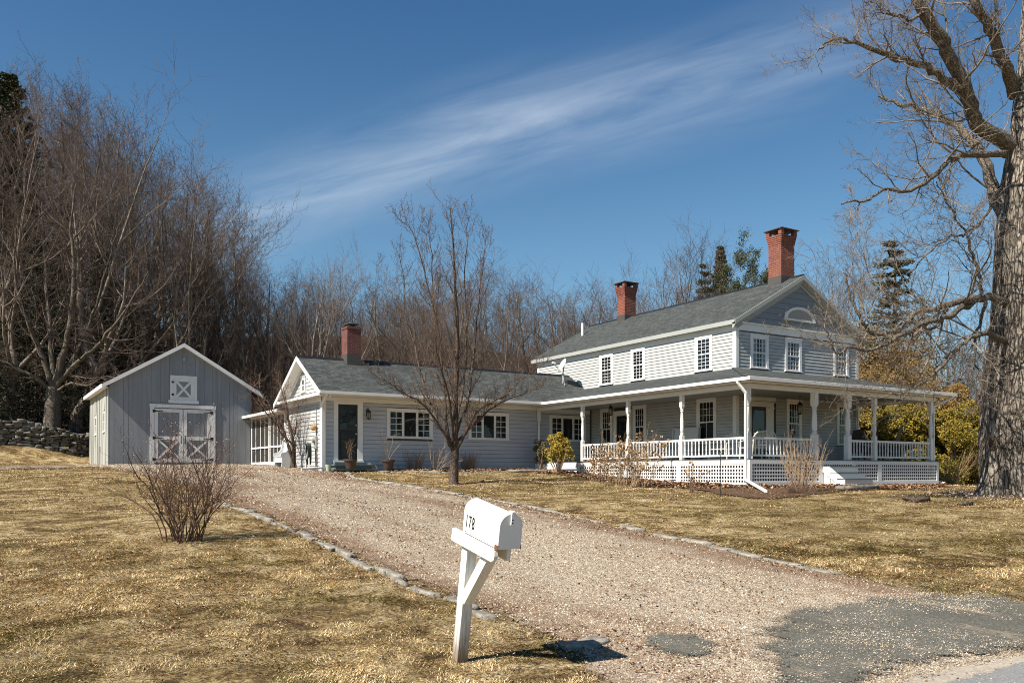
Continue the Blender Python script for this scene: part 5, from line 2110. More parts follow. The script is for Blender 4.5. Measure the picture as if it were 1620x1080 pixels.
fl = np.exp(-np.maximum(zz - CL[0, 2], 0) / .55)
rad = RT[:, None] * (1 + .05 * np.sin(3 * AN + 1.2 + zz * .35) + .035 * np.sin(5 * AN - zz * .5) + fl * (.20 * np.sin(5 * AN + .6) + .10 * np.sin(9 * AN + 2)))
fur = ridge(AN, zz, 46, 1.3, .3) * .6 + ridge(AN, zz, 71, 2.1, 1.9) * .4
brk = np.clip(np.sin(zz * 9 + 3 * np.sin(AN * 7) + 2 * np.sin(AN * 17 + zz * 2)) * .5 + .5, 0, 1)
rad -= .055 * fur ** 3 + .018 * brk * (1 - fur)
rad += rgm.normal(0, .004, rad.shape)
knot = np.exp(-(((AN - 3.75 + .0) / .12) ** 2) - ((zz - (.28)) / .14) ** 2)
rad -= .0 * knot
V = CL[:, None] + np.stack([np.cos(AN), np.sin(AN), 0 * AN], -1) * rad[..., None]
ix = np.arange(NT * KT).reshape(NT, KT)
F_ = np.stack([ix[:-1], np.roll(ix, -1, 1)[:-1], np.roll(ix, -1, 1)[1:], ix[1:]], -1).reshape(-1, 4)
tm = np_mesh('trunk', V.reshape(-1, 3), F_, True)
tk = link('trunk', tm, maple, M['maplebark'])
# decayed knot hole on the near side
kx, ky = cf(1566, MD - 1.0)
mb = MB()
kz = (HY - 702) / FPX * (MD - 1.0)
ctr = Vector((kx, ky, kz))
kd = Vector((-CA, -SA, 0))
kr = Vector((SA, -CA, 0))
ringp = []
for j in range(14):
    a_ = 2 * math.pi * j / 14
    rj = 1 + random.uniform(-.15, .15)
    ringp.append((a_, rj))
for s_, dep in ((1.0, .13), (.8, .16), (.55, .10)):
    pass
outer = [ctr + kr * math.cos(a_) * .15 * rj + Vector((0, 0, math.sin(a_) * .21 * rj)) + kd * .06 for a_, rj in ringp]
mid_ = [ctr + kr * math.cos(a_) * .115 * rj + Vector((0, 0, math.sin(a_) * .17 * rj)) + kd * .13 for a_, rj in ringp]
inn = [ctr + kr * math.cos(a_) * .07 * rj + Vector((0, 0, math.sin(a_) * .11 * rj)) + kd * .03 for a_, rj in ringp]
kk = 14
mb.add(outer + mid_ + inn, [(i, (i + 1) % kk, kk + (i + 1) % kk, kk + i) for i in range(kk)] + [(kk + i, kk + (i + 1) % kk, 2 * kk + (i + 1) % kk, 2 * kk + i) for i in range(kk)] + [tuple(range(2 * kk, 3 * kk))])
mb.build('knot_hole', M['pearbark'], maple, smooth=True)
LIMBS = [
    limb([(1612, 236, 23.5), (1575, 215, 23.2), (1545, 195, 22.8), (1528, 150, 22.4), (1505, 95, 22.0), (1482, 50, 21.6), (1452, -5, 21.2), (1430, -70, 21)], .22, .12, 30, seed=1),
    limb([(1610, 360, 23.6), (1578, 318, 24.0), (1560, 262, 24.4), (1540, 225, 24.8), (1520, 205, 25.2), (1492, 188, 25.6), (1455, 170, 26), (1420, 165, 26.4), (1390, 150, 26.6)], .20, .035, 30, seed=2),
    limb([(1590, 245, 23.2), (1560, 243, 22.6), (1515, 247, 22.2), (1490, 268, 21.9), (1468, 288, 21.6), (1430, 304, 21.4), (1395, 298, 21.2), (1370, 318, 21.0), (1330, 322, 20.9)], .10, .02, 30, seed=3),
    limb([(1516, 142, 22.2), (1478, 114, 21.8), (1430, 94, 21.4), (1390, 82, 21), (1350, 66, 20.8), (1320, 62, 20.6), (1296, 78, 20.4)], .11, .02, 28, seed=4),
    limb([(1600, 480, 23.4), (1565, 470, 22.9), (1535, 474, 22.6), (1505, 478, 22.3), (1478, 490, 22.1), (1446, 496, 21.9), (1424, 522, 21.8), (1386, 528, 21.6), (1364, 510, 21.4), (1350, 480, 21.3), (1344, 455, 21.2), (1336, 430, 21.1)], .115, .02, 34, seed=5),
    limb([(1540, 476, 22.7), (1512, 494, 22.1), (1490, 505, 21.6), (1462, 512, 21.3), (1430, 530, 21.0), (1398, 546, 20.8), (1368, 555, 20.6), (1342, 550, 20.4), (1328, 557, 20.3), (1314, 540, 20.2), (1306, 520, 20.1)], .085, .016, 34, seed=6),
    limb([(1600, 545, 23.4), (1568, 528, 22.7), (1535, 532, 22.2), (1510, 556, 21.9), (1482, 590, 21.6), (1462, 605, 21.4), (1430, 618, 21.2), (1395, 628, 21)], .09, .015, 28, seed=7),
    limb([(1545, 476, 22.8), (1552, 440, 22.6), (1535, 400, 22.4), (1522, 360, 22.2), (1498, 320, 22), (1480, 290, 21.8)], .06, .012, 22, seed=8),
    limb([(1560, 478, 23), (1548, 520, 22.9), (1540, 560, 22.6), (1552, 600, 22.4), (1545, 650, 22.3)], .05, .012, 18, seed=9),
    limb([(1605, 150, 23.6), (1590, 100, 23.0), (1566, 50, 22.6), (1545, 10, 22.2), (1520, -50, 22)], .18, .08, 20, seed=10),
    limb([(1640, 300, 23.8), (1680, 240, 24), (1730, 180, 24), (1780, 100, 24), (1820, 0, 24)], .3, .1, 20, seed=11),
    limb([(1500, 488, 22.2), (1475, 520, 22.2), (1440, 500, 22.6), (1405, 470, 23), (1380, 440, 23.4), (1365, 400, 23.6)], .045, .012, 22, seed=12),
    limb([(1575, 300, 23.4), (1560, 340, 22.8), (1530, 370, 22.4), (1500, 375, 22.2), (1470, 400, 22), (1440, 430, 21.8)], .045, .012, 22, seed=13),
    limb([(1470, 20, 21.4), (1440, 30, 21.2), (1400, 20, 21), (1370, -10, 21)], .05, .015, 16, seed=14),
]
Pm = np.array([resamp(p, 20) for p, r in LIMBS])
Rm = np.array([np.interp(np.linspace(0, 1, 20), np.linspace(0, 1, len(r)), r) for p, r in LIMBS])
lv = [(p[None], r[None], 10) for p, r in LIMBS]
V, F_ = gather(lv)
link('limbs', np_mesh('limbs', V, F_, True), maple, M['limbbark'])
s1 = sprout(rgm, Pm, Rm, 16, .14, 1.0, 48, 14, .34, .45, .07, .15, 9, .42, rmax=.035, minr=.010, tip=.3)
s2 = sprout(rgm, *s1, 7, .12, 1.0, 42, 14, .52, .4, .05, .17, 6, .5, minr=.006, tip=.3)
s3 = sprout(rgm, *s2, 5, .12, 1.0, 42, 14, .5, .35, .05, .18, 5, .6, minr=.0042, tip=.4)
s4 = sprout(rgm, *s3, 3, .2, 1.0, 42, 14, .5, .3, .05, .18, 4, .7, minr=.0032, tip=.5, maxlen=.4)
V, F_ = gather([(*s1, 5), (*s2, 4), (*s3, 3), (*s4, 3)])
link('crown', np_mesh('crown', V, F_, True), maple, M['trunk'])
tag(maple)
maple.matrix_world = maple.matrix_world
for c_ in maple.children:
    c_.matrix_parent_inverse = maple.matrix_basis.inverted()

# ---------------------------------------------------------------- the young tree in the lawn
TD = 27.4
yard = empty('lawn_tree', (*cf(718, TD), tz(*cf(718, TD))), 'bare young multi-limbed tree standing on the lawn in front of the wing', 'tree')
M['yardtwig'] = twigmat('lawn tree twigs', (0.13, 0.09, 0.07), (0.34, 0.26, 0.21), 3)
rgy = np.random.default_rng(31)
yt = limb([(718, 772), (718, 755), (719, 735), (719, 706)], .20, .145, 14, TD, .006, 1)
yt[1][:] = yt[1] * .85
yt[1][0:3] = [.26, .21, .18]
YL = [
    limb([(719, 712, 27.4), (720, 680, 27.4), (722, 600, 27.4), (723, 520, 27.5), (720, 450, 27.5), (716, 380, 27.4), (713, 330, 27.4)], .15, .012, 24, seed=21, jit=.012),
    limb([(717, 715, 27.4), (706, 668, 27.2), (704, 624, 27.0), (697, 560, 26.9), (686, 490, 26.8), (668, 420, 26.7), (655, 372, 26.6), (640, 352, 26.6)], .062, .009, 24, seed=22, jit=.012),
    limb([(717, 714, 27.4), (702, 684, 27.0), (672, 642, 26.6), (640, 622, 26.3), (612, 604, 26.0), (582, 586, 25.8)], .06, .008, 22, seed=23, jit=.012),
    limb([(720, 714, 27.4), (734, 690, 27.2), (744, 668, 27.0), (760, 645, 26.8), (790, 630, 26.6), (826, 600, 26.4), (866, 570, 26.3)], .065, .008, 24, seed=24, jit=.012),
    limb([(720, 690, 27.4), (738, 640, 27.8), (750, 560, 28.1), (757, 480, 28.3), (764, 420, 28.5), (770, 372, 28.6)], .06, .009, 22, seed=25, jit=.012),
    limb([(719, 700, 27.4), (725, 650, 28.2), (735, 600, 28.6), (738, 520, 28.8), (735, 450, 28.9), (738, 380, 29), (741, 345, 29)], .06, .009, 22, seed=26, jit=.012),
    limb([(718, 705, 27.4), (690, 660, 28.2), (668, 600, 28.8), (655, 540, 29.2), (640, 500, 29.4), (640, 450, 29.5), (630, 400, 29.5)], .055, .009, 22, seed=27, jit=.012),
    limb([(719, 705, 27.4), (748, 672, 28), (786, 640, 28.6), (830, 622, 29.0), (862, 610, 29.3)], .05, .009, 20, seed=28, jit=.012),
    limb([(718, 700, 27.4), (690, 668, 27.9), (650, 655, 28.3), (618, 650, 28.6), (590, 626, 28.8)], .045, .009, 20, seed=29, jit=.012),
    limb([(718, 700, 27.4), (712, 640, 26.4), (700, 590, 25.8), (690, 550, 25.4), (690, 500, 25.2), (695, 440, 25.1)], .05, .009, 20, seed=30, jit=.012),
    limb([(720, 700, 27.4), (740, 650, 26.4), (770, 610, 25.8), (790, 570, 25.5), (800, 520, 25.3)], .045, .009, 20, seed=31, jit=.012),
    limb([(720, 640, 27.4), (700, 560, 27.6), (685, 480, 27.7), (683, 400, 27.8), (674, 350, 27.9)], .045, .009, 20, seed=32, jit=.012),
]
YL = [YL[i] for i in (0, 1, 2, 3, 4, 5, 6, 7, 9, 11)]
V, F_ = gather([(yt[0][None], yt[1][None], 12)] + [(p[None], r[None] * .88, 8) for p, r in YL])
link('trunk', np_mesh('trunk', V, F_, True), yard, M['pearbark'])
Py = np.array([resamp(p, 16) for p, r in YL])
Ry = np.array([np.interp(np.linspace(0, 1, 16), np.linspace(0, 1, len(r)), r) for p, r in YL])
y1 = sprout(rgy, Py, Ry, 32, .14, 1.0, 42, 10, .17, .45, .22, .07, 7, .42, rmax=.018, minr=.008, tip=.4)
y2 = sprout(rgy, *y1, 6, .12, 1.0, 42, 12, .40, .3, .16, .09, 5, .6, minr=.0048, tip=.5)
y3 = sprout(rgy, *y2, 3, .15, 1.0, 50, 14, .35, .3, .1, .1, 3, .7, minr=.0036, tip=.8, maxlen=.14)
# buds at the ends of the twigs
bp = y3[0][:, -1]
bud = np.stack([bp - [0, 0, .004], bp + rgy.normal(0, .003, bp.shape), bp + [0, 0, .022]], 1)
br_ = np.tile(np.array([[.004, .0085, .003]]), (len(bp), 1))
V, F_ = gather([(*y1, 4), (*y2, 3), (*y3, 3), (bud, br_, 4)])
link('crown', np_mesh('crown', V, F_, True), yard, M['yardtwig'])
for c_ in yard.children:
    c_.matrix_parent_inverse = yard.matrix_basis.inverted()

# ---------------------------------------------------------------- old tree on the terrace behind the stone wall
td = 48.6
x0_, y0_ = cf(82, td)
gm = empty('terrace_maple', (x0_, y0_, tz(x0_, y0_)), 'thick-trunked bare maple with spreading low limbs standing just behind the stone wall', 'tree')
rgt = np.random.default_rng(55)
tt_ = limb([(82, 688), (83, 665), (84, 640), (85, 612)], .52, .38, 16, td, .01, 1)
tt_[1][0:3] = [.62, .52, .46]
TL = [
    limb([(85, 618, 48.6), (100, 560, 48.2), (112, 500, 48), (118, 430, 47.8), (112, 360, 47.8), (120, 290, 48)], .24, .03, 24, seed=41),
    limb([(84, 618, 48.6), (70, 570, 48.2), (48, 520, 47.8), (30, 470, 47.5), (22, 410, 47.2), (30, 340, 47)], .20, .03, 24, seed=42),
    limb([(86, 616, 48.6), (110, 585, 48), (140, 560, 47.4), (175, 520, 47), (205, 480, 46.8), (235, 430, 46.6)], .18, .025, 24, seed=43),
    limb([(84, 622, 48.6), (60, 600, 48), (30, 585, 47.4), (0, 570, 47), (-40, 560, 46.5)], .14, .02, 20, seed=44),
    limb([(85, 615, 48.6), (82, 560, 49), (76, 480, 49.5), (70, 400, 50), (66, 320, 50)], .2, .03, 22, seed=45),
    limb([(86, 620, 48.6), (112, 606, 47.8), (140, 610, 47), (165, 596, 46.5), (190, 600, 46)], .09, .015, 20, seed=46),
    limb([(86, 612, 48.6), (120, 560, 49.2), (150, 490, 49.8), (170, 420, 50), (190, 350, 50)], .15, .02, 22, seed=47),
]
V, F_ = gather([(tt_[0][None], tt_[1][None], 14)] + [(p[None], r[None], 8) for p, r in TL])
link('trunk', np_mesh('trunk', V, F_, True), gm, M['limbbark'])
Pt = np.array([resamp(p, 16) for p, r in TL])
Rt = np.array([np.interp(np.linspace(0, 1, 16), np.linspace(0, 1, len(r)), r) for p, r in TL])
g1 = sprout(rgt, Pt, Rt, 11, .15, 1.0, 48, 14, .42, .4, .08, .14, 8, .45, rmax=.05, minr=.014)
g2 = sprout(rgt, *g1, 7, .12, 1.0, 44, 14, .5, .4, .06, .16, 6, .5, minr=.01)
g3 = sprout(rgt, *g2, 5, .12, 1.0, 44, 14, .5, .35, .05, .18, 5, .6, minr=.0085)
g4 = sprout(rgt, *g3, 3, .12, 1.0, 44, 14, .5, .35, .05, .18, 4, .6, minr=.0075)
V, F_ = gather([(*g1, 4), (*g2, 3), (*g3, 3), (*g4, 3)])
link('crown', np_mesh('crown', V, F_, True), gm, M['twig'])
for c_ in gm.children:
    c_.matrix_parent_inverse = gm.matrix_basis.inverted()


# ---------------------------------------------------------------- shrubs
def whips(seed, x, y, n, H, spread, r, name, label, cat, m, kids=6, kid2=4, lean=(0, 0), kl=.4, wig=.10, trop=.12, npts=8, group=None, base=.12, buds=None, ang=34, maxh=None):
    rg = np.random.default_rng(seed)
    z = tz(x, y)
    root = empty(name, (x, y, z), label, cat, group)
    az = rg.random(n) * 6.28
    sp = spread * np.sqrt(rg.random(n))
    P = np.empty((n, npts, 3))
    P[:, 0] = np.stack([np.cos(az) * base * rg.random(n), np.sin(az) * base * rg.random(n), np.full(n, -.05)], 1)
    d = norm(np.stack([np.cos(az) * sp + lean[0], np.sin(az) * sp + lean[1], np.ones(n)], 1))
    Hn = H * rg.uniform(.6, 1.08, n)
    for k in range(1, npts):
        d = norm(d + rg.normal(0, wig, d.shape) + [0, 0, trop * .3])
        P[:, k] = P[:, k - 1] + d * (Hn / (npts - 1))[:, None]
    Rr = (r * rg.uniform(.6, 1.2, n))[:, None] * np.linspace(1, .4, npts)
    lv_ = [(P, Rr, 5)]
    if kids:
        k1 = sprout(rg, P, Rr, kids, .2, 1.0, ang, 10, kl, .45, trop, wig, 5, .6, minr=.003)
        lv_.append((*k1, 3))
        last = k1
        if kid2:
            k2 = sprout(rg, *k1, kid2, .15, 1.0, ang + 4, 12, .45, .3, trop, wig * 1.2, 4, .7, minr=.0022)
            lv_.append((*k2, 3))
            last = k2
    else:
        last = (P, Rr)
    V, F_ = gather(lv_)
    link('stems', np_mesh('stems', V, F_, True), root, m)
    if buds:
        bp = last[0][:, -2:].reshape(-1, 3)
        bp = bp[rg.random(len(bp)) < buds[0]]
        Q = leaf_faces(rg, bp, buds[3] if len(buds) > 3 else 1, buds[1], .2, elong=1.3)
        cc = rg.uniform(.6, 1.25, (len(Q), 1))
        link(buds[4] if len(buds) > 4 else 'buds', np_mesh('buds', Q.reshape(-1, 3), quads(Q), cols=np.repeat(np.array([buds[2]]) * cc, 4, axis=0)), root, M['attr'])
    return root


bx, by = gnd(288, 856)
whips(60, bx, by, 44, 2.05, .42, .012, 'bare_shrub', 'bare reddish-budded shrub on the lawn in front of the barn doors', 'shrub', M['redtwig'], 7, 5, kl=.42, wig=.2, base=.32, buds=(.7, .017, (.42, .24, .19)))


def gp_(px, py):
    return gnd(px, py)


# bed along the wing
for (px, py, n, H, sp, lb) in ((655, 743, 70, .95, .42, 'clump of upright dry stalks under the left wing window'), (741, 743.5, 110, .85, .42, 'dense pale fan of dry stalks right of the young lawn tree'), (585, 744.5, 40, .32, .8, 'low tuft of curled dry leaves beside the right clay pot')):
    x, y = gp_(px, py)
    whips(int(px), x, y, n, H, sp, .009, 'dry_stalk_clump', lb, 'plant', M['palestem'], 0, 0, wig=.05, base=.3)
x, y = gp_(690, 744)
whips(690, x, y, 16, 1.25, .9, .012, 'bare_shrub', 'small leaning bare shrub between the two stalk clumps by the wing wall', 'shrub', M['palestem'], 5, 3, lean=(.45, 0), wig=.12)
x, y = gp_(625, 744.5)
whips(625, x, y, 12, .4, .8, .006, 'dry_stalk_clump', 'few thin curled stalks at the foot of the wing between pot and window', 'plant', M['palestem'], 3, 0)
x, y = gp_(815, 744)
whips(815, x, y, 40, .25, 1.3, .006, 'dry_stalk_clump', 'flat mat of dead stalks at the right end of the wing bed', 'plant', M['redtwig'], 3, 0, base=1.2)
# hydrangeas with dead heads along the porch
HYD = [(968, 768, 24, 1.35, 'leftmost dead-headed hydrangea in front of the porch rail'), (990, 771, 30, 1.7, 'large dead-headed hydrangea in front of the second porch post'), (1016, 770, 24, 1.5, 'dead-headed hydrangea right of the large one by the porch rail'), (945, 762, 16, 1.0, 'small dry hydrangea near the left end of the lattice')]
for i, (px, py, n, H, lb) in enumerate(HYD):
    x, y = gp_(px, py)
    whips(500 + i, x, y, n, H, .5, .009, 'hydrangea', lb, 'shrub', M['palestem'], 4, 3, wig=.07, base=.3, buds=(.16, .05, (.50, .34, .20), 14, 'flower_heads'), group='dead-headed hydrangeas along the porch')
x, y = gp_(1096, 779)
whips(520, x, y, 12, 1.05, .45, .007, 'dry_plant', 'thin dry plant with a few rusty leaves against the lattice under the third porch post', 'plant', M['redtwig'], 5, 2, buds=(.12, .05, (.45, .22, .07), 3, 'leaves'))
for i, (px, py) in enumerate(((950, 764), (1063, 777), (1140, 785))):
    x, y = gp_(px, py)
    mb = MB()
    z = tz(x, y)
    hh = (1.85, .95, 1.2)[i]
    mb.tube([(x, y, z - .1), (x + .01, y, z + hh * .5), (x, y + .015, z + hh)], .011, 6)
    mb.tube([(x - .05, y, z + hh - .1), (x, y, z + hh), (x + .05, y, z + hh - .1)], .008, 5)
    tag(mb.build('garden_stake', M['black']), ('tall black iron stake at the left of the hydrangeas', 'short black iron stake in the middle of the porch bed', 'black iron stake near the corner downspout')[i], 'stake', 'iron stakes in the porch bed')
# big stalky perennial beside the steps
x, y = gp_(1268, 778)
whips(540, x, y, 55, 1.55, .5, .011, 'butterfly_bush', 'tall fan of tan stalks with dried flower spikes left of the porch steps', 'shrub', M['palestem'], 3, 2, wig=.06, base=.3, trop=.2, lean=(.12, 0), buds=(.10, .03, (.17, .10, .065), 16, 'dried_flowers'))
x, y = gp_(1262, 780)
whips(541, x, y, 130, .42, 1.6, .006, 'leaf_pile', 'flattened heap of brown dead leaves under the tall stalks', 'plant', M['redtwig'], 3, 2, wig=.3, base=.4)
x, y = cf(1500, 34.5)
whips(542, x, y, 46, 1.75, .8, .013, 'bare_shrub', 'bare arching shrub at the right corner of the porch', 'shrub', M['palestem'], 4, 2, wig=.06, base=.3, lean=(.2, -.1))

# two evergreens at the porch entry
for seed, px, py, W_, H, cols, lb, tilt in ((70, 884, 749, 1.5, 1.65, [(.09, .075, .012), (.26, .19, .025), (.38, .26, .04), (.20, .155, .03)], 'gold-green evergreen shrub on bare stems by the porch entry', 1), (71, 855, 742.5, .95, 1.35, [(.05, .06, .025), (.12, .12, .05), (.22, .17, .09), (.30, .24, .15)], 'dull olive evergreen shrub at the wing corner beside the gold-green one', 0)):
    x, y = gp_(px, py) if seed == 70 else cf(856, 37.7)
    z = tz(x, y)
    r = empty('evergreen_shrub', (x, y, z), lb, 'shrub')
    Q, sh = bush_mesh(seed, W_ * .62, W_ * .62, H * .72, 9500, .042, cols, lobes=22, gapz=.30)
    Q = Q + np.array([0.05 * tilt, 0, H * .30])
    link('foliage', np_mesh('foliage', Q.reshape(-1, 3), quads(Q), cols=sh), r, M['attr'])
    rg = np.random.default_rng(seed)
    n = 7
    P = np.empty((n, 5, 3))
    P[:, 0] = rg.normal(0, .05, (n, 3)) * [1, 1, 0]
    dr = norm(np.concatenate([rg.normal(0, .45, (n, 2)), np.ones((n, 1))], 1))
    for k in range(1, 5):
        P[:, k] = P[:, k - 1] + dr * H * .17
        dr = norm(dr + rg.normal(0, .12, dr.shape) + [0, 0, .1])
    V, F_ = gather([(P, np.tile(np.linspace(.03, .014, 5), (n, 1)), 6)])
    link('stems', np_mesh('stems', V, F_, True), r, M['palestem'])

# small multi-stemmed tree against the sunny end of the wing
x, y = 10.9, 34.55
z = tz(x, y)
sm = empty('small_bare_tree', (x, y, z), 'small multi-stemmed bare tree against the sunny end wall of the wing', 'tree')
rg = np.random.default_rng(88)
SLm = []
for i, (tip_, r) in enumerate([((-1.6, .4, 3.6), .07), ((-.6, -.6, 3.2), .05), ((-.1, .9, 3.0), .045), ((-1.0, 1.3, 3.0), .04), ((-.15, -1.0, 2.6), .035), ((-2.0, -.5, 3.1), .045), ((-.5, .2, 3.6), .045)]):
    tip_ = np.array(tip_)
    Pp = np.array([(rg.normal(0, .07), rg.normal(0, .1), -.05), (tip_[0] * .12 + rg.normal(0, .05), tip_[1] * .15, tip_[2] * .3), (tip_[0] * .45, tip_[1] * .5, tip_[2] * .6), tip_])
    SLm.append((resamp(Pp, 14) + np.concatenate([np.zeros((1, 3)), rg.normal(0, .025, (13, 3))]), np.linspace(r, .012, 14)))
Pp = np.array([p for p, r in SLm])
Rp = np.array([r for p, r in SLm])
k1 = sprout(rg, Pp, Rp, 10, .3, 1, 42, 10, .36, .4, .05, .13, 7, .5, minr=.007)
k2 = sprout(rg, *k1, 6, .15, 1, 42, 10, .5, .4, .05, .13, 5, .5, minr=.0045)
k3 = sprout(rg, *k2, 4, .15, 1, 42, 10, .5, .4, .05, .13, 4, .5, minr=.0035)
V, F_ = gather([(Pp, Rp, 7)])
link('trunk', np_mesh('trunk', V, F_, True), sm, M['pearbark'])
V, F_ = gather([(*k1, 4), (*k2, 3), (*k3, 3)])
link('crown', np_mesh('crown', V, F_, True), sm, M['redtwig'])

# ================================================================ stones
def rock_mesh(seed, sx, sy, sz, sub=2, rough=.12, flat=True):
    """an irregular block: a subdivided cube pushed about by smooth noise"""
    rg = np.random.default_rng(seed)
    n = 2 ** sub + 1
    vs, fs = {}, []

    def vid(p):
        k = tuple(np.round(p, 4))
        if k not in vs:
            vs[k] = len(vs)
        return vs[k]
    g = np.linspace(-1, 1, n)
    for ax in range(3):
        for s in (-1, 1):
            for i in range(n - 1):
                for j in range(n - 1):
                    q = []
                    for a_, b_ in ((i, j), (i + 1, j), (i + 1, j + 1), (i, j + 1)):
                        p = [0, 0, 0]
                        p[ax] = s
                        p[(ax + 1) % 3] = g[a_]
                        p[(ax + 2) % 3] = g[b_]
                        q.append(vid(p))
                    fs.append(q if s > 0 else q[::-1])
    P = np.array(list(vs.keys()))
    Pn = P / (np.abs(P) ** 9).sum(1, keepdims=True) ** (1 / 9)      # softened corners
    w_ = rg.normal(0, 1, (5, 3))
    ph = rg.random(5) * 6
    dsp = sum(np.sin(Pn @ w_[k] * (1.2 + .6 * k) + ph[k]) / (1 + .5 * k) for k in range(5)) * rough
    Pn = Pn * (1 + dsp[:, None]) + rg.normal(0, rough * .16, P.shape)
    return Pn * np.array([sx, sy, sz]), np.array(fs)


# dry stone wall left of the barn, one mesh: the stones are its pattern
def stone_wall():
    rg = np.random.default_rng(3)
    a = np.array(cf(-140, 42.0))
    b = np.array(cf(148, 46.8))
    d = (b - a) / np.linalg.norm(b - a)
    nrm_ = np.array([d[1], -d[0]])
    Ln = np.linalg.norm(b - a)
    Vs, Fs, o = [], [], 0
    z = 0.0
    row = 0
    while z < 1.45:
        hrow = rg.uniform(.10, .24)
        u = -rg.uniform(0, .4)
        while u < Ln:
            wl = rg.uniform(.16, .52) * (1.7 if rg.random() < .12 else 1)
            hh = hrow * rg.uniform(.75, 1.25)
            sx, sy, sz = wl / 2 * .98, .28 * rg.uniform(.7, 1.1), hh / 2 * 1.04
            top = 1.42 + .12 * math.sin(u * .8) + rg.uniform(-.12, .1)
            if z + hh * .5 < top:
                V, F_ = rock_mesh(int(rg.integers(1e6)), sx, sy, sz, 2, .16)
                th = rg.normal(0, .08)
                R2 = np.array([[math.cos(th), 0, -math.sin(th)], [0, 1, 0], [math.sin(th), 0, math.cos(th)]])
                V = V @ R2.T
                c = a + d * (u + wl / 2) + nrm_ * (-.12 * z + rg.normal(0, .05))
                gz = tz(c[0] + nrm_[0] * .5, c[1] + nrm_[1] * .5)
                W_ = np.stack([c[0] + V[:, 0] * d[0] + V[:, 1] * nrm_[0], c[1] + V[:, 0] * d[1] + V[:, 1] * nrm_[1], gz - .05 + z + hh / 2 + V[:, 2]], 1)
                Vs.append(W_)
                Fs.append(F_ + o)
                o += len(W_)
            u += wl
        z += hrow * .97
        row += 1
    # packing stones behind
    for k in range(260):
        V, F_ = rock_mesh(int(rg.integers(1e6)), rg.uniform(.1, .25), .2, rg.uniform(.08, .16), 1, .12)
        c = a + d * rg.uniform(0, Ln) - nrm_ * .22
        W_ = np.stack([c[0] + V[:, 0] * d[0] + V[:, 1] * nrm_[0], c[1] + V[:, 0] * d[1] + V[:, 1] * nrm_[1], tz(*(c + nrm_ * .7)) + rg.uniform(0, 1.3) + V[:, 2]], 1)
        Vs.append(W_)
        Fs.append(F_ + o)
        o += len(W_)
    me_ = np_mesh('stone_wall', np.concatenate(Vs), np.concatenate(Fs), False)
    tag(link('stone_wall', me_, None, M['wallstone']), 'dry fieldstone retaining wall with lichen left of the barn', 'stone wall')


stone_wall()

# curb stones set end to end along the drive and the bed
curbs = []
for i in range(8):
    V, F_ = rock_mesh(900 + i, .5, .075, .06, 2, .11)
    me_ = np_mesh('curb_stone', V, F_, False)
    me_.materials.append(M['curbstone'])
    curbs.append(me_)


def curb_run(px_pts, l0, l1, label, group, skip=.06, wfac=1.0, hide=()):
    pts = grounds(px_pts)
    P = np.array(pts)
    sg = np.linalg.norm(np.diff(P, axis=0), axis=1)
    cum = np.append(0, np.cumsum(sg))
    s = .1
    while s < cum[-1] - .2:
        ln = random.uniform(l0, l1)
        if any(h0 < s / cum[-1] < h1 for h0, h1 in hide) or random.random() < skip:
            s += ln
            continue
        c = np.array([np.interp(s + ln / 2, cum, P[:, k]) for k in (0, 1)])
        a_ = np.array([np.interp(s, cum, P[:, k]) for k in (0, 1)])
        b_ = np.array([np.interp(min(s + ln, cum[-1]), cum, P[:, k]) for k in (0, 1)])
        o = bpy.data.objects.new('curb_stone', random.choice(curbs))
        COL.objects.link(o)
        g0, g1 = tz(*a_), tz(*b_)
        o.location = (c[0] + random.uniform(-.05, .05), c[1] + random.uniform(-.05, .05), (g0 + g1) / 2 + random.uniform(-.025, .015))
        o.rotation_euler = (random.uniform(-.1, .1), -math.atan2(g1 - g0, ln), math.atan2(b_[1] - a_[1], b_[0] - a_[0]) + random.uniform(-.05, .05))
        o.scale = (ln * .94, wfac * random.uniform(.6, 1.35), random.uniform(.7, 1.1))
        tag(o, label, 'curb stone', group)
        s += ln


curb_run([(345, 797), (400, 813), (440, 829), (480, 847), (520, 867), (560, 887), (605, 906), (650, 927), (715, 950), (780, 978)], .35, .75, 'grey granite curb stone sunk in the grass along the left edge of the drive', 'curb stones on the left of the drive', .12)
curb_run([(545, 745), (560, 757), (600, 763), (650, 771), (700, 779), (750, 787), (800, 795), (850, 805), (900, 816), (980, 833), (1060, 851), (1160, 872), (1260, 897), (1330, 910)], .45, .95, 'pale granite curb stone along the right edge of the drive beside the lawn', 'curb stones on the right of the drive', .04, 1.15)
curb_run([(548, 746), (620, 747), (700, 747.5), (770, 746.5), (830, 745), (850, 744)], .5, 1.0, 'flat pale edging stone between the wing bed and the lawn', 'edging stones of the wing bed', .04)
for i, (px, py, ln, rz) in enumerate(((935, 1021, .34, .4), (905, 1024, .2, -.3))):
    x, y = gnd(px, py)
    V, F_ = rock_mesh(700 + i, ln / 2, .12, .04, 2, .08)
    o = link('flat_stone', np_mesh('flat_stone', V, F_, True), None, M['curbstone'])
    o.location = (x, y, tz(x, y) + .01)
    o.rotation_euler = (0, 0, rz)
    tag(o, ('longer flat grey stone in the dirt at the tip of the mailbox shadow', 'shorter flat grey stone in the dirt under the mailbox shadow')[i], 'stone')

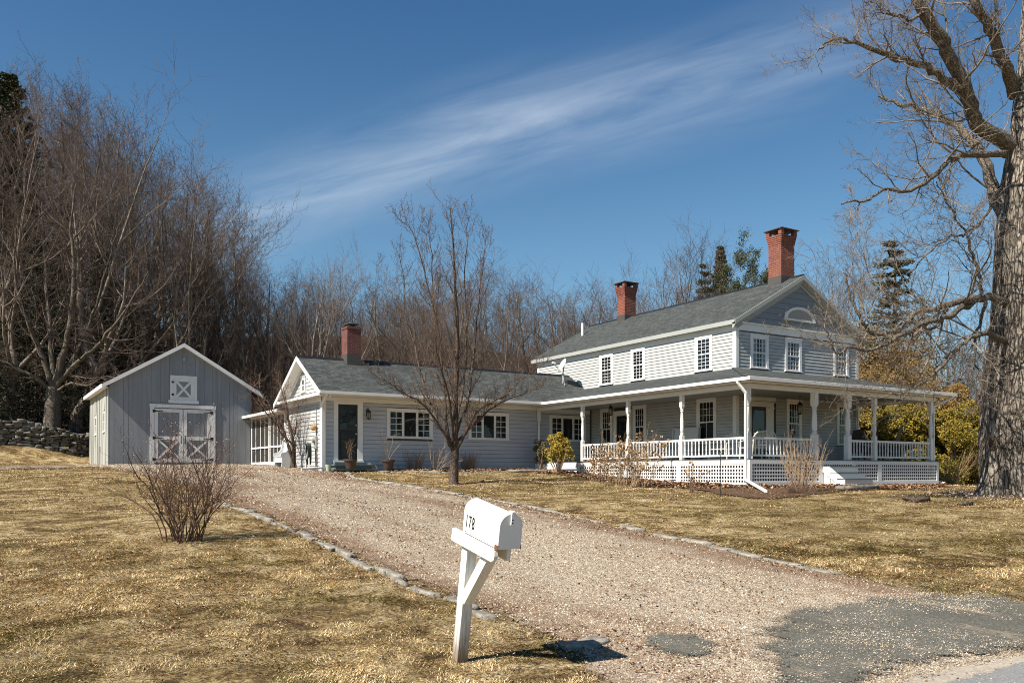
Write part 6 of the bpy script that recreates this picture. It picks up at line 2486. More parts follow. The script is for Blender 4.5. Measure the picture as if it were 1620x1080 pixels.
# stone slab before the steps, paving at the porch entry
V, F_ = rock_mesh(811, .78, .32, .09, 2, .05)
x, y = gnd(1371, 775)
o = link('stone_slab', np_mesh('stone_slab', V, F_, False), None, M['wallstone'])
o.location = (x - .1, y + .25, tz(x, y) + .06)
tag(o, 'long rough granite slab on the ground before the porch steps', 'stone slab')
pv = []
for i, (px, py, sx, sy) in enumerate(((868, 741.5, 1.0, .55), (838, 746, .9, .4))):
    x, y = gnd(px, py)
    V, F_ = rock_mesh(820 + i, sx, sy, .06, 2, .05)
    o = link('paving_stone', np_mesh('paving_stone', V, F_, False), None, M['curbstone'])
    o.location = (x, y, tz(x, y) + .02)
    tag(o, ('sandy paving stone at the open porch entry', 'flat paving stone at the lawn end of the path to the porch entry')[i], 'paving stone')
for i, (px, py, s) in enumerate(((1451, 793, .28), (1530, 799, .17))):
    x, y = gnd(px, py)
    V, F_ = rock_mesh(830 + i, s, s * .6, .07, 2, .2)
    o = link('tree_stub', np_mesh('tree_stub', V, F_, False), None, M['pearbark'])
    o.location = (x, y, tz(x, y) + .03)
    tag(o, ('larger dark rotten stub in the lawn left of the old maple', 'smaller dark rotten stub in the lawn near the old maple roots')[i], 'stump')


# ================================================================ mailbox
def mailbox():
    px, py = 727, 1046
    bx_, by_ = gnd(px, py)
    z = tz(bx_, by_)
    root = empty('mailbox', (bx_, by_, z), 'white rounded mailbox with the number 178 on a leaning weathered white post', 'mailbox')
    # heading: mostly towards the camera, somewhat right
    Rv = Vector((SA, -CA, 0))
    Fv = Vector((CA, SA, 0))
    th = R_(59)
    h = (Rv * math.cos(th) - Fv * math.sin(th)).normalized()
    root.rotation_mode = 'QUATERNION'
    root.scale = (1.03, 1.03, 1.03)
    lat = Vector((0, 0, 1)).cross(h)
    from mathutils import Matrix, Quaternion
    base = Matrix((h, lat, Vector((0, 0, 1)))).transposed().to_quaternion()
    tilt = Quaternion(lat, R_(10.5))
    root.rotation_quaternion = tilt @ base
    pw = .05
    AH = 1.10                      # top of the arms
    mb = MB()
    mb.hexa([(-pw, -pw, -.25), (pw, -pw, -.25), (pw, pw, -.25), (-pw, pw, -.25), (-pw * .92, -pw * .92, AH + .13), (pw * .92, -pw * .92, AH + .13), (pw * .92, pw * .92, AH + .13), (-pw * .92, pw * .92, AH + .13)])
    po = mb.build('post', M['post'], root, bevel=.004)
    for s in (-1, 1):
        mb = MB()
        pts = [(-.17, AH - .105), (.50, AH - .105), (.50, AH), (-.17, AH)] if s > 0 else [(-.17, AH - .105), (.50, AH - .105), (.535, AH - .085), (.545, AH - .05), (.535, AH - .015), (.50, AH), (-.17, AH)]
        y0, y1 = (pw + .001, pw + .036) if s > 0 else (-pw - .036, -pw - .001)
        a_ = [(x, y0, zz_) for x, zz_ in pts]
        b_ = [(x, y1, zz_) for x, zz_ in pts]
        n = len(pts)
        mb.add(a_ + b_, [tuple(range(n)), tuple(range(2 * n - 1, n - 1, -1))] + [(i, n + i, n + (i + 1) % n, (i + 1) % n) for i in range(n)])
        mb.build('arm', M['oldwhite'], root, bevel=.003)
    mb = MB()
    a0, a1 = Vector((.03, 0, AH - .56)), Vector((.34, 0, AH - .10))
    mb.bar(a0, a1, .088, .085, (0, 0, 1))
    mb.build('brace', M['oldwhite'], root, bevel=.003)
    mb = MB()
    mb.box(.05, .535, -.085, .085, AH + .0015, AH + .02)
    mb.build('base_board', M['oldwhite'], root)
    # box
    W2, Hs, Ls = .097, .172, .56
    x0 = .035
    prof = [(-W2, 0), (-W2, Hs)] + [(-W2 * math.cos(math.pi * i / 16), Hs + W2 * math.sin(math.pi * i / 16)) for i in range(1, 16)] + [(W2, Hs), (W2, 0)]
    n = len(prof)
    mb = MB()
    zb = AH + .021
    a_ = [(x0, y, zb + zz_) for y, zz_ in prof]
    b_ = [(x0 + Ls, y, zb + zz_) for y, zz_ in prof]
    mb.add(a_ + b_, [tuple(range(n))[::-1], tuple(range(n, 2 * n))] + [(i, (i + 1) % n, n + (i + 1) % n, n + i) for i in range(n)])
    mb.build('box', M['mailwhite'], root, smooth=False, bevel=.002)
    # door with its rolled rim
    mb = MB()
    pr2 = [(y * 1.03, zz_ * 1.01 - .002) for y, zz_ in prof]
    a_ = [(x0 + Ls - .025, y, zb + zz_) for y, zz_ in pr2]
    b_ = [(x0 + Ls + .012, y, zb + zz_) for y, zz_ in pr2]
    mb.add(a_ + b_, [tuple(range(n))[::-1], tuple(range(n, 2 * n))] + [(i, (i + 1) % n, n + (i + 1) % n, n + i) for i in range(n)])
    dr_ = mb.build('door', M['mailwhite'], root, bevel=.004)
    mb = MB()
    xx = x0 + Ls + .013
    mb.box(xx, xx + .012, -.012, .012, zb + Hs + W2 - .085, zb + Hs + W2 + .012)
    mb.box(xx - .03, xx + .02, -.016, .016, zb + Hs + W2 - .002, zb + Hs + W2 + .02)
    mb.build('latch', M['mailwhite'], dr_, bevel=.003)
    mb = MB()
    for zz_ in (-.045, -.068):
        c = Vector((xx + .012, 0, zb + Hs + W2 + zz_))
        mb.tube([c, c + Vector((.003, 0, 0))], .006, 10)
    mb.build('rivet', M['black'], dr_)
    mb = MB()
    mb.box(xx - .05, xx + .001, -W2 * 1.045, -W2 * 1.0, zb - .004, zb + .03)
    mb.box(xx - .04, xx + .001, W2 * 1.0, W2 * 1.05, zb - .004, zb + .028)
    mb.build('rust_spot', M['rust'], dr_)
    mb = MB()
    for i in range(6):
        c = Vector((x0 + .05 + i * .09, -W2 - .0005, zb + .012))
        mb.tube([c, c + Vector((0, -.002, 0))], .004, 8)
    mb.build('rivets', M['rust'], root)
    # the number, on three clear plates
    for k, ch in enumerate('178'):
        cu = bpy.data.curves.new('numeral', 'FONT')
        cu.body = ch
        cu.size = .135
        cu.align_x = 'CENTER'
        cu.offset = .0022
        cu.extrude = .0008
        tmp = bpy.data.objects.new('tmp', cu)
        COL.objects.link(tmp)
        dg = bpy.context.evaluated_depsgraph_get()
        me_ = bpy.data.meshes.new_from_object(tmp.evaluated_get(dg))
        bpy.data.objects.remove(tmp)
        me_.name = 'numeral'
        me_.materials.clear()
        o = link('numeral', me_, root, M['black'])
        o.scale = (.62, 1, 1)
        o.location = (x0 + .06 + k * .054, -W2 - .0025, zb + .055)
        o.rotation_euler = (R_(90), 0, 0)
        mb = MB()
        xc = x0 + .06 + k * .054
        mb.box(xc - .023, xc + .023, -W2 - .0012, -W2 - .0002, zb + .048, zb + .152)
        mb.build('number_plate', M['mailwhite'], root)
    return root


m, t, b = mat('leaning post paint')
v = coords(t, 'Object', (1, 1, .06))
n = noise(t, v, 70, 6, .75)
gz_ = nd(t, 'ShaderNodeSeparateXYZ')
tcc = nd(t, 'ShaderNodeTexCoord')
L(t, tcc.outputs['Object'], gz_.inputs[0])
low = math_n(t, 'SUBTRACT', 1.0, math_n(t, 'DIVIDE', gz_.outputs[2], 0.75), clamp=True)
wear = math_n(t, 'ADD', math_n(t, 'MULTIPLY', math_n(t, 'SUBTRACT', n, .5), 2.4), math_n(t, 'MULTIPLY', math_n(t, 'POWER', low, 1.6), 1.0), clamp=True)
c = mixrgb(t, wear, (.76, .75, .71), (.26, .22, .17))
soil = math_n(t, 'SUBTRACT', 1.0, math_n(t, 'DIVIDE', math_n(t, 'SUBTRACT', gz_.outputs[2], .02), .16), clamp=True)
c = mixrgb(t, math_n(t, 'MULTIPLY', soil, math_n(t, 'ADD', n, .25)), c, (.16, .10, .045))
L(t, c, b.inputs['Base Color'])
b.inputs['Roughness'].default_value = .7
bump(t, b, n, .7, .006)
M['post'] = m
M['mailwhite'] = paint('mailbox enamel', (.78, .78, .77), .4, .05, 4, dirt=(.45, .42, .37), bmp=.08)
mailbox()
x, y = gnd(727, 1046)
whips(61, x, y, 90, .085, 1.1, .0022, 'grass_tuft', 'ring of dry grass blades at the foot of the mailbox post', 'grass tuft', M['palestem'], 0, 0, wig=.12, base=.10, npts=5)


# ================================================================ things about the house
def lantern(name, p, s, label, hang=None, wall=None):
    """black carriage lamp"""
    root = empty(name, p, label, 'lantern')
    mb = MB()
    mb.lathe([(.012, .30 * s), (.02, .26 * s), (.10 * s, .17 * s), (.11 * s, .15 * s), (.03 * s, .15 * s)], (0, 0, 0), 10)
    mb.lathe([(.02 * s, -.17 * s), (.07 * s, -.15 * s), (.075 * s, -.13 * s), (.02 * s, -.13 * s)], (0, 0, 0), 10)
    for j in range(6):
        a_ = 2 * math.pi * j / 6
        mb.tube([(math.cos(a_) * .072 * s, math.sin(a_) * .072 * s, -.14 * s), (math.cos(a_) * .1 * s, math.sin(a_) * .1 * s, .02 * s), (math.cos(a_) * .09 * s, math.sin(a_) * .09 * s, .16 * s)], .006, 5)
    if wall:
        mb.box(-.05, .05, wall - .02, wall, -.02 * s, .26 * s)
        mb.tube([(0, wall - .01, .2 * s), (0, wall * .6, .36 * s), (0, .01, .36 * s), (0, 0, .29 * s)], .01, 6)
    if hang:
        mb.tube([(0, 0, .28 * s), (0, 0, hang)], .007, 5)
        mb.lathe([(.04, hang - .02), (.045, hang)], (0, 0, 0), 8)
    mb.build('cage', M['black'], root)
    mb = MB()
    mb.lathe([(.05 * s, -.135 * s), (.075 * s, -.05 * s), (.08 * s, .05 * s), (.07 * s, .15 * s)], (0, 0, 0), 12)
    mb.build('shade', M['lampglass'], root, smooth=True)
    return root


lantern('wall_lantern', (13.15, EY0 - .17, 2.28), .92, 'black carriage lantern on the wing wall right of the dark green door', wall=.165)
lantern('hanging_lantern', (22.6, 28.5, 2.58), 1.0, 'round dark lantern hanging over the left end of the porch', hang=.35)
lantern('hanging_lantern', (26.5, 21.9, 2.40), 1.15, 'dark lantern hanging behind the left step post of the porch', hang=.53)

# satellite dish on the wing roof
dp = Vector((23.4, 33.15, 4.28))
dish = empty('satellite_dish', dp, 'white satellite dish on a bent mast where the wing roof meets the house', 'satellite dish')
mb = MB()
axis = Vector((-.86, .22, .42)).normalized()
c0 = dp + Vector((-.05, -.05, .80))
e1 = axis.cross(Vector((0, 0, 1))).normalized()
e2 = e1.cross(axis)
rings = 7
kseg = 28
pts = []
for i in range(rings + 1):
    rr_ = i / rings
    for j in range(kseg):
        a_ = 2 * math.pi * j / kseg
        pts.append(c0 + e1 * math.cos(a_) * .37 * rr_ + e2 * math.sin(a_) * .33 * rr_ + axis * (.08 * rr_ * rr_ - .05))
bk = [p - axis * .012 for p in pts]
fs = []
NN = len(pts)
for i in range(rings):
    for j in range(kseg):
        q = (i * kseg + j, i * kseg + (j + 1) % kseg, (i + 1) * kseg + (j + 1) % kseg, (i + 1) * kseg + j)
        fs.append(q)
        fs.append(tuple(NN + k for k in q[::-1]))
for j in range(kseg):
    i = rings
    fs.append((i * kseg + j, i * kseg + (j + 1) % kseg, NN + i * kseg + (j + 1) % kseg, NN + i * kseg + j))
mb.add(pts, []) if False else mb.add(pts + bk, fs)
mb.build('reflector', M['dish'], dish, smooth=True)
mb = MB()
mb.tube([dp + Vector((.0, 0, -.05)), dp + Vector((0, 0, .35)), dp + Vector((.10, .03, .75)), c0 + e2 * -.1 - axis * .1], .028, 8)
mb.tube([dp + Vector((.3, .05, .0)), dp + Vector((.03, 0, .42))], .016, 6)
mb.tube([dp + Vector((-.1, -.3, -.2)), dp + Vector((.0, 0, .42))], .016, 6)
arm_e = c0 + axis * .44 - e2 * .12
mb.tube([c0 - e2 * .31 - axis * .03, arm_e], .018, 6)
mb.build('mast', M['greymetal'], dish)
mb = MB()
mb.bar(arm_e - axis * .09, arm_e + axis * .07, .15, .11)
mb.build('receiver', M['dish'], dish, bevel=.02)
reparent(dish)


# pew bench at the screen wall
def pew(origin, rz, Lb, label, back_h=1.15):
    root = empty('pew_bench', origin, label, 'bench')
    root.rotation_euler = (0, 0, rz)
    # local: x along the bench, -y is the front
    def endp(x, sgn):
        prof = [(.30, 0), (.30, .12), (.28, .3), (.25, .62), (.31, .95), (.33, back_h), (.40, back_h + .06), (.22, back_h + .06), (.20, back_h - .02), (.15, .8), (.02, .64), (-.14, .60), (-.20, .55), (-.20, .46), (-.16, .40), (-.14, .2), (-.18, 0)]
        a_ = [(x, y, z) for y, z in prof]
        b_ = [(x + .045, y, z) for y, z in prof]
        n = len(prof)
        mb = MB()
        mb.add(a_ + b_, [tuple(range(n)), tuple(range(2 * n - 1, n - 1, -1))] + [(i, n + i, n + (i + 1) % n, (i + 1) % n) for i in range(n)])
        mb.build('end_panel', M['pew'], root, bevel=.006)
    endp(0, -1)
    endp(Lb - .045, 1)
    mb = MB()
    mb.box(.045, Lb - .045, -.17, .26, .43, .465)
    mb.build('seat', M['pew'], root)
    mb = MB()
    mb.hexa([(.045, .21, .465), (Lb - .045, .21, .465), (Lb - .045, .24, .465), (.045, .24, .465), (.045, .29, back_h), (Lb - .045, .29, back_h), (Lb - .045, .32, back_h), (.045, .32, back_h)])
    mb.box(.045, Lb - .045, .25, .35, back_h, back_h + .05)
    mb.box(.045, Lb - .045, -.14, -.12, .2, .43)
    mb.build('backrest', M['pew'], root)
    return root


M['pew'] = paint('grey-white bench paint', (.60, .61, .60), .5, .08)
x, y = 10.80, 35.35
pew((x, y + 1.1, tz(x, y) + .02), R_(-90), 1.1, 'pale grey church pew with scrolled ends outside the screened porch')
pw_ = pew((23.95, 26.4, DZ), R_(-90), 1.5, 'long grey-white high-backed settle against the porch wall', 1.30)


# garden furniture on the porch
def wicker(origin, rz, label):
    root = empty('wicker_settee', origin, label, 'settee')
    root.rotation_euler = (0, 0, rz)
    mb = MB()
    for x in (-.55, .55):
        mb.tube([(x, -.28, 0), (x, -.28, .42)], .022, 6)
        mb.tube([(x, .28, 0), (x, .32, .42), (x * .98, .36, .80)], .022, 6)
        mb.tube([(x, .32, .62), (x * 1.02, .0, .66), (x, -.3, .6), (x, -.3, .42)], .02, 6)
    mb.tube([(-.55, .33, .62), (-.5, .37, .84), (-.38, .38, .93), (0, .38, .96), (.38, .38, .93), (.5, .37, .84), (.55, .33, .62)], .026, 7)
    mb.build('frame', M['wicker'], root)
    mb = MB()
    for i in range(26):
        u = -.52 + i * 1.04 / 25
        zt_ = .93 - .25 * abs(u / .55) ** 6
        mb.tube([(u, .30, .42), (u + .05 * (-1) ** i, .36, zt_)], .007, 4, False)
    for k in range(9):
        z = .48 + k * .05
        mb.tube([(-.53, .335, z), (0, .36, z), (.53, .335, z)], .006, 4, False)
    mb.box(-.53, .53, -.28, .32, .39, .42)
    mb.build('weave', M['wicker'], root)
    return root


M['wicker'] = paint('white wicker', (.62, .60, .52), .7, .2, 8)
wicker((22.75, 20.62, DZ), R_(180), 'white wicker settee behind the front railing at the porch corner')
wicker((23.0, 22.4, DZ), R_(-100), 'white wicker settee inside the porch corner behind the side railing')


def adirondack(origin, rz, label):
    root = empty('porch_chair', origin, label, 'chair')
    root.rotation_euler = (0, 0, rz)
    mb = MB()
    for i in range(5):
        x = -.22 + i * .11
        hh = 1.26 + .05 * math.cos((i - 2) * .7)
        mb.hexa([(x - .05, .14, .38), (x + .05, .14, .38), (x + .05, .165, .38), (x - .05, .165, .38), (x - .05, .42, hh), (x + .05, .42, hh), (x + .05, .445, hh), (x - .05, .445, hh)])
    mb.build('backrest', M['browniron'], root)
    mb = MB()
    for i in range(5):
        y = -.36 + i * .11
        mb.box(-.26, .26, y, y + .095, .40 - i * .012, .42 - i * .012)
    mb.build('seat', M['browniron'], root)
    for s in (-1, 1):
        mb = MB()
        mb.box(s * .33 - .05, s * .33 + .05, -.42, .32, .64, .66)
        mb.build('armrest', M['browniron'], root)
        for y in (-.36, .22):
            mb = MB()
            mb.box(s * .30 - .02, s * .30 + .02, y, y + .08, 0, .64)
            mb.build('leg', M['browniron'], root)
    return root


adirondack((30.35, 20.75, DZ), R_(200), 'tall slat-backed brown chair near the right end post of the porch')
adirondack((30.6, 22.5, DZ), R_(150), 'tall slat-backed brown chair beside the house corner on the porch')
# dark leaning handle by the steps
mb = MB()
mb.tube([(25.55, 22.6, DZ), (25.42, 22.9, DZ + 1.25)], .02, 6)
mb.bar((25.5, 22.5, DZ + .02), (25.62, 22.75, DZ + .05), .05, .03)
mb.tube([(25.75, 22.55, DZ), (25.48, 22.8, DZ + .7)], .018, 6)
tag(mb.build('leaning_poles', M['black']), 'dark poles leaning on the porch wall behind the steps', 'pole')


# pots
def pot(p, r, h, m_, label, name='clay_pot', stems=None, lip=True):
    root = empty(name, p, label, 'pot')
    mb = MB()
    prof = [(r * .68, 0), (r * .95, h * .8)] + ([(r * .95, h * .8), (r * 1.08, h * .8), (r * 1.08, h)] if lip else [(r, h)]) + [(r * .9, h), (r * .85, h * .85), (.01, h * .85)]
    mb.lathe(prof, (0, 0, 0), 18)
    mb.build('pot', m_, root, smooth=False)
    return root


def pot_sprigs(root, seed, n, H, spread, m_, h0):
    rg = np.random.default_rng(seed)
    P = np.empty((n, 7, 3))
    P[:, 0] = rg.normal(0, .03, (n, 3)) * [1, 1, 0] + [0, 0, h0]
    d = norm(np.concatenate([rg.normal(0, spread, (n, 2)), np.ones((n, 1))], 1))
    for k in range(1, 7):
        P[:, k] = P[:, k - 1] + d * H / 6
        d = norm(d + rg.normal(0, .14, d.shape))
    Rr = np.tile(np.linspace(.009, .004, 7), (n, 1))
    k1 = sprout(rg, P, Rr, 4, .3, 1, 45, 12, .45, .4, .05, .15, 5, .6, minr=.0035)
    V, F_ = gather([(P, Rr, 5), (*k1, 3)])
    link('dry_stems', np_mesh('dry_stems', V, F_, True), root, m_)


x, y = 12.0, 31.05
p1 = pot((x, y, .16), .25, .36, M['terracotta'], 'wide brown clay pot left of the wing doorstep')
pot_sprigs(p1, 5, 5, .75, .12, M['palestem'], .3)
x, y = 13.62, 31.2
p2 = pot((x, y, .15), .25, .36, M['terracotta'], 'wide brown clay pot with twiggy bare plant right of the wing doorstep')
pot_sprigs(p2, 6, 6, 1.15, .42, M['palestem'], .3)
x, y = gnd(519.5, 746)
pot((x, y, tz(x, y) + .02), .12, .26, M['palepot'], 'small pale green tumbler pot at the corner of the wing', 'tumbler_pot', lip=False)
x, y = cf(872.5, 36.6)
pot((x, y, .44), .17, .36, M['limepot'], 'bright lime green pot behind the gold-green shrub', 'lime_pot')

# hose and its stand, birdhouse-like basket and meters on the sunny end wall
x, y = 10.92, 32.75
z = tz(x, y)
hr = empty('garden_hose', (x, y, z), 'dark green garden hose coiled on a stand by the wing corner', 'garden hose')
mb = MB()
for k in range(9):
    rr_ = .20 + .012 * (k % 3)
    yy = -.07 + .018 * k
    mb.tube([(yy, rr_ * .55 * math.cos(a_ * math.pi / 10), .66 + rr_ * 1.9 * math.sin(a_ * math.pi / 10)) for a_ in range(21)], .014, 6, False)
mb.build('coil', M['hose'], hr)
mb = MB()
mb.bar((-.05, -.22, 0), (0, 0, .9), .05, .05)
mb.bar((-.05, .22, 0), (0, 0, .9), .05, .05)
mb.bar((-.3, 0, 0.02), (.05, 0, 0.02), .06, .04)
mb.build('stand', M['pew'], hr)
mb = MB()
mb.lathe([(.03, 0), (.10, .03), (.125, .12), (.115, .2), (.10, .2), (.105, .12), (.02, .04)], (11.12, 32.75, 1.66), 14)
mb.tube([(11.12, 32.64, 1.84), (11.14, 32.68, 2.0), (11.18, 32.75, 2.06), (11.14, 32.82, 2.0), (11.12, 32.86, 1.84)], .008, 5)
tag(mb.build('straw_basket', M['fur'], smooth=True), 'round straw-coloured basket hung on the end wall of the wing', 'basket')
mt = empty('electric_meter', (11.2, 32.75, 1.2), 'grey round electric meter with conduit near the corner of the wing', 'meter')
mb = MB()
WS.box(mb, 32.62, 32.88, .95, 1.42, .02, .11)
for u in (32.70, 32.82):
    WS.box(mb, u - .015, u + .015, .25, .95, .02, .06)
WS.box(mb, 32.74, 32.77, 1.42, 2.6, .02, .05)
mb.build('box', M['greymetal'], mt)
mb = MB()
cc_ = WS.p(32.75, 1.26, .11)
mb.tube([cc_, cc_ + Vector((-.09, 0, 0))], [.085, .075], 14)
mb.build('dial', M['lampglass'], mt)
reparent(mt)
# white column with scroll bracket beyond the house corner on the porch
mb = MB()
mb.box(31.30, 31.42, 23.0, 23.08, DZ, 2.6)

# ================================================================ ground cover
def pal(rg, n, cols, wts=None):
    cols = np.array(cols)
    k = rg.choice(len(cols), n, p=wts)
    return cols[k] * rg.uniform(.7, 1.25, (n, 1))


def scatter_px(rg, n, pxr, d0, d1, power=1.0):
    px = rg.uniform(*pxr, n)
    u = rg.random(n)
    d = (d0 ** power + u * (d1 ** power - d0 ** power)) ** (1 / power)
    return cf(px, d), d


HOUSEBOX = [(21.15, 19.5, 31.8, 37), (11.2, 31.5, 24.5, 43), (4.7, 42.2, 12, 50)]


def clear(X, Y, polys, pad=0.0):
    ok = np.ones(len(X), bool)
    for p in polys:
        if pad:
            ok &= edgedist(X, Y, p) < pad
        else:
            ok &= ~inpoly(X, Y, p)
    for x0, y0, x1, y1 in HOUSEBOX:
        ok &= ~((X > x0) & (X < x1) & (Y > y0) & (Y < y1))
    return ok


def vnoise(X, Y, s, seed=0):
    """smooth value noise for patches"""
    rg = np.random.default_rng(seed)
    G = rg.random((64, 64))
    x, y = X / s + 500, Y / s + 500
    i, j = np.floor(x).astype(int), np.floor(y).astype(int)
    f, g = x - i, y - j
    f, g = f * f * (3 - 2 * f), g * g * (3 - 2 * g)
    a, b_, c, d = G[i % 64, j % 64], G[(i + 1) % 64, j % 64], G[i % 64, (j + 1) % 64], G[(i + 1) % 64, (j + 1) % 64]
    return (a * (1 - f) + b_ * f) * (1 - g) + (c * (1 - f) + d * f) * g


def grass(n, d0, d1, ln, wd, name, label, seed, power, lie=.75):
    rg = np.random.default_rng(seed)
    (X, Y), d = scatter_px(rg, n, (-60, 1700), d0, d1, power)
    ok = clear(X, Y, [GRAVEL, APRON, PATCH, ROAD, BED, WBED], .18)
    B = vnoise(X, Y * .8, .13, 51) * .34 + vnoise(X, Y * .8, .42, 52) * .33 + vnoise(X, Y, 1.5, 53) * .33
    ok &= rg.random(n) < np.clip((B - .33) * 4.2, .05, 1)
    pn = vnoise(X, Y, 1.1, 1) * .5 + vnoise(X, Y, .38, 2) * .3 + vnoise(X, Y, 4.0, 3) * .2
    ok &= rg.random(n) < np.clip(.35 + 1.1 * pn, 0, 1)
    X, Y, d, pn, B = X[ok], Y[ok], d[ok], pn[ok], B[ok]
    n = len(X)
    Z = TZ(X, Y)
    az = vnoise(X, Y, .5, 4) * 9 + rg.normal(0, .9, n)
    el = np.clip(rg.normal(.28, .28, n), .03, 1.2)
    L_ = ln * rg.uniform(.5, 1.4, n) * (1 + d / 30)
    W_ = wd * rg.uniform(.6, 1.3, n) * (1 + d / 32)
    dr = np.stack([np.cos(az) * np.cos(el), np.sin(az) * np.cos(el), np.sin(el)], 1)
    sd = np.stack([-np.sin(az), np.cos(az), np.zeros(n)], 1)
    base = np.stack([X, Y, Z - .004], 1)
    m1 = base + dr * (L_ * .55)[:, None]
    tipd = dr.copy()
    tipd[:, 2] -= .3
    tp = m1 + norm(tipd) * (L_ * .5)[:, None]
    tp[:, 2] = np.maximum(tp[:, 2], Z + .003)
    V = np.stack([base - sd * W_[:, None] * .5, base + sd * W_[:, None] * .5, m1 + sd * W_[:, None] * .4, tp, m1 - sd * W_[:, None] * .4], 1)
    straw = np.array([[.82, .62, .34], [.67, .49, .24], [.92, .77, .50], [.45, .31, .14]])
    olive = np.array([[.24, .20, .05], [.32, .26, .075], [.42, .33, .11], [.17, .15, .035]])
    brown = np.array([[.16, .08, .04], [.24, .13, .07], [.10, .055, .03]])
    g = rg.random(n)
    gn = vnoise(X, Y, 1.6, 7) * .55 + vnoise(X, Y, .5, 8) * .45
    right = np.clip((X - Y * .62 + 2) / 10, 0, 1)
    pg = np.clip((gn - .54 + .10 * right) * 3.0 + .16 + .22 * right, .03, .9)
    c = np.where((g < pg)[:, None], olive[rg.integers(0, 4, n)] * .85, straw[rg.integers(0, 4, n)])
    c = np.where((rg.random(n) < .07)[:, None], brown[rg.integers(0, 3, n)], c)
    c = c * rg.uniform(.45, 1.25, (n, 1)) * np.clip(.55 + (B - .34) * 2.6, .55, 1.2)[:, None]
    me_ = np_mesh(name, V.reshape(-1, 3), np.arange(n * 5).reshape(n, 5), cols=np.repeat(c, 5, axis=0))
    tag(link(name, me_, None, M['attr']), label, 'grass', kind='stuff')


grass(620000, 5.6, 15, .036, .0032, 'near_grass', 'matted straw and olive winter grass in the foreground', 1, 1.35)
grass(480000, 15, 42, .036, .0042, 'far_grass', 'matted winter grass of the lawn towards the buildings', 2, 1.5)


def chips(n, d0, d1, s, name, label, cat, seed, power, polys, cols, wts, pxr=(200, 1750), inner=.0, flat=.45, off=.024, dens=None):
    rg = np.random.default_rng(seed)
    (X, Y), d = scatter_px(rg, n, pxr, d0, d1, power)
    ok = np.zeros(n, bool)
    for p in polys:
        ok |= edgedist(X, Y, p) > inner
    for x0, y0, x1, y1 in HOUSEBOX:
        ok &= ~((X > x0) & (X < x1) & (Y > y0 + .4) & (Y < y1))
    if dens is not None:
        ok &= rg.random(n) < dens(X, Y)
    X, Y, d = X[ok], Y[ok], d[ok]
    n = len(X)
    Z = TZ(X, Y) + off
    sc_ = (s * rg.lognormal(0, .38, n) * (1 + d / 40))[:, None]
    T = np.array([[1, 0, -.4], [-.5, .8, -.35], [-.55, -.75, -.4], [.05, .05, .55]])
    V = T[None] * rg.uniform(.5, 1.4, (n, 4, 3)) * np.array([1, 1, flat * 2])
    az = rg.random(n) * 6.28
    ca, sa = np.cos(az)[:, None], np.sin(az)[:, None]
    V = np.stack([V[..., 0] * ca - V[..., 1] * sa, V[..., 0] * sa + V[..., 1] * ca, V[..., 2]], -1) * sc_[:, None]
    V += np.stack([X, Y, Z + sc_[:, 0] * .15], 1)[:, None]
    Ft = np.array([[0, 1, 3], [1, 2, 3], [2, 0, 3]])
    F_ = (np.arange(n)[:, None, None] * 4 + Ft[None]).reshape(-1, 3)
    c = pal(rg, n, cols, wts)
    me_ = np_mesh(name, V.reshape(-1, 3), F_, cols=np.repeat(c, 4, axis=0))
    tag(link(name, me_, None, M['attr']), label, cat, kind='stuff')


GC = [(.45, .38, .29), (.34, .265, .18), (.23, .165, .105), (.66, .58, .46), (.11, .07, .042), (.36, .335, .28)]
GW = [.20, .24, .22, .10, .16, .08]
chips(250000, 5.2, 16, .0062, 'gravel_chips', 'loose tan stone chips over the near driveway', 'gravel', 11, 1.4, [GRAVEL], GC, GW, dens=lambda X, Y: np.clip(.35 + 1.5 * (vnoise(X, Y * .15, .8, 60) * .6 + vnoise(X, Y, .3, 62) * .4 - .35), .15, 1) * np.clip(.25 + edgedist(X, Y, GRAVEL) / 1.3, .15, 1))
chips(90000, 16, 46, .010, 'far_gravel_chips', 'loose tan stone chips over the driveway near the buildings', 'gravel', 12, 1.4, [GRAVEL], GC, GW, pxr=(120, 1400), dens=lambda X, Y: .45 + .5 * (vnoise(X, Y, 1.3, 61) > .4))
chips(60000, 5.2, 11.5, .0042, 'apron_chips', 'pale stone chips strewn thinly over the asphalt', 'gravel', 13, 1.2, [APRON, PATCH, ROAD], [(.55, .48, .38), (.40, .31, .20), (.36, .32, .27)], None, pxr=(900, 1750), off=.05,
      dens=lambda X, Y: np.clip((vnoise(X, Y, .7, 21) * .6 + vnoise(X, Y, .2, 22) * .4 - .38) * 3.2, .05, 1) ** 1.5)

# dead leaves and crumbs of bark: in the beds, along the edges of the drive, over the grass, on the floor of the wood
LC = [(.10, .045, .022), (.20, .10, .05), (.30, .17, .09), (.06, .028, .016), (.38, .26, .16)]


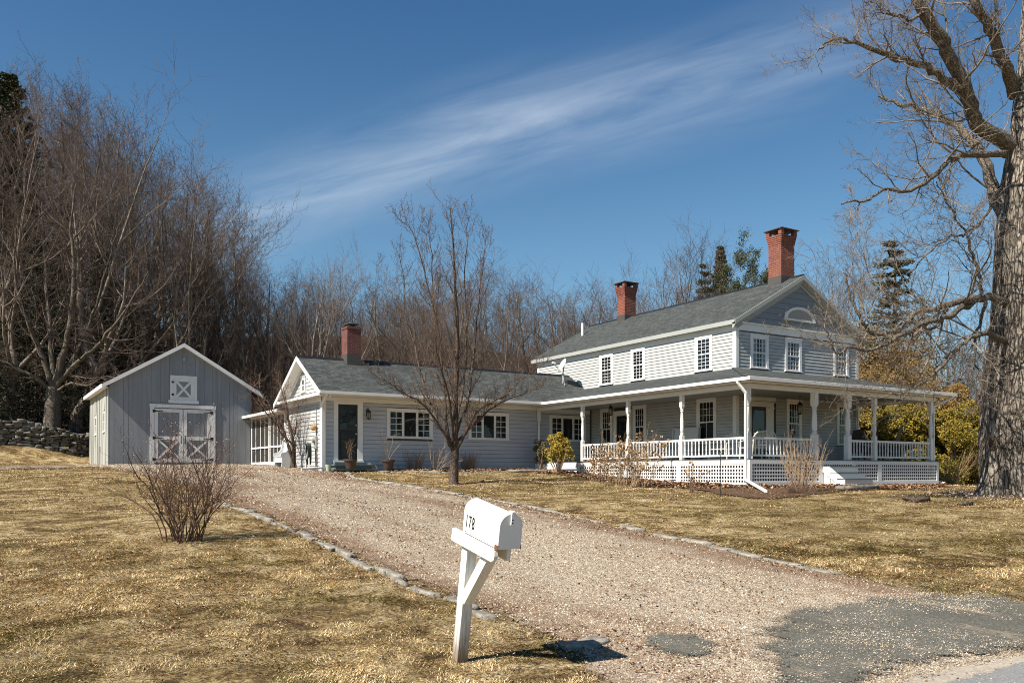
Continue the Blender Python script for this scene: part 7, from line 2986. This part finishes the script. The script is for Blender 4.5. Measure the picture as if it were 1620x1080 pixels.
def leaves(n, d0, d1, size, name, label, seed, power, test, pxr=(-60, 1700), cols=LC, lift=.03, up=1.2):
    rg = np.random.default_rng(seed)
    (X, Y), d = scatter_px(rg, n, pxr, d0, d1, power)
    ok = rg.random(n) < test(X, Y, d)
    for x0, y0, x1, y1 in HOUSEBOX:
        ok &= ~((X > x0) & (X < x1) & (Y > y0 + .3) & (Y < y1))
    X, Y, d = X[ok], Y[ok], d[ok]
    n = len(X)
    C = np.stack([X, Y, TZ(X, Y) + lift + rg.uniform(0, .02, n)], 1)
    nrm_ = norm(rg.normal(0, .55, (n, 3)) + [0, 0, up])
    u = norm(np.cross(nrm_, rg.normal(0, 1, (n, 3))))
    v = np.cross(nrm_, u)
    s = (size * rg.uniform(.5, 1.4, n) * (1 + d / 30))[:, None]
    V = np.stack([C - u * s * .6, C - v * s * .35, C + u * s * .6, C + v * s * .35], 1)
    c = pal(rg, n, cols)
    me_ = np_mesh(name, V.reshape(-1, 3), quads(V), cols=np.repeat(c, 4, axis=0))
    tag(link(name, me_, None, M['attr']), label, 'leaf litter', kind='stuff')


def edge_band(X, Y, d):
    e = edgedist(X, Y, GRAVEL)
    v = (np.exp(-((e - .15) / .6) ** 2) + .35 * (e > 0)) * np.clip((vnoise(X, Y * .3, .6, 31) * .6 + vnoise(X, Y, .2, 32) * .4 - .3) * 3.2, .03, 1)
    return np.clip(v, 0, 1) * (edgedist(X, Y, APRON) < -.1)


leaves(120000, 5.6, 34, .022, 'driveway_litter', 'brown leaf crumbs gathered along both edges of the drive', 41, 1.4, edge_band, lift=.028)
leaves(110000, 5.6, 30, .017, 'lawn_litter', 'brown leaf crumbs scattered through the grass', 42, 1.4,
       lambda X, Y, d: np.clip((vnoise(X, Y, .45, 33) * .55 + vnoise(X, Y, 2.2, 34) * .45 - .46) * 3.2, .03, .95) * (edgedist(X, Y, GRAVEL) < .1))
leaves(60000, 26, 44, .05, 'bed_litter', 'bark mulch crumbs and dead leaves in the flower beds', 43, 1.0, lambda X, Y, d: ((edgedist(X, Y, BED) > -.25) | (edgedist(X, Y, WBED) > -.1)) * .95, pxr=(540, 1500), lift=.04)
leaves(90000, 42, 78, .10, 'forest_litter', 'rusty dead leaves covering the floor of the wood', 44, 1.0,
       lambda X, Y, d: (d > np.interp(CX + FPX * (X * SA - Y * CA) / d, [-200, 0, 70, 130, 160, 420, 600, 1100], [43.5, 44, 46, 48, 53, 53, 47, 50])) * .9, pxr=(-80, 1100), cols=[(.10, .045, .025), (.20, .10, .055), (.05, .025, .015), (.28, .16, .09)])
leaves(5000, 21, 27, .04, 'maple_roots_litter', 'grey bark crumbs and leaves round the foot of the old maple', 45, 1.0, lambda X, Y, d: np.clip(1.2 - np.abs(np.hypot(X - cf(1605, 23.2)[0], Y - cf(1605, 23.2)[1]) - 1.2), 0, 1), pxr=(1380, 1720), cols=[(.35, .30, .26), (.25, .2, .17), (.15, .1, .08)], lift=.02)
